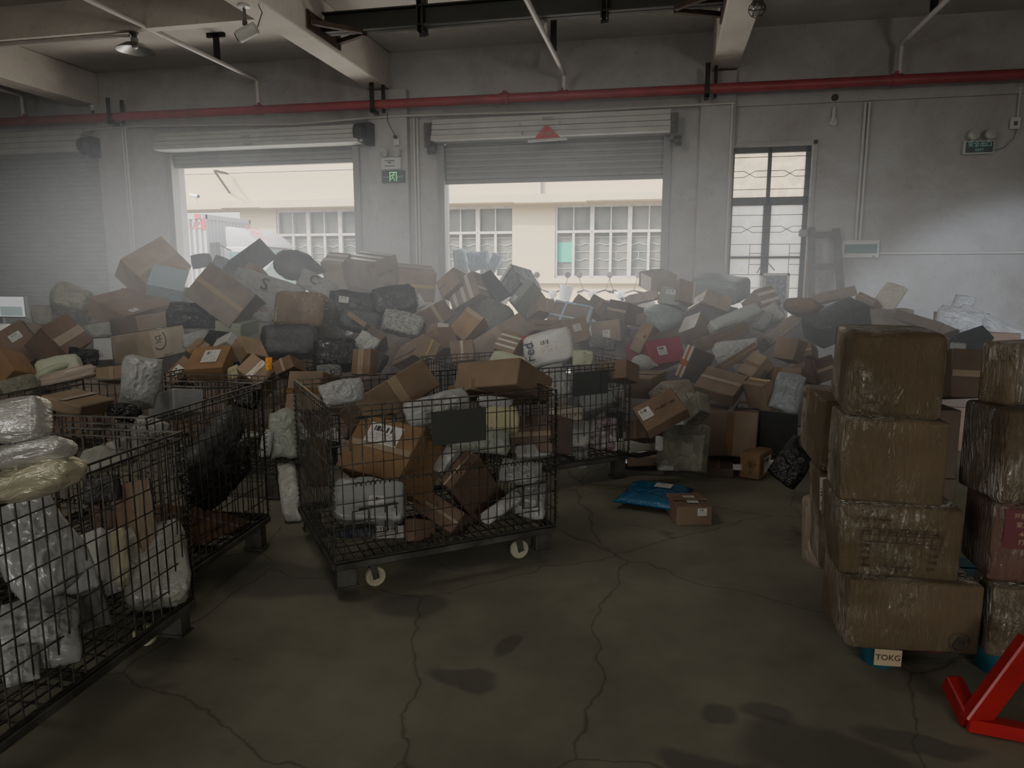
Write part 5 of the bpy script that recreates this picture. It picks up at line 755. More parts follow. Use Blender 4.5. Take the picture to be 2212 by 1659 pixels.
('B', 'wrapped_parcel', 'parcel', 'pale green white padded parcel in front of the red and navy printed bag', 'wLg', (-1.138, 5.27, 0.907), (0.084, 0.25, 0.86, 0.436), (0.332, 0.131, 0.15), 0.03, 0.015, []),
('S', 'poly_bag', 'bag', 'pale bag with dark contents right of the red and navy printed bag', 'bLg', (-0.585, 5.31, 0.966), (0.858, 0.511, 0.028, 0.047), (0.16, 0.152, 0.076), 'bag', 0, []),
('B', 'cardboard_box', 'box', 'tan carton with a flat sunlit lid beside the right cage corner', 'kA', (-0.123, 5.887, 0.7), (0.018, 0.151, 0.988, 0.021), (0.231, 0.404, 0.167), 0, 0, [('K', (0.0, 0.0, -0.084), (1, 0, 0), (0, 0, -1), 0.229, 0.053, '', '')]),
('S', 'poly_bag', 'bag', 'bluish white film scrap between the blue-taped carton and the dark peaks', 'bTeal', (-0.618, 7.695, 1.271), (0.842, 0.538, 0.022, 0.034), (0.136, 0.102, 0.051), 'bag', 0, []),
('B', 'cardboard_box', 'box', 'brown carton edge wedged against the grey green wrapped box', 'kM', (-1.26, 7.352, 1.226), (-0.26, -0.169, 0.803, 0.509), (0.172, 0.154, 0.3), 0, 0, [('K', (0.0, 0.0, -0.15), (0, 1, 0), (0, 0, -1), 0.152, 0.022, '', '')]),
('B', 'wrapped_parcel', 'parcel', 'large box under grey teal sheeting heaped below the barred window', 'wGt', (0.626, 8.615, 1.427), (-0.023, 0.268, 0.957, 0.111), (0.583, 0.398, 0.244), 0.05, 0.02, []),
('B', 'cardboard_box', 'box', 'brown carton with a glossy strip left of the grey teal sheeted box', 'kM', (0.178, 7.836, 1.371), (-0.22, -0.104, 0.814, 0.527), (0.195, 0.243, 0.25), 0, 0, [('W', (-0.078, 0.0, -0.125), (0, 1, 0), (0, 0, -1), 0.24, 0.023, '', '')]),
('B', 'cardboard_box', 'box', 'carton with glossy tape stripes under the framed panel at the window', 'kM', (1.013, 8.015, 1.283), (-0.379, 0.375, 0.782, 0.321), (0.227, 0.223, 0.3), 0, 0, [('W', (-0.045, 0.0, -0.15), (0, 1, 0), (0, 0, -1), 0.221, 0.034, '', ''), ('W', (0.045, 0.0, -0.15), (0, 1, 0), (0, 0, -1), 0.221, 0.034, '', '')]),
('B', 'wrapped_parcel', 'parcel', 'long white grey wrapped box slanting across the right pile', 'wWg', (0.671, 7.421, 1.112), (-0.295, 0.358, 0.832, 0.305), (0.122, 0.601, 0.25), 0.03, 0.012, []),
('B', 'cardboard_box', 'box', 'long dull brown box right below the long white grey wrapped box', 'kM', (0.543, 6.992, 1.0), (-0.49, 0.271, 0.753, 0.345), (0.123, 0.483, 0.25), 0, 0, [('T', (0.0, 0.0, -0.125), (0, 1, 0), (0, 0, -1), 0.478, 0.016, '', '')]),
('S', 'poly_bag', 'bag', 'crumpled grey bag at the right end of the long wrapped boxes', 'bGy', (0.964, 7.533, 1.129), (0.823, 0.528, 0.059, -0.2), (0.197, 0.239, 0.098), 'bag', 0, []),
('S', 'poly_bag', 'bag', 'pale crumpled bag under the rounded brown carton', 'bWd', (1.101, 7.729, 1.197), (0.822, 0.498, -0.197, 0.196), (0.201, 0.23, 0.1), 'bag', 0, []),
('B', 'cardboard_box', 'box', 'rounded reddish brown carton below the framed panel, beside the ladder', 'kB', (1.419, 7.822, 1.245), (-0.236, 0.742, 0.328, 0.535), (0.139, 0.33, 0.3), 0.05, 0.012, [('T', (0.0, 0.0, -0.15), (1, 0, 0), (0, 0, -1), 0.137, 0.043, '', '')]),
('B', 'cardboard_box', 'box', 'grey cardboard box slanting left of the black green wrapped case', 'kG', (1.074, 7.195, 1.023), (-0.298, 0.28, 0.801, 0.438), (0.106, 0.394, 0.25), 0, 0, [('K', (0.0, 0.0, -0.125), (0, 1, 0), (0, 0, -1), 0.39, 0.014, '', '')]),
('B', 'cardboard_box', 'box', 'tan carton with a cut corner below the black green wrapped case', 'kA', (1.144, 6.698, 0.913), (-0.241, 0.743, 0.294, 0.551), (0.196, 0.22, 0.25), 0, 0, []),
('B', 'cardboard_box', 'box', 'small dark carton under the left end of the black green case', 'kC', (1.263, 6.725, 0.891), (-0.209, 0.647, 0.512, 0.525), (0.123, 0.146, 0.2), 0, 0, [('K', (0.0, 0.0, -0.1), (0, 1, 0), (0, 0, -1), 0.145, 0.016, '', '')]),
('B', 'wrapped_parcel', 'parcel', 'large case wrapped in glossy black green plastic on the right pile', 'wKg', (1.681, 7.562, 1.12), (-0.013, 0.515, 0.824, 0.237), (0.327, 0.574, 0.257), 0.04, 0.015, []),
('S', 'poly_bag', 'bag', 'silver white crumpled bag right of the orange-taped carton', 'bS', (0.664, 6.735, 0.897), (0.855, 0.512, -0.07, 0.033), (0.42, 0.242, 0.121), 'bag', 0, []),
('B', 'cardboard_box', 'box', 'long tan board carton sloping under the silver white bag', 'kA', (0.636, 6.401, 0.874), (-0.372, 0.276, 0.796, 0.39), (0.074, 0.426, 0.1), 0, 0, [('K', (0.0, 0.0, -0.05), (0, 1, 0), (0, 0, -1), 0.422, 0.01, '', '')]),
('B', 'cardboard_box', 'box', 'tan parcel with a faint stamp right of the sloping board carton', 'kD', (0.783, 6.318, 0.794), (0.068, 0.411, 0.803, 0.426), (0.159, 0.228, 0.15), 0, 0, [('T', (0.0, 0.0, -0.075), (1, 0, 0), (0, 0, -1), 0.158, 0.03, '', '')]),
('B', 'cardboard_box', 'box', 'wide flat tan carton behind the big taped carton on the floor', 'kA', (0.485, 6.093, 0.672), (-0.042, 0.208, 0.949, 0.232), (0.346, 0.323, 0.107), 0, 0, [('K', (0.0, 0.0, -0.053), (1, 0, 0), (0, 0, -1), 0.343, 0.039, '', '')]),
('B', 'cardboard_box', 'box', 'wide brown carton above the yellow-taped carton', 'kA', (1.07, 6.41, 0.716), (0.251, 0.264, 0.738, 0.568), (0.416, 0.131, 0.3), 0, 0, [('T', (0.0, 0.0, -0.15), (0, 1, 0), (0, 0, -1), 0.129, 0.054, '', '')]),
('B', 'cardboard_box', 'box', 'dark brown carton leaning just left of the film-wrapped stack', 'kC', (1.291, 6.371, 0.776), (-0.447, 0.349, 0.741, 0.361), (0.199, 0.195, 0.25), 0, 0, [('K', (0.0, 0.0, -0.125), (0, 1, 0), (0, 0, -1), 0.193, 0.026, '', '')]),
('B', 'cardboard_box', 'box', 'shaded brown carton between the wide brown carton and the stack', 'kC', (1.159, 6.367, 0.732), (-0.212, -0.002, 0.817, 0.536), (0.141, 0.165, 0.3), 0, 0, []),
('B', 'wrapped_parcel', 'parcel', 'clear-wrapped tan parcel with a small label behind the tilted stamped carton', 'wCl', (0.1, 5.601, 0.634), (-0.416, 0.366, 0.813, 0.177), (0.229, 0.298, 0.2), 0.02, 0, [('L', (-0.034, 0.074, -0.1), (0, 1, 0), (0, 0, -1), 0.06, 0.046, '', '')]),
('B', 'cardboard_box', 'box', 'tilted brown carton with stamped marks and a grey label by the right cage', 'kB', (0.003, 4.994, 0.636), (-0.051, 0.532, 0.766, 0.357), (0.253, 0.315, 0.093), 0, 0, [('L', (0.013, -0.094, -0.047), (0, 1, 0), (0, 0, -1), 0.085, 0.106, '', ''), ('X', (-0.005, 0.047, -0.047), (0, 1, 0), (0, 0, -1), 0.315, 0.033, 'FY 827 184', 'ink')]),
('B', 'wrapped_parcel', 'parcel', 'tall olive grey film-wrapped box standing on the floor by the right cage', 'wOl', (0.198, 5.662, 0.223), (-0.199, 0.707, 0.415, 0.537), (0.376, 0.399, 0.093), 0.02, 0, []),
('S', 'poly_bag', 'bag', 'small shiny silver bag beside the tall olive box', 'bS', (-0.0, 5.334, 0.334), (0.882, 0.471, 0.0, 0.0), (0.063, 0.126, 0.032), 'bag', 0, []),
('B', 'wrapped_parcel', 'parcel', 'olive wrapped parcel on top of the tall olive box', 'wOl', (0.258, 5.347, 0.599), (0.091, 0.655, 0.495, 0.564), (0.186, 0.204, 0.1), 0, 0, []),
('B', 'cardboard_box', 'box', 'big square tan carton sealed with clear tape at the foot of the pile', 'kA', (0.607, 6.198, 0.305), (0.0, 0.084, 0.996, 0.0), (0.429, 0.59, 0.369), 0, 0, [('K', (0.0, 0.0, -0.185), (0, 1, 0), (0, 0, -1), 0.584, 0.043, '', ''), ('T', (0.0, -0.295, 0.0), (0, 0, 1), (0, -1, 0), 0.365, 0.051, '', ''), ('L', (-0.107, -0.029, -0.185), (0, 1, 0), (0, 0, -1), 0.177, 0.129, '', '')]),
('B', 'cardboard_box', 'box', 'flattened dark carton under the big square tan carton', 'kC', (0.482, 5.893, 0.033), (0.0, 0.048, 0.999, 0.0), (0.246, 0.423, 0.067), 0, 0, [('K', (0.0, 0.0, -0.033), (0, 1, 0), (0, 0, -1), 0.419, 0.032, '', '')]),
('B', 'cardboard_box', 'box', 'tan carton with yellow tape on its lid beside the grey blue bag', 'kA', (0.792, 5.998, 0.63), (0.099, 0.46, 0.87, 0.149), (0.239, 0.121, 0.224), 0, 0, [('Y', (0.0, 0.024, -0.112), (1, 0, 0), (0, 0, -1), 0.236, 0.036, '', '')]),
('S', 'poly_bag', 'bag', 'long grey blue poly bag hanging over the black parcel left of the stack', 'bBg', (0.981, 5.88, 0.667), (0.852, 0.499, 0.011, -0.161), (0.243, 0.354, 0.122), 'bag', 0, []),
('B', 'wrapped_parcel', 'parcel', 'black wrapped box in shadow left of the film-wrapped stack', 'wK', (0.903, 6.244, 0.238), (0.551, -0.453, -0.642, -0.28), (0.366, 0.368, 0.309), 0, 0, []),
('B', 'cardboard_box', 'box', 'small orange brown box with a white label standing on the floor before the pile', 'kO', (0.761, 5.802, 0.104), (0.0, 0.226, 0.974, 0.0), (0.159, 0.29, 0.208), 0.015, 0, [('L', (-0.08, 0.015, 0.0), (0, 1, 0), (-1, 0, 0), 0.16, 0.125, '', '')]),
('S', 'poly_bag', 'bag', 'black shiny plastic bag slumped against the film-wrapped stack', 'bK', (0.936, 5.165, 0.3), (0.835, 0.462, 0.072, -0.29), (0.236, 0.413, 0.118), 'bag', 0, []),
('S', 'poly_bag', 'bag', 'small white bag corner between the orange brown box and the black bag', 'bWd', (0.823, 5.234, 0.235), (0.882, 0.45, -0.116, 0.085), (0.06, 0.11, 0.03), 'bag', 0, []),
('S', 'poly_bag', 'bag', 'white plastic scrap left of the small orange brown box', 'bWd', (0.581, 5.429, 0.157), (0.886, 0.462, -0.025, -0.047), (0.074, 0.053, 0.026), 'bag', 0, []),
('S', 'poly_bag', 'bag', 'flat white plastic bag on the floor under the olive box', 'bWd', (0.053, 5.365, 0.136), (0.888, 0.459, -0.002, -0.004), (0.127, 0.048, 0.024), 'bag', 0, []),
('B', 'poly_bag', 'bag', 'flat black plastic bag with a white label near the right cage', 'wK', (-0.125, 5.303, 0.253), (0.069, 0.376, 0.924, -0.011), (0.135, 0.186, 0.023), 0, 0, [('L', (0.0, 0.0, -0.012), (1, 0, 0), (0, 0, -1), 0.061, 0.084, '', '')]),
('B', 'cardboard_box', 'box', 'brown carton under the flat black bag near the right cage', 'kB', (-0.132, 5.547, 0.136), (0.038, -0.016, 0.973, 0.228), (0.227, 0.031, 0.089), 0, 0, [('K', (0.0, 0.0, -0.045), (1, 0, 0), (0, 0, -1), 0.225, 0.004, '', '')]),
('B', 'cardboard_box', 'box', 'black shallow tray box at the bottom beside the right cage', 'wK', (-0.144, 5.873, 0.025), (-0.0, -0.002, 1.0, 0.0), (0.257, 0.217, 0.049), 0, 0, []),
('B', 'cardboard_box', 'box', 'reddish carton half hidden behind the tilted stamped carton', 'kB', (-0.121, 5.789, 0.319), (-0.237, 0.647, 0.473, 0.55), (0.151, 0.186, 0.3), 0, 0, [('K', (0.0, 0.0, -0.15), (1, 0, 0), (0, 0, -1), 0.15, 0.024, '', '')]),
('B', 'cardboard_box', 'box', 'brown carton lying under the ladder on the right pile', 'kM', (1.773, 8.338, 1.345), (-0.483, 0.363, 0.707, 0.367), (0.103, 0.437, 0.3), 0, 0, [('K', (0.0, 0.0, -0.15), (0, 1, 0), (0, 0, -1), 0.432, 0.013, '', '')]),
('B', 'cardboard_box', 'box', 'small reddish carton tilted right of the carton under the ladder', 'kB', (2.169, 8.262, 1.262), (0.073, 0.457, 0.734, 0.498), (0.232, 0.087, 0.3), 0, 0, [('K', (0.0, 0.0, -0.15), (1, 0, 0), (0, 0, -1), 0.23, 0.011, '', '')]),
('S', 'woven_sack', 'sack', 'cream white pillow sack standing on its corner against the right wall', 'bCr', (2.325, 8.258, 1.329), (0.774, 0.538, 0.067, -0.326), (0.248, 0.404, 0.124), 'bag', 0, []),
('B', 'cardboard_box', 'box', 'dark carton edge behind the top box of the film-wrapped stack', 'kC', (2.521, 7.67, 1.107), (-0.238, 0.787, 0.166, 0.544), (0.097, 0.512, 0.3), 0, 0, []),
('S', 'woven_sack', 'sack', 'folded white woven sack against the right wall behind the stack', 'woven', (2.902, 7.914, 1.131), (0.806, 0.533, -0.024, -0.255), (0.468, 0.283, 0.142), 'bag', 0, []),
('S', 'woven_sack', 'sack', 'long rolled white woven sack sloping down along the right wall', 'woven', (3.215, 7.972, 1.094), (0.767, 0.532, 0.028, -0.357), (0.739, 0.172, 0.086), 'bag', 0, []),
('S', 'woven_sack', 'sack', 'raised mouth of a grey white woven sack against the right wall', 'woven', (3.116, 8.442, 1.276), (0.802, 0.54, -0.025, -0.255), (0.223, 0.223, 0.111), 'bag', 0, []),
('B', 'wrapped_parcel', 'parcel', 'black flat box in front of the white woven sacks', 'wK', (2.731, 7.187, 0.97), (-0.236, 0.471, 0.791, 0.312), (0.16, 0.323, 0.2), 0, 0, []),
('B', 'cardboard_box', 'box', 'tall shaded carton seen between the two film-wrapped stacks', 'kC', (1.58, 4.549, 1.006), (0.522, -0.475, -0.61, -0.361), (0.266, 0.191, 0.501), 0, 0, [('K', (0.0, 0.0, -0.25), (0, 1, 0), (0, 0, -1), 0.19, 0.035, '', '')]),
('S', 'poly_bag', 'bag', 'white bag scrap beside the black flat box behind the stack', 'bW', (1.871, 5.083, 1.136), (0.839, 0.515, -0.092, -0.149), (0.095, 0.048, 0.024), 'bag', 0, []),
('B', 'cardboard_box', 'box', 'bottom carton of the film-wrapped stack, printed with a circled letter A', 'wS', (0.963, 2.976, 0.299), (0.999, 0.0, 0.0, 0.038), (0.478, 0.336, 0.278), 0.012, 0.004, [('XA', (0.162, -0.168, -0.083), (1, 0, 0), (0, -1, 0), 0.076, 0.072, '', '')]),
('B', 'cardboard_box', 'box', 'film-wrapped carton printed with a size table, second from the bottom of its stack', 'wS', (0.914, 3.026, 0.579), (1.0, 0.0, 0.0, 0.006), (0.428, 0.351, 0.282), 0.012, 0.004, [('TB', (0.0, -0.175, -0.0), (1, 0, 0), (0, -1, 0), 0.308, 0.226, '', '')]),
('B', 'cardboard_box', 'box', 'film-wrapped carton second from the top of its stack', 'wS', (0.887, 3.032, 0.883), (1.0, 0.0, -0.0, -0.017), (0.366, 0.283, 0.326), 0.013, 0.005, []),
('B', 'cardboard_box', 'box', 'rounded top carton of the film-wrapped stack', 'wS', (0.899, 3.162, 1.211), (0.998, 0.0, -0.0, -0.055), (0.335, 0.49, 0.329), 0.03, 0.01, []),
('B', 'cardboard_box', 'box', 'film-wrapped carton with a narrow white barcode strip at the rear left of the stack', 'wS', (0.819, 3.517, 0.47), (0.999, -0.031, -0.026, -0.032), (0.159, 0.331, 0.452), 0.018, 0, [('L', (-0.061, -0.165, 0.127), (0, 0, 1), (0, -1, 0), 0.154, 0.029, '', '')]),
('B', 'cardboard_box', 'box', 'narrow film-wrapped carton standing at the left behind the tall stack', 'wS', (0.783, 3.6, 0.873), (1.0, 0.0, 0.0, 0.001), (0.135, 0.51, 0.327), 0.018, 0, []),
('B', 'wrapped_parcel', 'parcel', 'clear-wrapped parcel sticking out at the far left of the pallet load', 'wCl', (0.796, 3.692, 0.307), (0.993, -0.085, -0.004, 0.078), (0.088, 0.217, 0.346), 0.03, 0, []),
('B', 'cardboard_box', 'box', 'bottom carton of the film-wrapped stack at the right edge of the picture', 'wS', (1.365, 2.917, 0.302), (1.0, 0.0, 0.0, 0.014), (0.251, 0.175, 0.284), 0.018, 0, []),
('B', 'cardboard_box', 'box', 'film-wrapped carton with a dark red printed panel at the right edge', 'wSd', (1.359, 3.008, 0.597), (1.0, 0.0, -0.0, -0.016), (0.24, 0.283, 0.305), 0.018, 0, [('RP', (-0.012, -0.142, 0.061), (1, 0, 0), (0, -1, 0), 0.144, 0.153, '', '')]),
('B', 'cardboard_box', 'box', 'film-wrapped carton under the topmost one at the right edge', 'wS', (1.341, 3.018, 0.926), (0.995, 0.0, 0.0, 0.103), (0.243, 0.276, 0.352), 0.02, 0, []),
('B', 'cardboard_box', 'box', 'topmost film-wrapped carton at the right edge', 'wS', (1.381, 3.111, 1.221), (0.954, 0.0, 0.0, 0.299), (0.322, 0.129, 0.24), 0.02, 0, []),
('B', 'cardboard_box', 'box', 'small brown carton with two white labels lying alone on the floor', 'kB', (0.203, 4.66, 0.061), (0.993, 0.0, 0.0, 0.115), (0.232, 0.303, 0.122), 0, 0, [('L', (0.012, 0.0, 0.061), (1, 0, 0), (0, 0, 1), 0.074, 0.152, '', ''), ('L', (0.046, -0.152, 0.03), (1, 0, 0), (0, -1, 0), 0.06, 0.049, '', ''), ('T', (0.0, 0.0, 0.061), (1, 0, 0), (0, 0, 1), 0.23, 0.055, '', '')]),
('S', 'poly_bag', 'bag', 'blue plastic mailing bag lying on the floor beside the small carton', 'blue', (-0.021, 4.935, 0.06), (0.994, -0.0, 0.0, -0.113), (0.455, 0.521, 0.11), 'pouch', 0, [('L', 0.1, 0.15, 0.26, 0.2)]),
('S', 'poly_bag', 'bag', 'pale foam-wrapped bag standing on the floor between the left cages and the centre cage', 'bWf', (-2.346, 4.065, 0.193), (0.768, 0.581, 0.134, 0.235), (0.125, 0.386, 0.081), 'box', 0, []),
('B', 'cardboard_box', 'box', 'large plain tan carton tilted up out of the centre cage', 'kA', (-1.587, 3.951, 0.856), (-0.457, 0.115, 0.841, 0.266), (0.201, 0.554, 0.25), 0, 0, [('K', (0.0, 0.0, -0.125), (1, 0, 0), (0, 0, -1), 0.199, 0.072, '', '')]),
('S', 'poly_bag', 'bag', 'white poly bag at the left top of the centre cage', 'bW', (-1.609, 3.344, 0.994), (0.822, 0.493, 0.059, 0.28), (0.236, 0.145, 0.072), 'bag', 0, []),
('S', 'poly_bag', 'bag', 'translucent white poly bag in front of the large tilted carton in the centre cage', 'bW', (-1.206, 3.678, 0.87), (0.837, 0.487, 0.013, 0.249), (0.391, 0.171, 0.085), 'bag', 0, []),
('B', 'cardboard_box', 'box', 'tan carton lying open topped at the rear of the centre cage', 'kA', (-0.912, 4.045, 0.957), (-0.241, 0.684, 0.502, 0.471), (0.163, 0.452, 0.351), 0, 0, []),
('B', 'cardboard_box', 'box', 'long tan carton with a printed line at the right top of the centre cage', 'kA', (-1.024, 4.111, 0.889), (0.564, -0.392, -0.708, -0.164), (0.073, 0.398, 0.3), 0, 0, [('X', (-0.007, -0.02, -0.15), (0, 1, 0), (0, 0, -1), 0.398, 0.022, 'MADE IN CHINA', 'inkbr')]),
('S', 'poly_bag', 'bag', 'small white wrapped roll under the long tan carton', 'bW', (-0.897, 3.789, 0.89), (0.871, 0.481, 0.091, 0.041), (0.214, 0.082, 0.041), 'bag', 0, []),
('S', 'poly_bag', 'bag', 'pale yellow padded roll behind the dark plate of the centre cage', 'bYg', (-0.857, 3.758, 0.794), (0.871, 0.478, 0.054, 0.098), (0.197, 0.147, 0.095), 'box', 0, []),
('S', 'poly_bag', 'bag', 'pale grey green bag below the pale yellow roll in the centre cage', 'bGn', (-0.951, 3.663, 0.707), (0.88, 0.462, 0.092, 0.05), (0.347, 0.185, 0.092), 'bag', 0, []),
('B', 'cardboard_box', 'box', 'orange brown carton with a large white waybill in the centre cage', 'kO', (-1.452, 3.641, 0.571), (0.055, 0.18, 0.886, 0.424), (0.457, 0.333, 0.3), 0, 0, [('L', (0.009, 0.073, -0.15), (-1, 0, 0), (0, 0, -1), 0.238, 0.12, '', ''), ('K', (0.0, 0.0, -0.15), (1, 0, 0), (0, 0, -1), 0.453, 0.033, '', '')]),
('S', 'wrapped_parcel', 'parcel', 'white wrapped parcel at the lower left of the centre cage', 'bW', (-1.44, 3.267, 0.445), (0.886, 0.428, 0.114, 0.139), (0.378, 0.234, 0.149), 'box', 0, [('L', 0.1, -0.08, 0.2, 0.22)]),
('B', 'wrapped_parcel', 'parcel', 'white barcode sheet parcel low in the centre cage', 'wW', (-1.358, 3.307, 0.276), (0.58, -0.305, -0.751, -0.074), (0.065, 0.183, 0.03), 0, 0, [('L', (0.0, 0.0, -0.015), (0, 1, 0), (0, 0, -1), 0.165, 0.061, '', '')]),
('S', 'poly_bag', 'bag', 'dark navy striped bag on the floor mesh of the centre cage', 'bNv', (-1.474, 3.179, 0.311), (0.882, 0.419, 0.092, 0.195), (0.201, 0.052, 0.026), 'bag', 0, []),
('B', 'cardboard_box', 'box', 'slim brown carton behind the barcode sheet parcel', 'kB', (-1.243, 3.477, 0.229), (-0.269, 0.603, 0.559, 0.502), (0.119, 0.058, 0.2), 0, 0, [('K', (0.0, 0.0, -0.1), (1, 0, 0), (0, 0, -1), 0.118, 0.007, '', '')]),
('B', 'wrapped_parcel', 'parcel', 'slim white carton slanting in the middle of the centre cage', 'wW', (-1.141, 3.705, 0.562), (-0.004, 0.237, 0.883, 0.405), (0.077, 0.2, 0.12), 0, 0, []),
('B', 'cardboard_box', 'box', 'brown carton standing diagonally in the middle of the centre cage', 'kB', (-1.031, 3.777, 0.39), (-0.042, 0.286, 0.875, 0.388), (0.097, 0.245, 0.46), 0, 0, [('K', (0.0, 0.0, -0.23), (0, 1, 0), (0, 0, -1), 0.242, 0.013, '', '')]),
('B', 'cardboard_box', 'box', 'brown carton lying at the bottom of the centre cage', 'kB', (-1.173, 3.674, 0.268), (-0.136, 0.197, 0.823, 0.515), (0.273, 0.132, 0.25), 0, 0, [('K', (0.0, 0.0, -0.125), (1, 0, 0), (0, 0, -1), 0.27, 0.017, '', '')]),
('S', 'poly_bag', 'bag', 'white poly bag at the right side of the centre cage', 'bW', (-0.76, 3.82, 0.491), (0.89, 0.449, 0.076, 0.025), (0.259, 0.159, 0.079), 'bag', 0, []),
('S', 'poly_bag', 'bag', 'white pouch sagging in the lower right corner of the centre cage', 'bW', (-0.706, 3.804, 0.344), (0.897, 0.437, 0.071, 0.02), (0.192, 0.234, 0.095), 'bag', 0, []),
('S', 'poly_bag', 'bag', 'grey white strap of plastic beside the lower right pouch', 'bWd', (-0.837, 3.665, 0.328), (0.847, 0.37, 0.235, -0.301), (0.09, 0.277, 0.045), 'bag', 0, []),
('B', 'cardboard_box', 'box', 'dark brown carton in the right rear of the centre cage', 'kC', (-0.673, 4.013, 0.659), (-0.291, 0.62, 0.495, 0.534), (0.216, 0.275, 0.25), 0, 0, [('K', (0.0, 0.0, -0.125), (0, 1, 0), (0, 0, -1), 0.273, 0.028, '', '')]),
('S', 'wrapped_parcel', 'parcel', 'pale carton under the dark brown carton at the right of the centre cage', 'bWd', (-0.695, 3.881, 0.6), (0.876, 0.465, 0.017, 0.124), (0.228, 0.093, 0.06), 'box', 0, []),
('B', 'cardboard_box', 'box', 'dark carton behind the left panel of the centre cage', 'kC', (-2.025, 3.843, 0.472), (0.578, -0.281, -0.765, -0.043), (0.295, 0.125, 0.05), 0, 0, [('T', (0.0, 0.0, -0.025), (1, 0, 0), (0, 0, -1), 0.292, 0.016, '', '')]),
('S', 'poly_bag', 'bag', 'white poly bag at the left end of the right cage', 'bW', (-0.776, 5.267, 0.792), (0.843, 0.498, -0.042, 0.198), (0.222, 0.31, 0.11), 'bag', 0, []),
('B', 'cardboard_box', 'box', 'brown carton at the top right of the right cage', 'kB', (-0.324, 5.483, 0.841), (-0.242, 0.661, 0.476, 0.526), (0.146, 0.251, 0.2), 0, 0, []),
('S', 'poly_bag', 'bag', 'bright silver bag under the brown carton in the right cage', 'bS', (-0.396, 5.506, 0.739), (0.867, 0.498, 0.035, 0.001), (0.217, 0.103, 0.051), 'bag', 0, []),
('S', 'wrapped_parcel', 'parcel', 'tan padded parcel at the left of the right cage', 'bTn', (-0.7, 5.263, 0.542), (0.875, 0.481, 0.057, 0.012), (0.267, 0.134, 0.086), 'box', 0, []),
('B', 'wrapped_parcel', 'parcel', 'grey carton with bright taped edges in the right cage', 'wGr', (-0.567, 5.609, 0.541), (-0.403, 0.286, 0.832, 0.253), (0.139, 0.321, 0.3), 0, 0, []),
('S', 'poly_bag', 'bag', 'large grey white poly bag low in the right cage', 'bWd', (-0.658, 5.304, 0.375), (0.879, 0.473, 0.029, 0.054), (0.27, 0.247, 0.158), 'box', 0, []),
('S', 'poly_bag', 'bag', 'white bag with pink and black print in the right cage', 'pinkp', (-0.431, 5.468, 0.361), (0.879, 0.475, 0.019, 0.035), (0.241, 0.298, 0.119), 'bag', 0, []),
('S', 'poly_bag', 'bag', 'pointed white bag hanging to the floor mesh of the right cage', 'bW', (-0.592, 5.288, 0.198), (0.885, 0.462, 0.026, 0.049), (0.124, 0.169, 0.061), 'bag', 0, []),
('S', 'poly_bag', 'bag', 'small black bag at the bottom left of the right cage', 'bK', (-0.675, 5.233, 0.196), (0.885, 0.461, 0.03, 0.057), (0.112, 0.067, 0.033), 'bag', 0, []),
('S', 'poly_bag', 'bag', 'dull green bag below the silver bag in the right cage', 'bOl', (-0.394, 5.669, 0.583), (0.871, 0.491, 0.017, 0.03), (0.177, 0.118, 0.059), 'bag', 0, []),
('S', 'poly_bag', 'bag', 'dark grey bag at the right end of the right cage', 'bKg', (-0.351, 5.616, 0.403), (0.877, 0.479, 0.015, 0.027), (0.141, 0.235, 0.07), 'bag', 0, []),
('B', 'wrapped_parcel', 'parcel', 'silver film-wrapped box on top of the near left stack of parcels', 'silv', (-1.821, 1.676, 1.18), (0.02, -0.129, 0.803, 0.581), (0.164, 0.112, 0.09), 0.02, 0.008, []),
('B', 'wrapped_parcel', 'parcel', 'silver flat pillow parcel in the middle of the near left stack', 'silv', (-1.818, 1.7, 1.076), (0.072, -0.085, 0.847, 0.519), (0.266, 0.051, 0.1), 0.032, 0.01, []),
('B', 'wrapped_parcel', 'parcel', 'yellowish silver padded parcel at the bottom of the near left stack', 'silvy', (-1.849, 1.734, 0.983), (0.105, -0.128, 0.83, 0.532), (0.304, 0.077, 0.12), 0.045, 0.012, []),
('S', 'poly_bag', 'bag', 'big white film bag standing at the left of the nearest cage', 'bWf2', (-2.102, 1.958, 0.673), (0.747, 0.431, 0.104, 0.495), (0.26, 0.409, 0.127), 'bag', 0, []),
('B', 'cardboard_box', 'box', 'white carton with a barcode in the nearest cage', 'wW', (-2.141, 2.218, 0.475), (0.507, 0.188, -0.363, 0.759), (0.219, 0.187, 0.157), 0.012, 0, [('L', (-0.033, 0.009, 0.079), (0, -1, 0), (0, 0, 1), 0.075, 0.098, '', '')]),
('S', 'wrapped_parcel', 'parcel', 'yellow white foam slab right of the white barcode carton', 'bYf', (-2.074, 2.261, 0.499), (0.841, 0.402, 0.157, 0.327), (0.105, 0.237, 0.067), 'box', 0, []),
('B', 'cardboard_box', 'box', 'brown carton with a shiny taped side standing in the nearest cage', 'kB', (-2.346, 2.621, 0.5), (0.554, 0.27, -0.64, 0.459), (0.323, 0.51, 0.078), 0, 0, [('K', (0.0, -0.255, -0.0), (1, 0, 0), (0, -1, 0), 0.32, 0.074, '', '')]),
('S', 'wrapped_parcel', 'parcel', 'pale foam-wrapped block in the right corner of the nearest cage', 'bWf', (-2.092, 2.512, 0.363), (0.851, 0.4, 0.145, 0.308), (0.252, 0.36, 0.16), 'box', 0, []),
('S', 'poly_bag', 'bag', 'white poly bag at the bottom of the nearest cage', 'bW', (-2.048, 1.878, 0.389), (0.869, 0.355, 0.203, 0.278), (0.28, 0.255, 0.124), 'bag', 0, []),
('S', 'poly_bag', 'bag', 'small white poly bag on the floor mesh of the nearest cage', 'bW', (-1.999, 1.751, 0.35), (0.835, 0.363, 0.164, 0.379), (0.109, 0.133, 0.054), 'bag', 0, []),
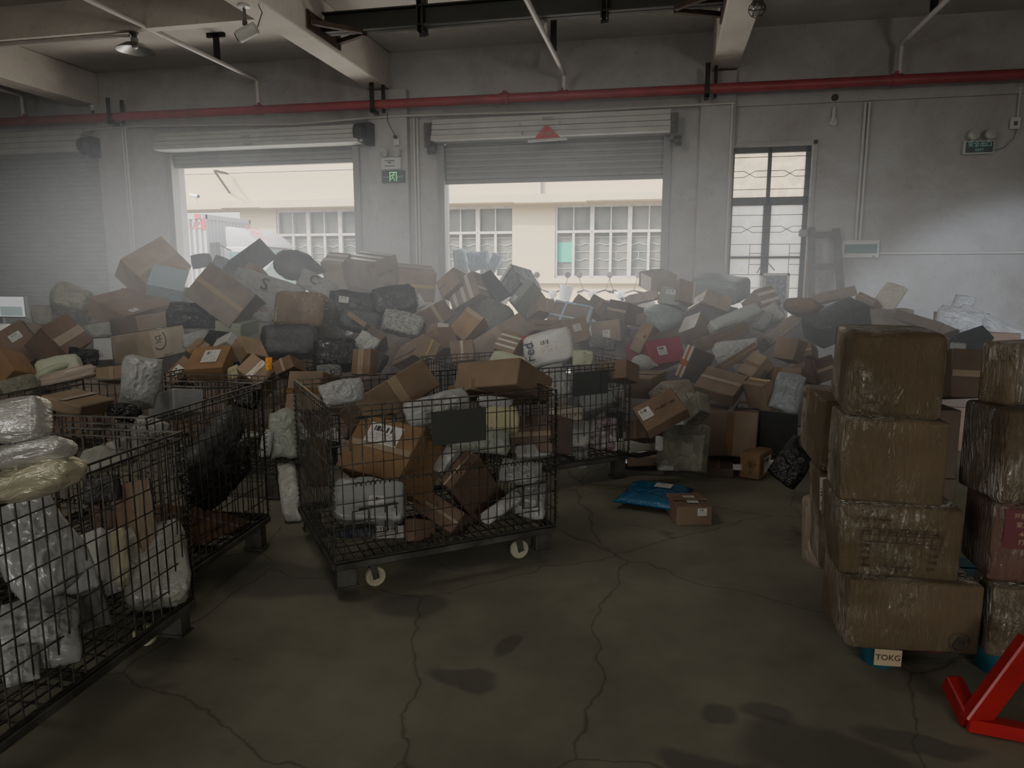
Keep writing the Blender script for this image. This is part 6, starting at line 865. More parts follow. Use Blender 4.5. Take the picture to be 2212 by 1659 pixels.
('B', 'cardboard_box', 'box', 'grey carton under the white barcode carton in the nearest cage', 'wGr', (-2.126, 2.145, 0.364), (0.85, 0.356, 0.075, 0.381), (0.145, 0.088, 0.357), 0, 0, []),
('B', 'cardboard_box', 'box', 'orange carton low in the second left cage', 'kO', (-2.332, 3.115, 0.284), (0.704, -0.021, -0.707, 0.061), (0.107, 0.318, 0.15), 0, 0, [('T', (0.0, 0.0, -0.075), (0, 1, 0), (0, 0, -1), 0.315, 0.014, '', '')]),
('B', 'cardboard_box', 'box', 'brown carton above the orange carton in the second left cage', 'kB', (-2.388, 3.219, 0.289), (0.683, -0.143, -0.693, 0.181), (0.099, 0.528, 0.25), 0, 0, [('K', (0.0, 0.0, -0.125), (0, 1, 0), (0, 0, -1), 0.522, 0.013, '', '')]),
('S', 'poly_bag', 'bag', 'dark grey plastic bag filling the second left cage', 'bKg', (-2.3, 3.228, 0.701), (0.389, 0.568, 0.422, 0.59), (0.612, 0.233, 0.181), 'bag', 0, []),
('S', 'poly_bag', 'bag', 'black shiny bag in the middle of the second left cage', 'bK', (-2.304, 3.284, 0.518), (0.439, 0.529, 0.47, 0.554), (0.643, 0.239, 0.173), 'bag', 0, []),
('S', 'poly_bag', 'bag', 'glossy black bag poking over the rim corner of the second left cage', 'bK', (-2.304, 3.604, 0.907), (0.858, 0.454, 0.2, 0.133), (0.138, 0.161, 0.068), 'bag', 0, []),
('S', 'poly_bag', 'bag', 'black crinkled bag on the white foam rolls at left', 'bK', (-2.435, 2.795, 0.963), (0.855, 0.425, 0.251, 0.159), (0.149, 0.093, 0.047), 'bag', 0, []),
('S', 'poly_bag', 'bag', 'pale foam roll end in the second left cage', 'bWd', (-2.281, 2.765, 0.894), (0.868, 0.41, 0.259, 0.111), (0.159, 0.123, 0.061), 'bag', 0, []),
('S', 'wrapped_parcel', 'parcel', 'long pale foam roll lying across the second left cage', 'bWf', (-2.327, 2.588, 0.817), (0.773, 0.462, 0.111, 0.42), (0.246, 0.117, 0.076), 'box', 0, []),
('B', 'cardboard_box', 'box', 'flat tan carton behind the silver parcels in the second left cage', 'kA', (-2.669, 2.78, 1.0), (-0.08, 0.056, 0.995, 0.019), (0.241, 0.187, 0.057), 0, 0, [('K', (0.0, 0.0, -0.029), (0, 1, 0), (0, 0, -1), 0.185, 0.031, '', '')]),
('S', 'poly_bag', 'bag', 'white poly bag slipping down between the second left cage and the far cage', 'bW', (-2.461, 4.012, 0.519), (0.868, 0.44, 0.176, 0.149), (0.077, 0.197, 0.039), 'bag', 0, []),
('S', 'poly_bag', 'bag', 'black grey bag in the shadow between the two left cages', 'bKg', (-2.297, 2.472, 0.697), (0.826, 0.429, 0.169, 0.325), (0.147, 0.13, 0.065), 'bag', 0, []),
('B', 'wrapped_parcel', 'parcel', 'grey wrapped box in the rear of the second left cage', 'wGr', (-2.603, 3.369, 0.886), (0.597, -0.211, -0.773, -0.044), (0.13, 0.178, 0.25), 0, 0, []),
('B', 'cardboard_box', 'box', 'grey tan carton inside the far wire cage behind the centre cage', 'kA', (-2.311, 4.417, 0.782), (-0.376, 0.597, 0.55, 0.447), (0.262, 0.264, 0.3), 0, 0, [('T', (0.0, 0.0, -0.15), (0, 1, 0), (0, 0, -1), 0.262, 0.034, '', '')]),
('S', 'poly_bag', 'bag', 'pale green grey bag hanging in the far wire cage', 'bGn', (-2.403, 4.134, 0.556), (0.848, 0.461, 0.124, 0.229), (0.194, 0.368, 0.097), 'bag', 0, []),
('S', 'poly_bag', 'bag', 'crinkled dark shiny bag at the rim corner of the far wire cage', 'bKs', (-2.406, 4.803, 0.864), (0.84, 0.492, 0.116, 0.199), (0.197, 0.153, 0.077), 'bag', 0, [])
]
BUR=[]
# (0.997112, 0.07592399999999999) (-0.07592399999999999, 0.997112)
S4C=(0.796,2.963,0); S4Y=0.0760
# ------------------------------------------------------------------ wire cages
GR='wire mesh pallet cages'
def sub(m,name,mt,parent,**k): return m.build(name,mt,parent,**k)
def panel(L,H,gx=.052,gz=.098,r=.0021,door=False):
    m=MB(); n=max(2,round(L/gx))
    for i in range(n+1): x=-L/2+L*i/n; m.box((x,0,H/2),(2*r,2*r,H))
    k=max(2,round(H/gz))
    for j in range(k+1): z=H*j/k; m.box((0,2*r,z),(L,2*r,2*r))
    for z in (0,H-.03,H): m.box((0,-.003,z),(L,.007,.007))
    for x in (-L/2,L/2): m.box((x,0,H/2),(.007,.007,H))
    return m
def coil(p,q,r=.012,turns=14,wr=.0022):
    p,q=Vector(p),Vector(q); d=(q-p); ax=d.normalized(); a=ax.orthogonal().normalized(); b=ax.cross(a); N=turns*7
    return MB().tube([p+d*(i/N)+(a*math.cos(i/7*2*PI)+b*math.sin(i/7*2*PI))*r for i in range(N+1)],wr,4,cap=False)
def cage(cx,cy,a,w,l,h,label,z0=.2,casters=True,plate=None,gate=True):
    t=thing('wire_cage',label,'cage',(cx,cy,0),a,GR)
    for nm,pos,rz,L in (('mesh_panel',(0,-l/2,z0),0,w),('mesh_panel',(0,l/2,z0),0,w),('mesh_panel',(-w/2,0,z0),PI/2,l),('mesh_panel',(w/2,0,z0),PI/2,l)):
        o=panel(L,h).build(nm,WIRE,t); o.location=pos; o.rotation_euler=(0,0,rz)
    m=MB()
    for i in range(int(w/.05)+1): m.box((-w/2+i*.05,0,z0+.004),(.006,l,.006))
    for j in range(int(l/.1)+1): m.box((0,-l/2+j*.1,z0-.003),(w,.006,.006))
    m.build('floor_mesh',WIRE,t)
    m=MB()
    for y in (-l/2,l/2,0): m.box((0,y,z0-.025),(w,.034,.034))
    for x in (-w/2,w/2): m.box((x,0,z0-.025),(.034,l,.034))
    m.build('base_frame',STEEL,t,bevel=.004)
    for sx in (-1,1):
        for sy in (-1,1):
            f=MB(); f.b2((sx*(w/2-.06)-.05,sy*(l/2-.05)-.035,.05 if casters else .02),(sx*(w/2-.06)+.05,sy*(l/2-.05)+.035,z0-.05)); f.b2((sx*(w/2-.06)-.06,sy*(l/2-.05)-.045,.05 if casters else .01),(sx*(w/2-.06)+.06,sy*(l/2-.05)+.045,.06 if casters else .025)); f.build('foot',STEEL,t,bevel=.003)
            if casters:
                x,y=sx*(w/2-.2),sy*(l/2-.09); c=MB(); c.box((x,y,z0-.055),(.09,.07,.01)); c.bar((x-.0,y-.028,z0-.055),(x+.02,y-.028,.05),.006,.035,(1,0,0)); c.bar((x,y+.028,z0-.055),(x+.02,y+.028,.05),.006,.035,(1,0,0)); co=c.build('caster',STEEL,t)
                MB().lathe([(.001,-.02),(.03,-.021),(.032,-.014),(.05,-.016),(.054,-.008),(.054,.008),(.05,.016),(.032,.014),(.03,.021),(.001,.02)],20,Matrix.Translation((x+.02,y,.056))@Matrix.Rotation(PI/2,4,'X')).build('wheel',NYLON,co,smooth=.6)
    # folding half gate on the front: spring hinges and loop handles
    if gate:
        coil((-w/2+.1,-l/2-.012,z0+h*.5),(w/2-.03,-l/2-.012,z0+h*.5),.011,46).build('hinge_spring',WIRE,t)
        for zz in (z0+h*.93,z0+h*.34):
            for x in (-w/2+.12,w/2-.26):
                m=MB()
                m.tube([(x,-l/2-.02,zz),(x+.2,-l/2-.02,zz)],.005,6); m.tube([(x+.05,-l/2-.024,zz),(x+.05,-l/2-.026,zz-.13),(x+.14,-l/2-.026,zz-.13),(x+.14,-l/2-.024,zz)],.005,6)
                m.tube([(x-.03,-l/2-.02,zz-.16),(x-.03,-l/2-.02,zz-.01),(x+.19,-l/2-.02,zz+.005),(x+.19,-l/2-.02,zz-.16)],.004,6)
                m.build('latch',WIRE,t)
    for sx,sy in ((-1,-1),(1,-1),(1,1),(-1,1)): coil((sx*w/2,sy*(l/2+.006),z0+.02),(sx*w/2,sy*(l/2+.006),z0+h-.05),.011,24).build('corner_spring',WIRE,t)
    m=MB()
    for i in range(int(w/.055)): m.tube([(-w/2+.04+i*.055,-l/2+.012,z0),(-w/2+.055+i*.055,-l/2+.03,z0+.02),(-w/2+.07+i*.055,-l/2+.012,z0)],.0025,4)
    m.build('floor_spring',WIRE,t)
    if plate:
        u0,u1,v0,v1=plate; p=MB().b2((u0,-l/2-.014,v0),(u1,-l/2-.008,v1)).build('name_plate',DKPL,t,bevel=.002)
    return t
c3=cage(-1.349,3.812,.661,1.231,.986,.772,'wire mesh cage on casters in the centre, filled with cartons and white bags',plate=(-.11,.19,.735,.91))
c4=cage(-1.085,5.515,.719,1.272,1.121,.725,'wire mesh cage behind the centre cage, before the tilted stamped carton',casters=False,plate=(.1,.42,.70,.88))
c2=cage(-2.773,3.09,.056,1.134,1.0,.78,'wire mesh cage full of black bags behind the nearest cage',casters=False)
c1=cage(-2.453,1.96,.042,1.0,1.2,.737,'nearest wire mesh cage at the lower left, holding white parcels',casters=True)
c5=cage(-3.056,4.903,-.005,.845,.987,.695,'far wire mesh cage between the second left cage and the pile',casters=False)
# waybill stuck on the plate of the right cage
# ------------------------------------------------------------------ parcels
TAPE={'T':'tT','K':'tK','Kb':'tKb','O':'tO','Y':'tY','W':'tW','Bl':'tBl','G':'bKs'}
TNAME={'T':'brown_tape','K':'clear_tape_or_lit_flap','Kb':'lid_band','O':'orange_tape','Y':'yellow_tape','W':'shiny_tape_or_lit_face','Bl':'blue_tape','G':'grey_film'}  # the broadest pale strips paint lit carton faces, the others are tape
INKS={'ink':INK,'inkgrey':INKG,'inkbr':INKB,'inkred':INKR,'navy':NAVY}
def quad(p,r,n,w,h,name,m,parent,off,bv=None):
    M=frame(r,n,Vector(p)+Vector(n)*off); me=bpy.data.meshes.new(name)
    N=max(1,min(8,int(w/.04))) if bv else 1; K=max(1,min(6,int(h/.04))) if bv else 1; vs=[];fs=[]; nv=Vector(n)
    for i in range(N+1):
        for j in range(K+1):
            q=Vector((-w/2+w*i/N,-h/2+h*j/K,0))
            if bv:
                hit=bv.ray_cast(M@q+nv*.3,-nv)
                if hit[0] is not None: q.z=(hit[0]-M.translation).dot(nv)+.0025
            vs.append(q)
    for i in range(N):
        for j in range(K): a=i*(K+1)+j; fs.append((a,a+K+1,a+K+2,a+1))
    me.from_pydata([tuple(v) for v in vs],[],fs); ul=me.uv_layers.new(name='UVMap')
    for lp in me.loops: v=me.vertices[lp.vertex_index].co; ul.data[lp.index].uv=((v.x+w/2)/w,(v.y+h/2)/h)
    me.materials.append(m); return put(me,name,M,parent)
def circle_ring(r,t,m,M,parent,name='printed_ring'):
    k=MB(); N=32; vs=[];fs=[]
    for i in range(N): a=2*PI*i/N; vs+=[(r*math.cos(a),r*math.sin(a),0),((r-t)*math.cos(a),(r-t)*math.sin(a),0)]
    for i in range(N): j=(i+1)%N; fs.append((2*i,2*j,2*j+1,2*i+1))
    k.add(vs,fs); o=k.build(name,m,parent); o.matrix_local=M; return o
def boxmesh(d,rad,soft,seed):
    mn=min(d); rng=random.Random(seed)
    if not (soft or rad):
        bm=bmesh.new(); bmesh.ops.create_cube(bm,size=1)
        for v in bm.verts:
            v.co=Vector((v.co.x*d[0],v.co.y*d[1],v.co.z*d[2]))+Vector((rng.uniform(-1,1),rng.uniform(-1,1),rng.uniform(-1,1)))*min(.002,mn*.01)
        bmesh.ops.bevel(bm,geom=list(bm.edges),offset=min(.005,mn*.1),segments=1,affect='EDGES')
        me=bpy.data.meshes.new('parcel'); bm.to_mesh(me); bm.free(); return me
    r=min(rad or .01,mn*.45); o=Vector((rng.random()*50,rng.random()*50,0))
    def ax(L):
        h=L/2; e=[-h,-h+r*.25,-h+r*.6,-h+r]; n=5; inn=[(-h+r)+(2*h-2*r)*k/n for k in range(1,n)]; return e+inn+[-x for x in e[::-1]]
    A=[ax(L) for L in d]; vs={};V=[];F=[]
    def vid(i,j,k):
        if (i,j,k) not in vs: vs[(i,j,k)]=len(V); V.append(Vector((A[0][i],A[1][j],A[2][k])))
        return vs[(i,j,k)]
    n=len(A[0])-1
    for u in range(n):
        for v in range(n):
            for s in (0,n):
                for f in ((s,u,v),(s,u+1,v),(s,u+1,v+1),(s,u,v+1)),((u,s,v),(u,s,v+1),(u+1,s,v+1),(u+1,s,v)),((u,v,s),(u+1,v,s),(u+1,v+1,s),(u,v+1,s)): F.append(tuple(vid(*q) for q in f))
    out=[]
    for p in V:
        c=Vector([max(-d[i]/2+r,min(d[i]/2-r,p[i])) for i in range(3)]); dv=p-c; q=c+dv.normalized()*r if dv.length>1e-9 else p.copy()
        q=q+mnoise.noise_vector(p*6+o)*soft*.8
        k=[max(0,1-(2*abs(p[i])/d[i])**2) for i in range(3)]
        for i in range(3):
            j,l=(i+1)%3,(i+2)%3
            if abs(abs(p[i])-d[i]/2)<1e-5: q[i]+=math.copysign(soft*1.2*k[j]*k[l],p[i])
        out.append(tuple(q))
    me=bpy.data.meshes.new('parcel'); me.from_pydata(out,[],F); bm=bmesh.new(); bm.from_mesh(me); bmesh.ops.recalc_face_normals(bm,faces=bm.faces)
    for f in bm.faces: f.smooth=True
    bm.to_mesh(me); bm.free(); return me
def bagmesh(d,shape,seed):
    rng=random.Random(seed); o=Vector((rng.random()*90,rng.random()*90,rng.random()*9)); w,h,t=d[0]/2,d[1]/2,d[2]/2
    NU,NV=44,26; vs=[];fs=[]
    if shape in('bag','pillow','pouch'):   # flat sealed bag: two skins meeting at the rim
        e=2.6 if shape=='bag' else 5
        M=NU
        for side in (1,-1):
            for i in range(M+1):
                for j in range(M+1):
                    u,v=2*i/M-1,2*j/M-1
                    b=(max(0,1-abs(u)**e)*max(0,1-abs(v)**e))**(.55 if shape!='pouch' else .5)
                    q=Vector((u*w,v*h,0)); 
                    pin=1-.10*(1-abs(v)**2)*abs(u)**3-.0; q.x*=1-.07*(1-v*v)*(abs(u)>.0); q.y*=1-.07*(1-u*u)
                    if shape=='bag':
                        sh=mnoise.noise(Vector((u*.9,v*.9,3))+o); q.x+=w*.16*sh; q.y+=h*.16*mnoise.noise(Vector((u*.9,v*.9,9))+o)
                        cr=1-.2*max(0,abs(u)+abs(v)-1.35); q.x*=cr; q.y*=cr
                    s=min(w,h); n1=mnoise.noise(q*(1.6/s)+o); rd=abs(mnoise.noise(q*(3.4/s)+o*1.7))
                    f2=abs(mnoise.noise(q*(7/s)+o*2.3)); z=t*b*(1+.3*n1-.3*rd-.16*f2) if shape=='bag' else t*b*(1+.12*n1-.25*rd)
                    q.z=side*z if shape!='pouch' else (side*z if side>0 else -t*.35*b)
                    if shape=='pouch': q.z+= -t*.2
                    vs.append(tuple(q))
        n=(M+1)*(M+1)
        for s in (0,1):
            for i in range(M):
                for j in range(M):
                    a=s*n+i*(M+1)+j; f=(a,a+M+1,a+M+2,a+1); fs.append(f if s==0 else f[::-1])
        me=bpy.data.meshes.new('bag'); me.from_pydata(vs,[],fs); bm=bmesh.new(); bm.from_mesh(me); bmesh.ops.remove_doubles(bm,verts=bm.verts,dist=1e-5)
    else:
        p=2.0 if shape=='sack' else 5.5; 
        def sp(c,e): return math.copysign(abs(c)**(2/e),c)
        for j in range(NV+1):
            th=-PI/2+PI*j/NV
            for i in range(NU):
                ph=2*PI*i/NU; x=sp(math.cos(th),p)*sp(math.cos(ph),p); y=sp(math.cos(th),p)*sp(math.sin(ph),p); z=sp(math.sin(th),p)
                # poles along local y so that the flat side faces out
                q=Vector((x*w,z*h,y*t)); s=min(w,h,t*1.6)
                n=mnoise.noise(q*(1.4/s)+o); rd=abs(mnoise.noise(q*(3/s)+o*2))
                f2=abs(mnoise.noise(q*(7/s)+o*3)); k=1+.10*n-.10*rd-.05*f2; q*=k
                if shape=='sack' and x>.55:
                    g=(x-.55)/.45; q.y*=1-.62*g**.8; q.z*=1-.62*g**.8; q.x+=w*.28*g*g; q.y+=h*.05*math.sin(9*math.atan2(z,y))*g
                vs.append(tuple(q))
        for j in range(NV):
            for i in range(NU): fs.append((j*NU+i,j*NU+(i+1)%NU,(j+1)*NU+(i+1)%NU,(j+1)*NU+i))
        me=bpy.data.meshes.new('bag'); me.from_pydata(vs,[],fs); bm=bmesh.new(); bm.from_mesh(me); bmesh.ops.remove_doubles(bm,verts=bm.verts,dist=1e-5)
    bmesh.ops.recalc_face_normals(bm,faces=bm.faces)
    for f in bm.faces: f.smooth=True
    bm.to_mesh(me); bm.free(); return me
def surf_z(me,u,v,w,h):
    best=max((q.co.z for q in me.vertices if abs(q.co.x-u)<w and abs(q.co.y-v)<h),default=0); return best
for idx,(typ,name,cat,label,mt,c,q,d,ra,so,dec) in enumerate(DATA):
    R=Quaternion(q).to_matrix().to_4x4(); M=Matrix.Translation(c)@R
    if typ=='B':
        me=boxmesh(d,ra,so,idx); me.materials.append(MATS[mt]); o=bpy.data.objects.new(name,me); COL.objects.link(o); o.matrix_world=M; tag(o,label,cat)
        lv=0; bv=BVHTree.FromPolygons([v.co for v in me.vertices],[tuple(p.vertices) for p in me.polygons]) if (so and dec) else None
        for k,p,r,n,w,h,tx,co in dec:
            off=.0036+lv*.0006+(so*1.7 if so else .001); lv+=1
            if k in TAPE: quad(p,r,n,w-2*ra,h,TNAME[k],MATS[TAPE[k]],o,off,bv)
            elif k=='L': quad(p,r,n,max(w,.02),max(h,.02),'shipping_label',MATS['label'],o,off,bv)
            elif k=='X': lettering(tx,h,INKS[co],frame(r,n,Vector(p)+Vector(n)*off),o,w*.8)
            elif k=='P': quad(p,r,n,w,h,'painted_lit_end',MATS['kLit'],o,off,bv)  # paler card paints the light falling on this end face
            elif k=='Rd': quad(p,r,n,w,h,'red_band',mat('fade_red',(.33,.07,.08),.4),o,off,bv)
            elif k=='SF':
                F=frame(r,n,Vector(p)+Vector(n)*off); s=min(w,h); lettering('SF',s*.62,INKG,F,o)
                m=MB(); N=16; vs=[];fs=[]
                for i in range(N+1): a=-PI*.75+PI*.98*i/N; vs+=[(s*.52*math.cos(a),s*.52*math.sin(a),0),(s*.60*math.cos(a),s*.60*math.sin(a),0)]
                fs=[(2*i,2*i+1,2*i+3,2*i+2) for i in range(N)]; m.add(vs,fs); e=m.build('printed_arc',INKG,o); e.matrix_local=F
            elif k=='XA':
                F=frame(r,n,Vector(p)+Vector(n)*off); s=min(w,h); lettering('A',s*.8,INK,F,o); circle_ring(s*.5,s*.05,INK,F,o)
            elif k=='RP':
                quad(p,r,n,w,h,'printed_panel',mat('dark_red_print',(.12,.02,.025),.5),o,off,bv)
                for i,tx in enumerate(('开放式门','家居馆','-600-','打包')): lettering(tx,h*.15,TOCARD,frame(r,n,Vector(p)+Vector(n)*(off+.001)+frame(r,n,(0,0,0)).to_3x3()@Vector((-.0,h*(.33-.22*i),0))),o,w*.6)
            elif k=='TB':
                F=frame(r,n,Vector(p)+Vector(n)*off); g=MB(); x0,x1=-w*.46,w*.46; y1,y0=h*.24,h*.0; ym=h*.13; lw=.0018
                for y in (y0,ym,y1): g.box(((x0+x1)/2,y,0),(x1-x0,lw,.0004))
                for i in range(10): g.box((x0+(x1-x0)*i/9,(y0+y1)/2,0),(lw,y1-y0,.0004))
                e=g.build('printed_table',MARK,o); e.matrix_local=F
                for tx,x,y,s in (('SIZE',-.40,.185,.06),('40',-.22,.185,.075),('41',-.12,.185,.075),('42',-.02,.185,.075),('43',.09,.185,.075),('44',.19,.185,.075),('45',.29,.185,.075),('46',.40,.185,.075),('QTY',-.40,-.07,.075),('N.W',-.40,-.19,.075),('G.W',-.40,-.31,.075),('MEAS',-.39,-.43,.075),('PRS',.40,-.07,.08),('KGS',.39,-.19,.08),('KGS',.38,-.31,.08),('42 X 42 X34',-.02,-.43,.08),('CM',.36,-.43,.08),('NO.  COLOUR',-.3,.40,.07)): lettering(tx,h*s,MARK,F@Matrix.Translation((w*x,h*y,0)),o)
    else:
        me=bagmesh(d,ra,idx); me.materials.append(MATS[mt]); o=bpy.data.objects.new(name,me); COL.objects.link(o); o.matrix_world=M; tag(o,label,cat)
        for e in dec:
            if e[0]=='L':
                _,u,v,fw,fh=e; z=surf_z(me,u*d[0],v*d[1],fw*d[0]*.5,fh*d[1]*.5); quad((u*d[0],v*d[1],z),(1,0,0),(0,0,1),fw*d[0],fh*d[1],'shipping_label',MATS['label'],o,.003)
            else:
                _,tx,u,v,fh,co=e; z=surf_z(me,u*d[0],v*d[1],.06,.06); lettering(tx,fh*d[1],INKS[co],frame((1,0,0),(0,0,1),(u*d[0],v*d[1],z+.004)),o)
# ------------------------------------------------------------------ buried layer of the heap
rng=random.Random(11); nb=0
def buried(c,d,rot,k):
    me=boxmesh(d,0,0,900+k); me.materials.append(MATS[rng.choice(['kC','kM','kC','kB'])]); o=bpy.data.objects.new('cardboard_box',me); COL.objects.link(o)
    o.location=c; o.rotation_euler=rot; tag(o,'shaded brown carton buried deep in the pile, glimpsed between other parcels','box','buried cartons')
SKYL=((0,690),(150,640),(300,590),(350,560),(600,590),(900,590),(1000,640),(1130,670),(1250,705),(1340,690),(1430,640),(1600,650),(1760,660),(2300,690))
def sky_y(x):
    for (a,b),(c,d) in zip(SKYL,SKYL[1:]):
        if a<=x<=c: return b+(d-b)*(x-a)/(c-a)
    return 700
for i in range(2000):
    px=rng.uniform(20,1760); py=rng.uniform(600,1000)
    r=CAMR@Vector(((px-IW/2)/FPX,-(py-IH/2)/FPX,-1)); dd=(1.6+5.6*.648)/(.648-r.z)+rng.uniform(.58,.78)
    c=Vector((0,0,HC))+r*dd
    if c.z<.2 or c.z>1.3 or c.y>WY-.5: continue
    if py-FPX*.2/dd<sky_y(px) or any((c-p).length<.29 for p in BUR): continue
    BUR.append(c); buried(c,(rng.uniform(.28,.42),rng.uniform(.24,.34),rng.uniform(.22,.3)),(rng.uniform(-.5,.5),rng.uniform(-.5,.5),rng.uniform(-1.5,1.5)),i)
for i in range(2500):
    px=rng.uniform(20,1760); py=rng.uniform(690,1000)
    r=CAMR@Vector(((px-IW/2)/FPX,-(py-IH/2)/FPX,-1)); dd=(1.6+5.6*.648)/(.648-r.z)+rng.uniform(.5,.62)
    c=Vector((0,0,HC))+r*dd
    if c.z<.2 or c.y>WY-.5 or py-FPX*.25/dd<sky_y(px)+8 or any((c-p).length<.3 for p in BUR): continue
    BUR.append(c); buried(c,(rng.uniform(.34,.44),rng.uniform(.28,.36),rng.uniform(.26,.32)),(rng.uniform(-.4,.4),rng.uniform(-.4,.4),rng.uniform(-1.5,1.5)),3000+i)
for i in range(1000):
    px=30+(i%40)*43; py=715+(i//40)*12
    if py>1000: break
    r=CAMR@Vector(((px-IW/2)/FPX,-(py-IH/2)/FPX,-1)); dd=(1.6+5.6*.648)/(.648-r.z)+.6
    c=Vector((0,0,HC))+r*dd
    if c.z<.2 or c.y>WY-.5 or py-FPX*.25/dd<sky_y(px)+8 or any((c-p).length<.25 for p in BUR): continue
    BUR.append(c); buried(c,(rng.uniform(.32,.4),rng.uniform(.28,.34),rng.uniform(.26,.3)),(rng.uniform(-.3,.3),rng.uniform(-.3,.3),rng.uniform(-1.5,1.5)),6000+i)
for k,(px,py,dd) in enumerate(((1278,752,7.25),(1232,742,7.3),(1330,740,7.2),(1180,722,7.6),(1385,735,7.2))):
    c=Vector((0,0,HC))+(CAMR@Vector(((px-IW/2)/FPX,-(py-IH/2)/FPX,-1)))*dd; buried(c,(.30,.26,.19),(rng.uniform(-.2,.2),rng.uniform(-.2,.2),rng.uniform(-.5,.5)),7000+k)
for k,(px,py,yy,ht) in enumerate(((1012,610,10.45,1.45),(1060,608,10.45,1.5),(1450,672,9.5,1.2))):
    q=at(px,py,y=yy); z=0
    while z<ht-.05: h=min(.4,ht-z); buried(Vector((q.x+rng.uniform(-.03,.03),yy,z+h/2)),(.36,.34,h-.004),(0,0,rng.uniform(-.2,.2)),2000+k*10+int(z*10)); z+=h
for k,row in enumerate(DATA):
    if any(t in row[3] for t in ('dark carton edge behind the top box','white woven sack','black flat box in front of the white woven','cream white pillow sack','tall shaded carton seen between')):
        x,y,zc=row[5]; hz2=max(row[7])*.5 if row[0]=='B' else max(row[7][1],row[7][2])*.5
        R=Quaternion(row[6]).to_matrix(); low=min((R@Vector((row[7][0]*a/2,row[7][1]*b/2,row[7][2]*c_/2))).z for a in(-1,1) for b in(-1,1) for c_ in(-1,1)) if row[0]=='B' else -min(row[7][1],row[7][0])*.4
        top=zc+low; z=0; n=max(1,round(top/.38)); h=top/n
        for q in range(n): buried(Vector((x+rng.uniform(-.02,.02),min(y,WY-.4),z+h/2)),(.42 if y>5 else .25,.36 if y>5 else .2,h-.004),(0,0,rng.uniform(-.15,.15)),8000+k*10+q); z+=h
# ------------------------------------------------------------------ monitor and desk at the far left
sc=at(28,661,y=7.3); dk=thing('work_desk','dark work desk behind the cartons at the far left','desk',(sc.x-.35,7.35,0))
MB().b2((-.9,-.35,.72),(.75,.35,.76)).build('desk_top',DKPL,dk,bevel=.004)
for x in (-.85,.7):
    for y in (-.3,.3): MB().b2((x-.025,y-.025,0),(x+.025,y+.025,.72)).build('leg',STEEL,dk)
tl=at(-60,640,y=7.3); br=at(58,684,y=7.3); ww=br.x-tl.x; hh=tl.z-br.z
mo=thing('computer_monitor','flat computer monitor with a white spreadsheet screen at the far left','monitor',((tl.x+br.x)/2,7.3,.76)); zc=(tl.z+br.z)/2-.76
MB().b2((-ww/2-.01,-.02,zc-hh/2-.02),(ww/2+.01,.03,zc+hh/2+.01)).build('casing',BLK,mo,bevel=.004)
MB().b2((-ww/2,-.024,zc-hh/2),(ww/2,-.019,zc+hh/2)).build('screen',mat('lit_screen',(.5,.5,.5),.3,emit=((.9,.92,.93),.22)),mo); MB().b2((ww*.05,-.026,zc-hh*.46),(ww*.46,-.0235,zc+.0)).build('screen_window',mat('screen_teal',(.3,.38,.38),.3,emit=((.6,.75,.75),.1)),mo)
MB().b2((-.03,.0,.0),(.03,.04,zc)).b2((-.12,-.08,0),(.12,.1,.012)).build('stand',BLK,mo)
c=at(2,714,y=6.9); c=Vector((c.x,7.12,.762)); t=thing('label_printer','white desktop label printer with a dark front at the far left','printer',(at(2,716,y=7.12).x,7.12,.762)); hz_=max(.15,at(2,700,y=7.12).z-.762)
MB().prism([(-.12,0),(.12,0),(.12,hz_*.6),(.05,hz_),(-.12,hz_)],.2,Matrix.Translation((0,.1,0))@Matrix.Rotation(PI/2,4,'X')).build('case',WHT,t,bevel=.015,seg=2,smooth=.5); MB().b2((-.1,-.104,.03),(.08,-.099,.08)).build('paper_slot',BLK,t)
tag(MB().b2((D3[1]-.4,9.9,.0),(D3[1]+.0,10.2,1.55)).build('board_panel',SHUTD,bevel=.004),'plain grey board standing against the closed left shutter','board') if 0 else None
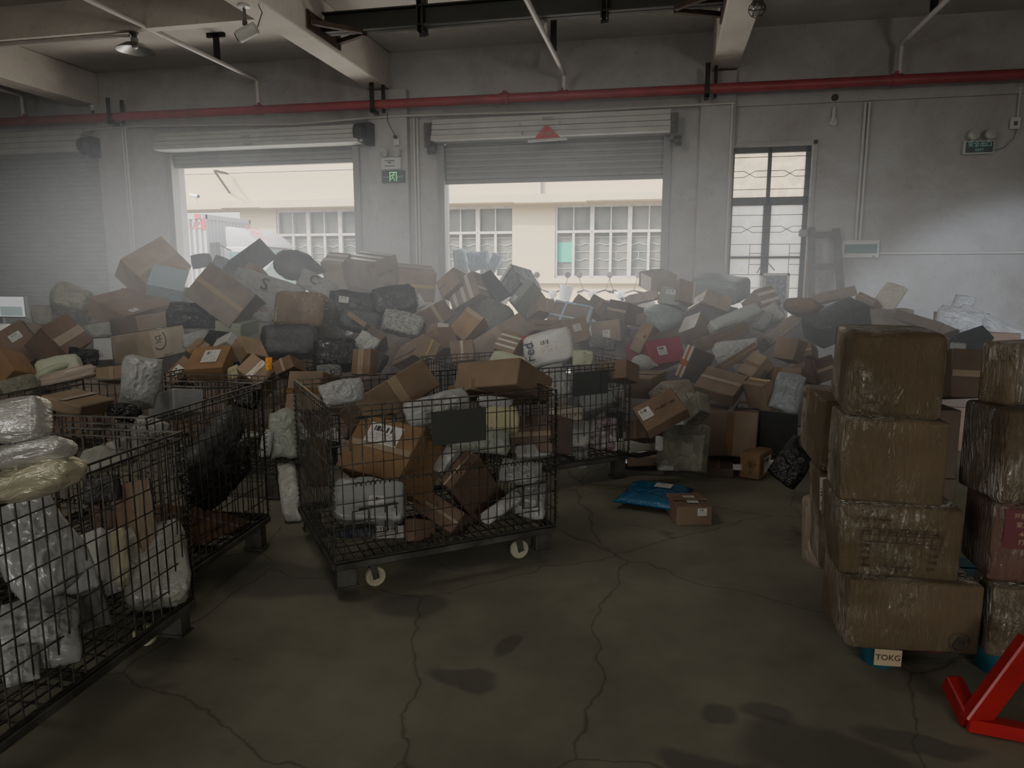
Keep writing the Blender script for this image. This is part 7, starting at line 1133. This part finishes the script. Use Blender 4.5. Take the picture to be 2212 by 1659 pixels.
# ------------------------------------------------------------------ pallet, jack and sign under the film-wrapped stacks
c=Vector(S4C); yaw=S4Y; pt=thing('plastic_pallet','teal plastic pallet carrying the film-wrapped cartons','pallet',(c.x,c.y,0),yaw); 
m=MB()
for i in range(6): m.b2((.14,.06+i*.15-.06,.125),(1.0,.06+i*.15+.05,.155))
m.build('deck',TEAL,pt)
p0=at(1912,1442,z=.02)
for x in (.0,.45,.85):
    for y in (.0,.35,.7):
        if x<.1 and y>.1: continue
        q=(pt.matrix_basis.inverted()@(Vector((p0.x,p0.y+.085,0)))) if 0 else None
        MB().lathe([(.062,.0),(.068,.02),(.07,.125)],18,Matrix.Translation((p0.x-c.x+x,p0.y-c.y+.08+y,0)),cap=True).build('block',TEAL,pt,smooth=.6)
p0=at(1916,1440,z=.02); pc_=Vector((p0.x,p0.y-.0,.06)); sg=thing('weight_sign','small cardboard sign reading TOKG on the pallet under the bottom carton','sign',pc_,YAW-.14)
MB().b2((-.052,-.003,-.035),(.052,.003,.035)).build('card',TOCARD,sg); lettering('TOKG',.034,MARK,frame((1,0,0),(0,-1,0),(0,-.0045,.0)),sg,.094)
pj=thing('pallet_truck','red hand pallet truck with its forks under the stack at the lower right','pallet truck')
a,b,c2,d2_=at(2230,1385,z=.34),at(2100,1560,z=.03),at(2212,1595,z=.03),at(2055,1470,z=.10)
MB().bar(a,b,.05,.085).build('handle_brace',REDJ,pj,bevel=.006); MB().bar(b+Vector((-.02,0,0)),c2+Vector((.25,0,0)),.06,.05).build('front_frame',REDJ,pj,bevel=.006); MB().bar(d2_,b,.06,.07).build('side_frame',REDJ,pj,bevel=.006)
e=Vector((math.cos(yaw+PI/2),math.sin(yaw+PI/2),0)); f=Vector((math.cos(yaw),math.sin(yaw),0))
for k in (.30,.82): q=Vector((S4C[0],S4C[1],.085))+f*k; MB().bar(q+e*.02,q+e*.9,.15,.05).build('fork',REDJ,pj,bevel=.008)
for k in (.30,.82): q=Vector((S4C[0],S4C[1],.04))+f*k+e*.8; MB().lathe([(.001,-.05),(.035,-.05),(.035,.05),(.001,.05)],14,Matrix.Translation(q)@Matrix.Rotation(yaw,4,'Z')@Matrix.Rotation(PI/2,4,'Y')).build('roller',NYLON,pj)
# bag tied on the ladder
me=bagmesh((.11,.14,.1),'box',77); me.materials.append(MATS['bW']); o=bpy.data.objects.new('poly_bag',me); COL.objects.link(o); o.location=at(1735,503,y=WY-.2); tag(o,'crumpled white plastic bag tied at the top of the ladder by the window','bag')
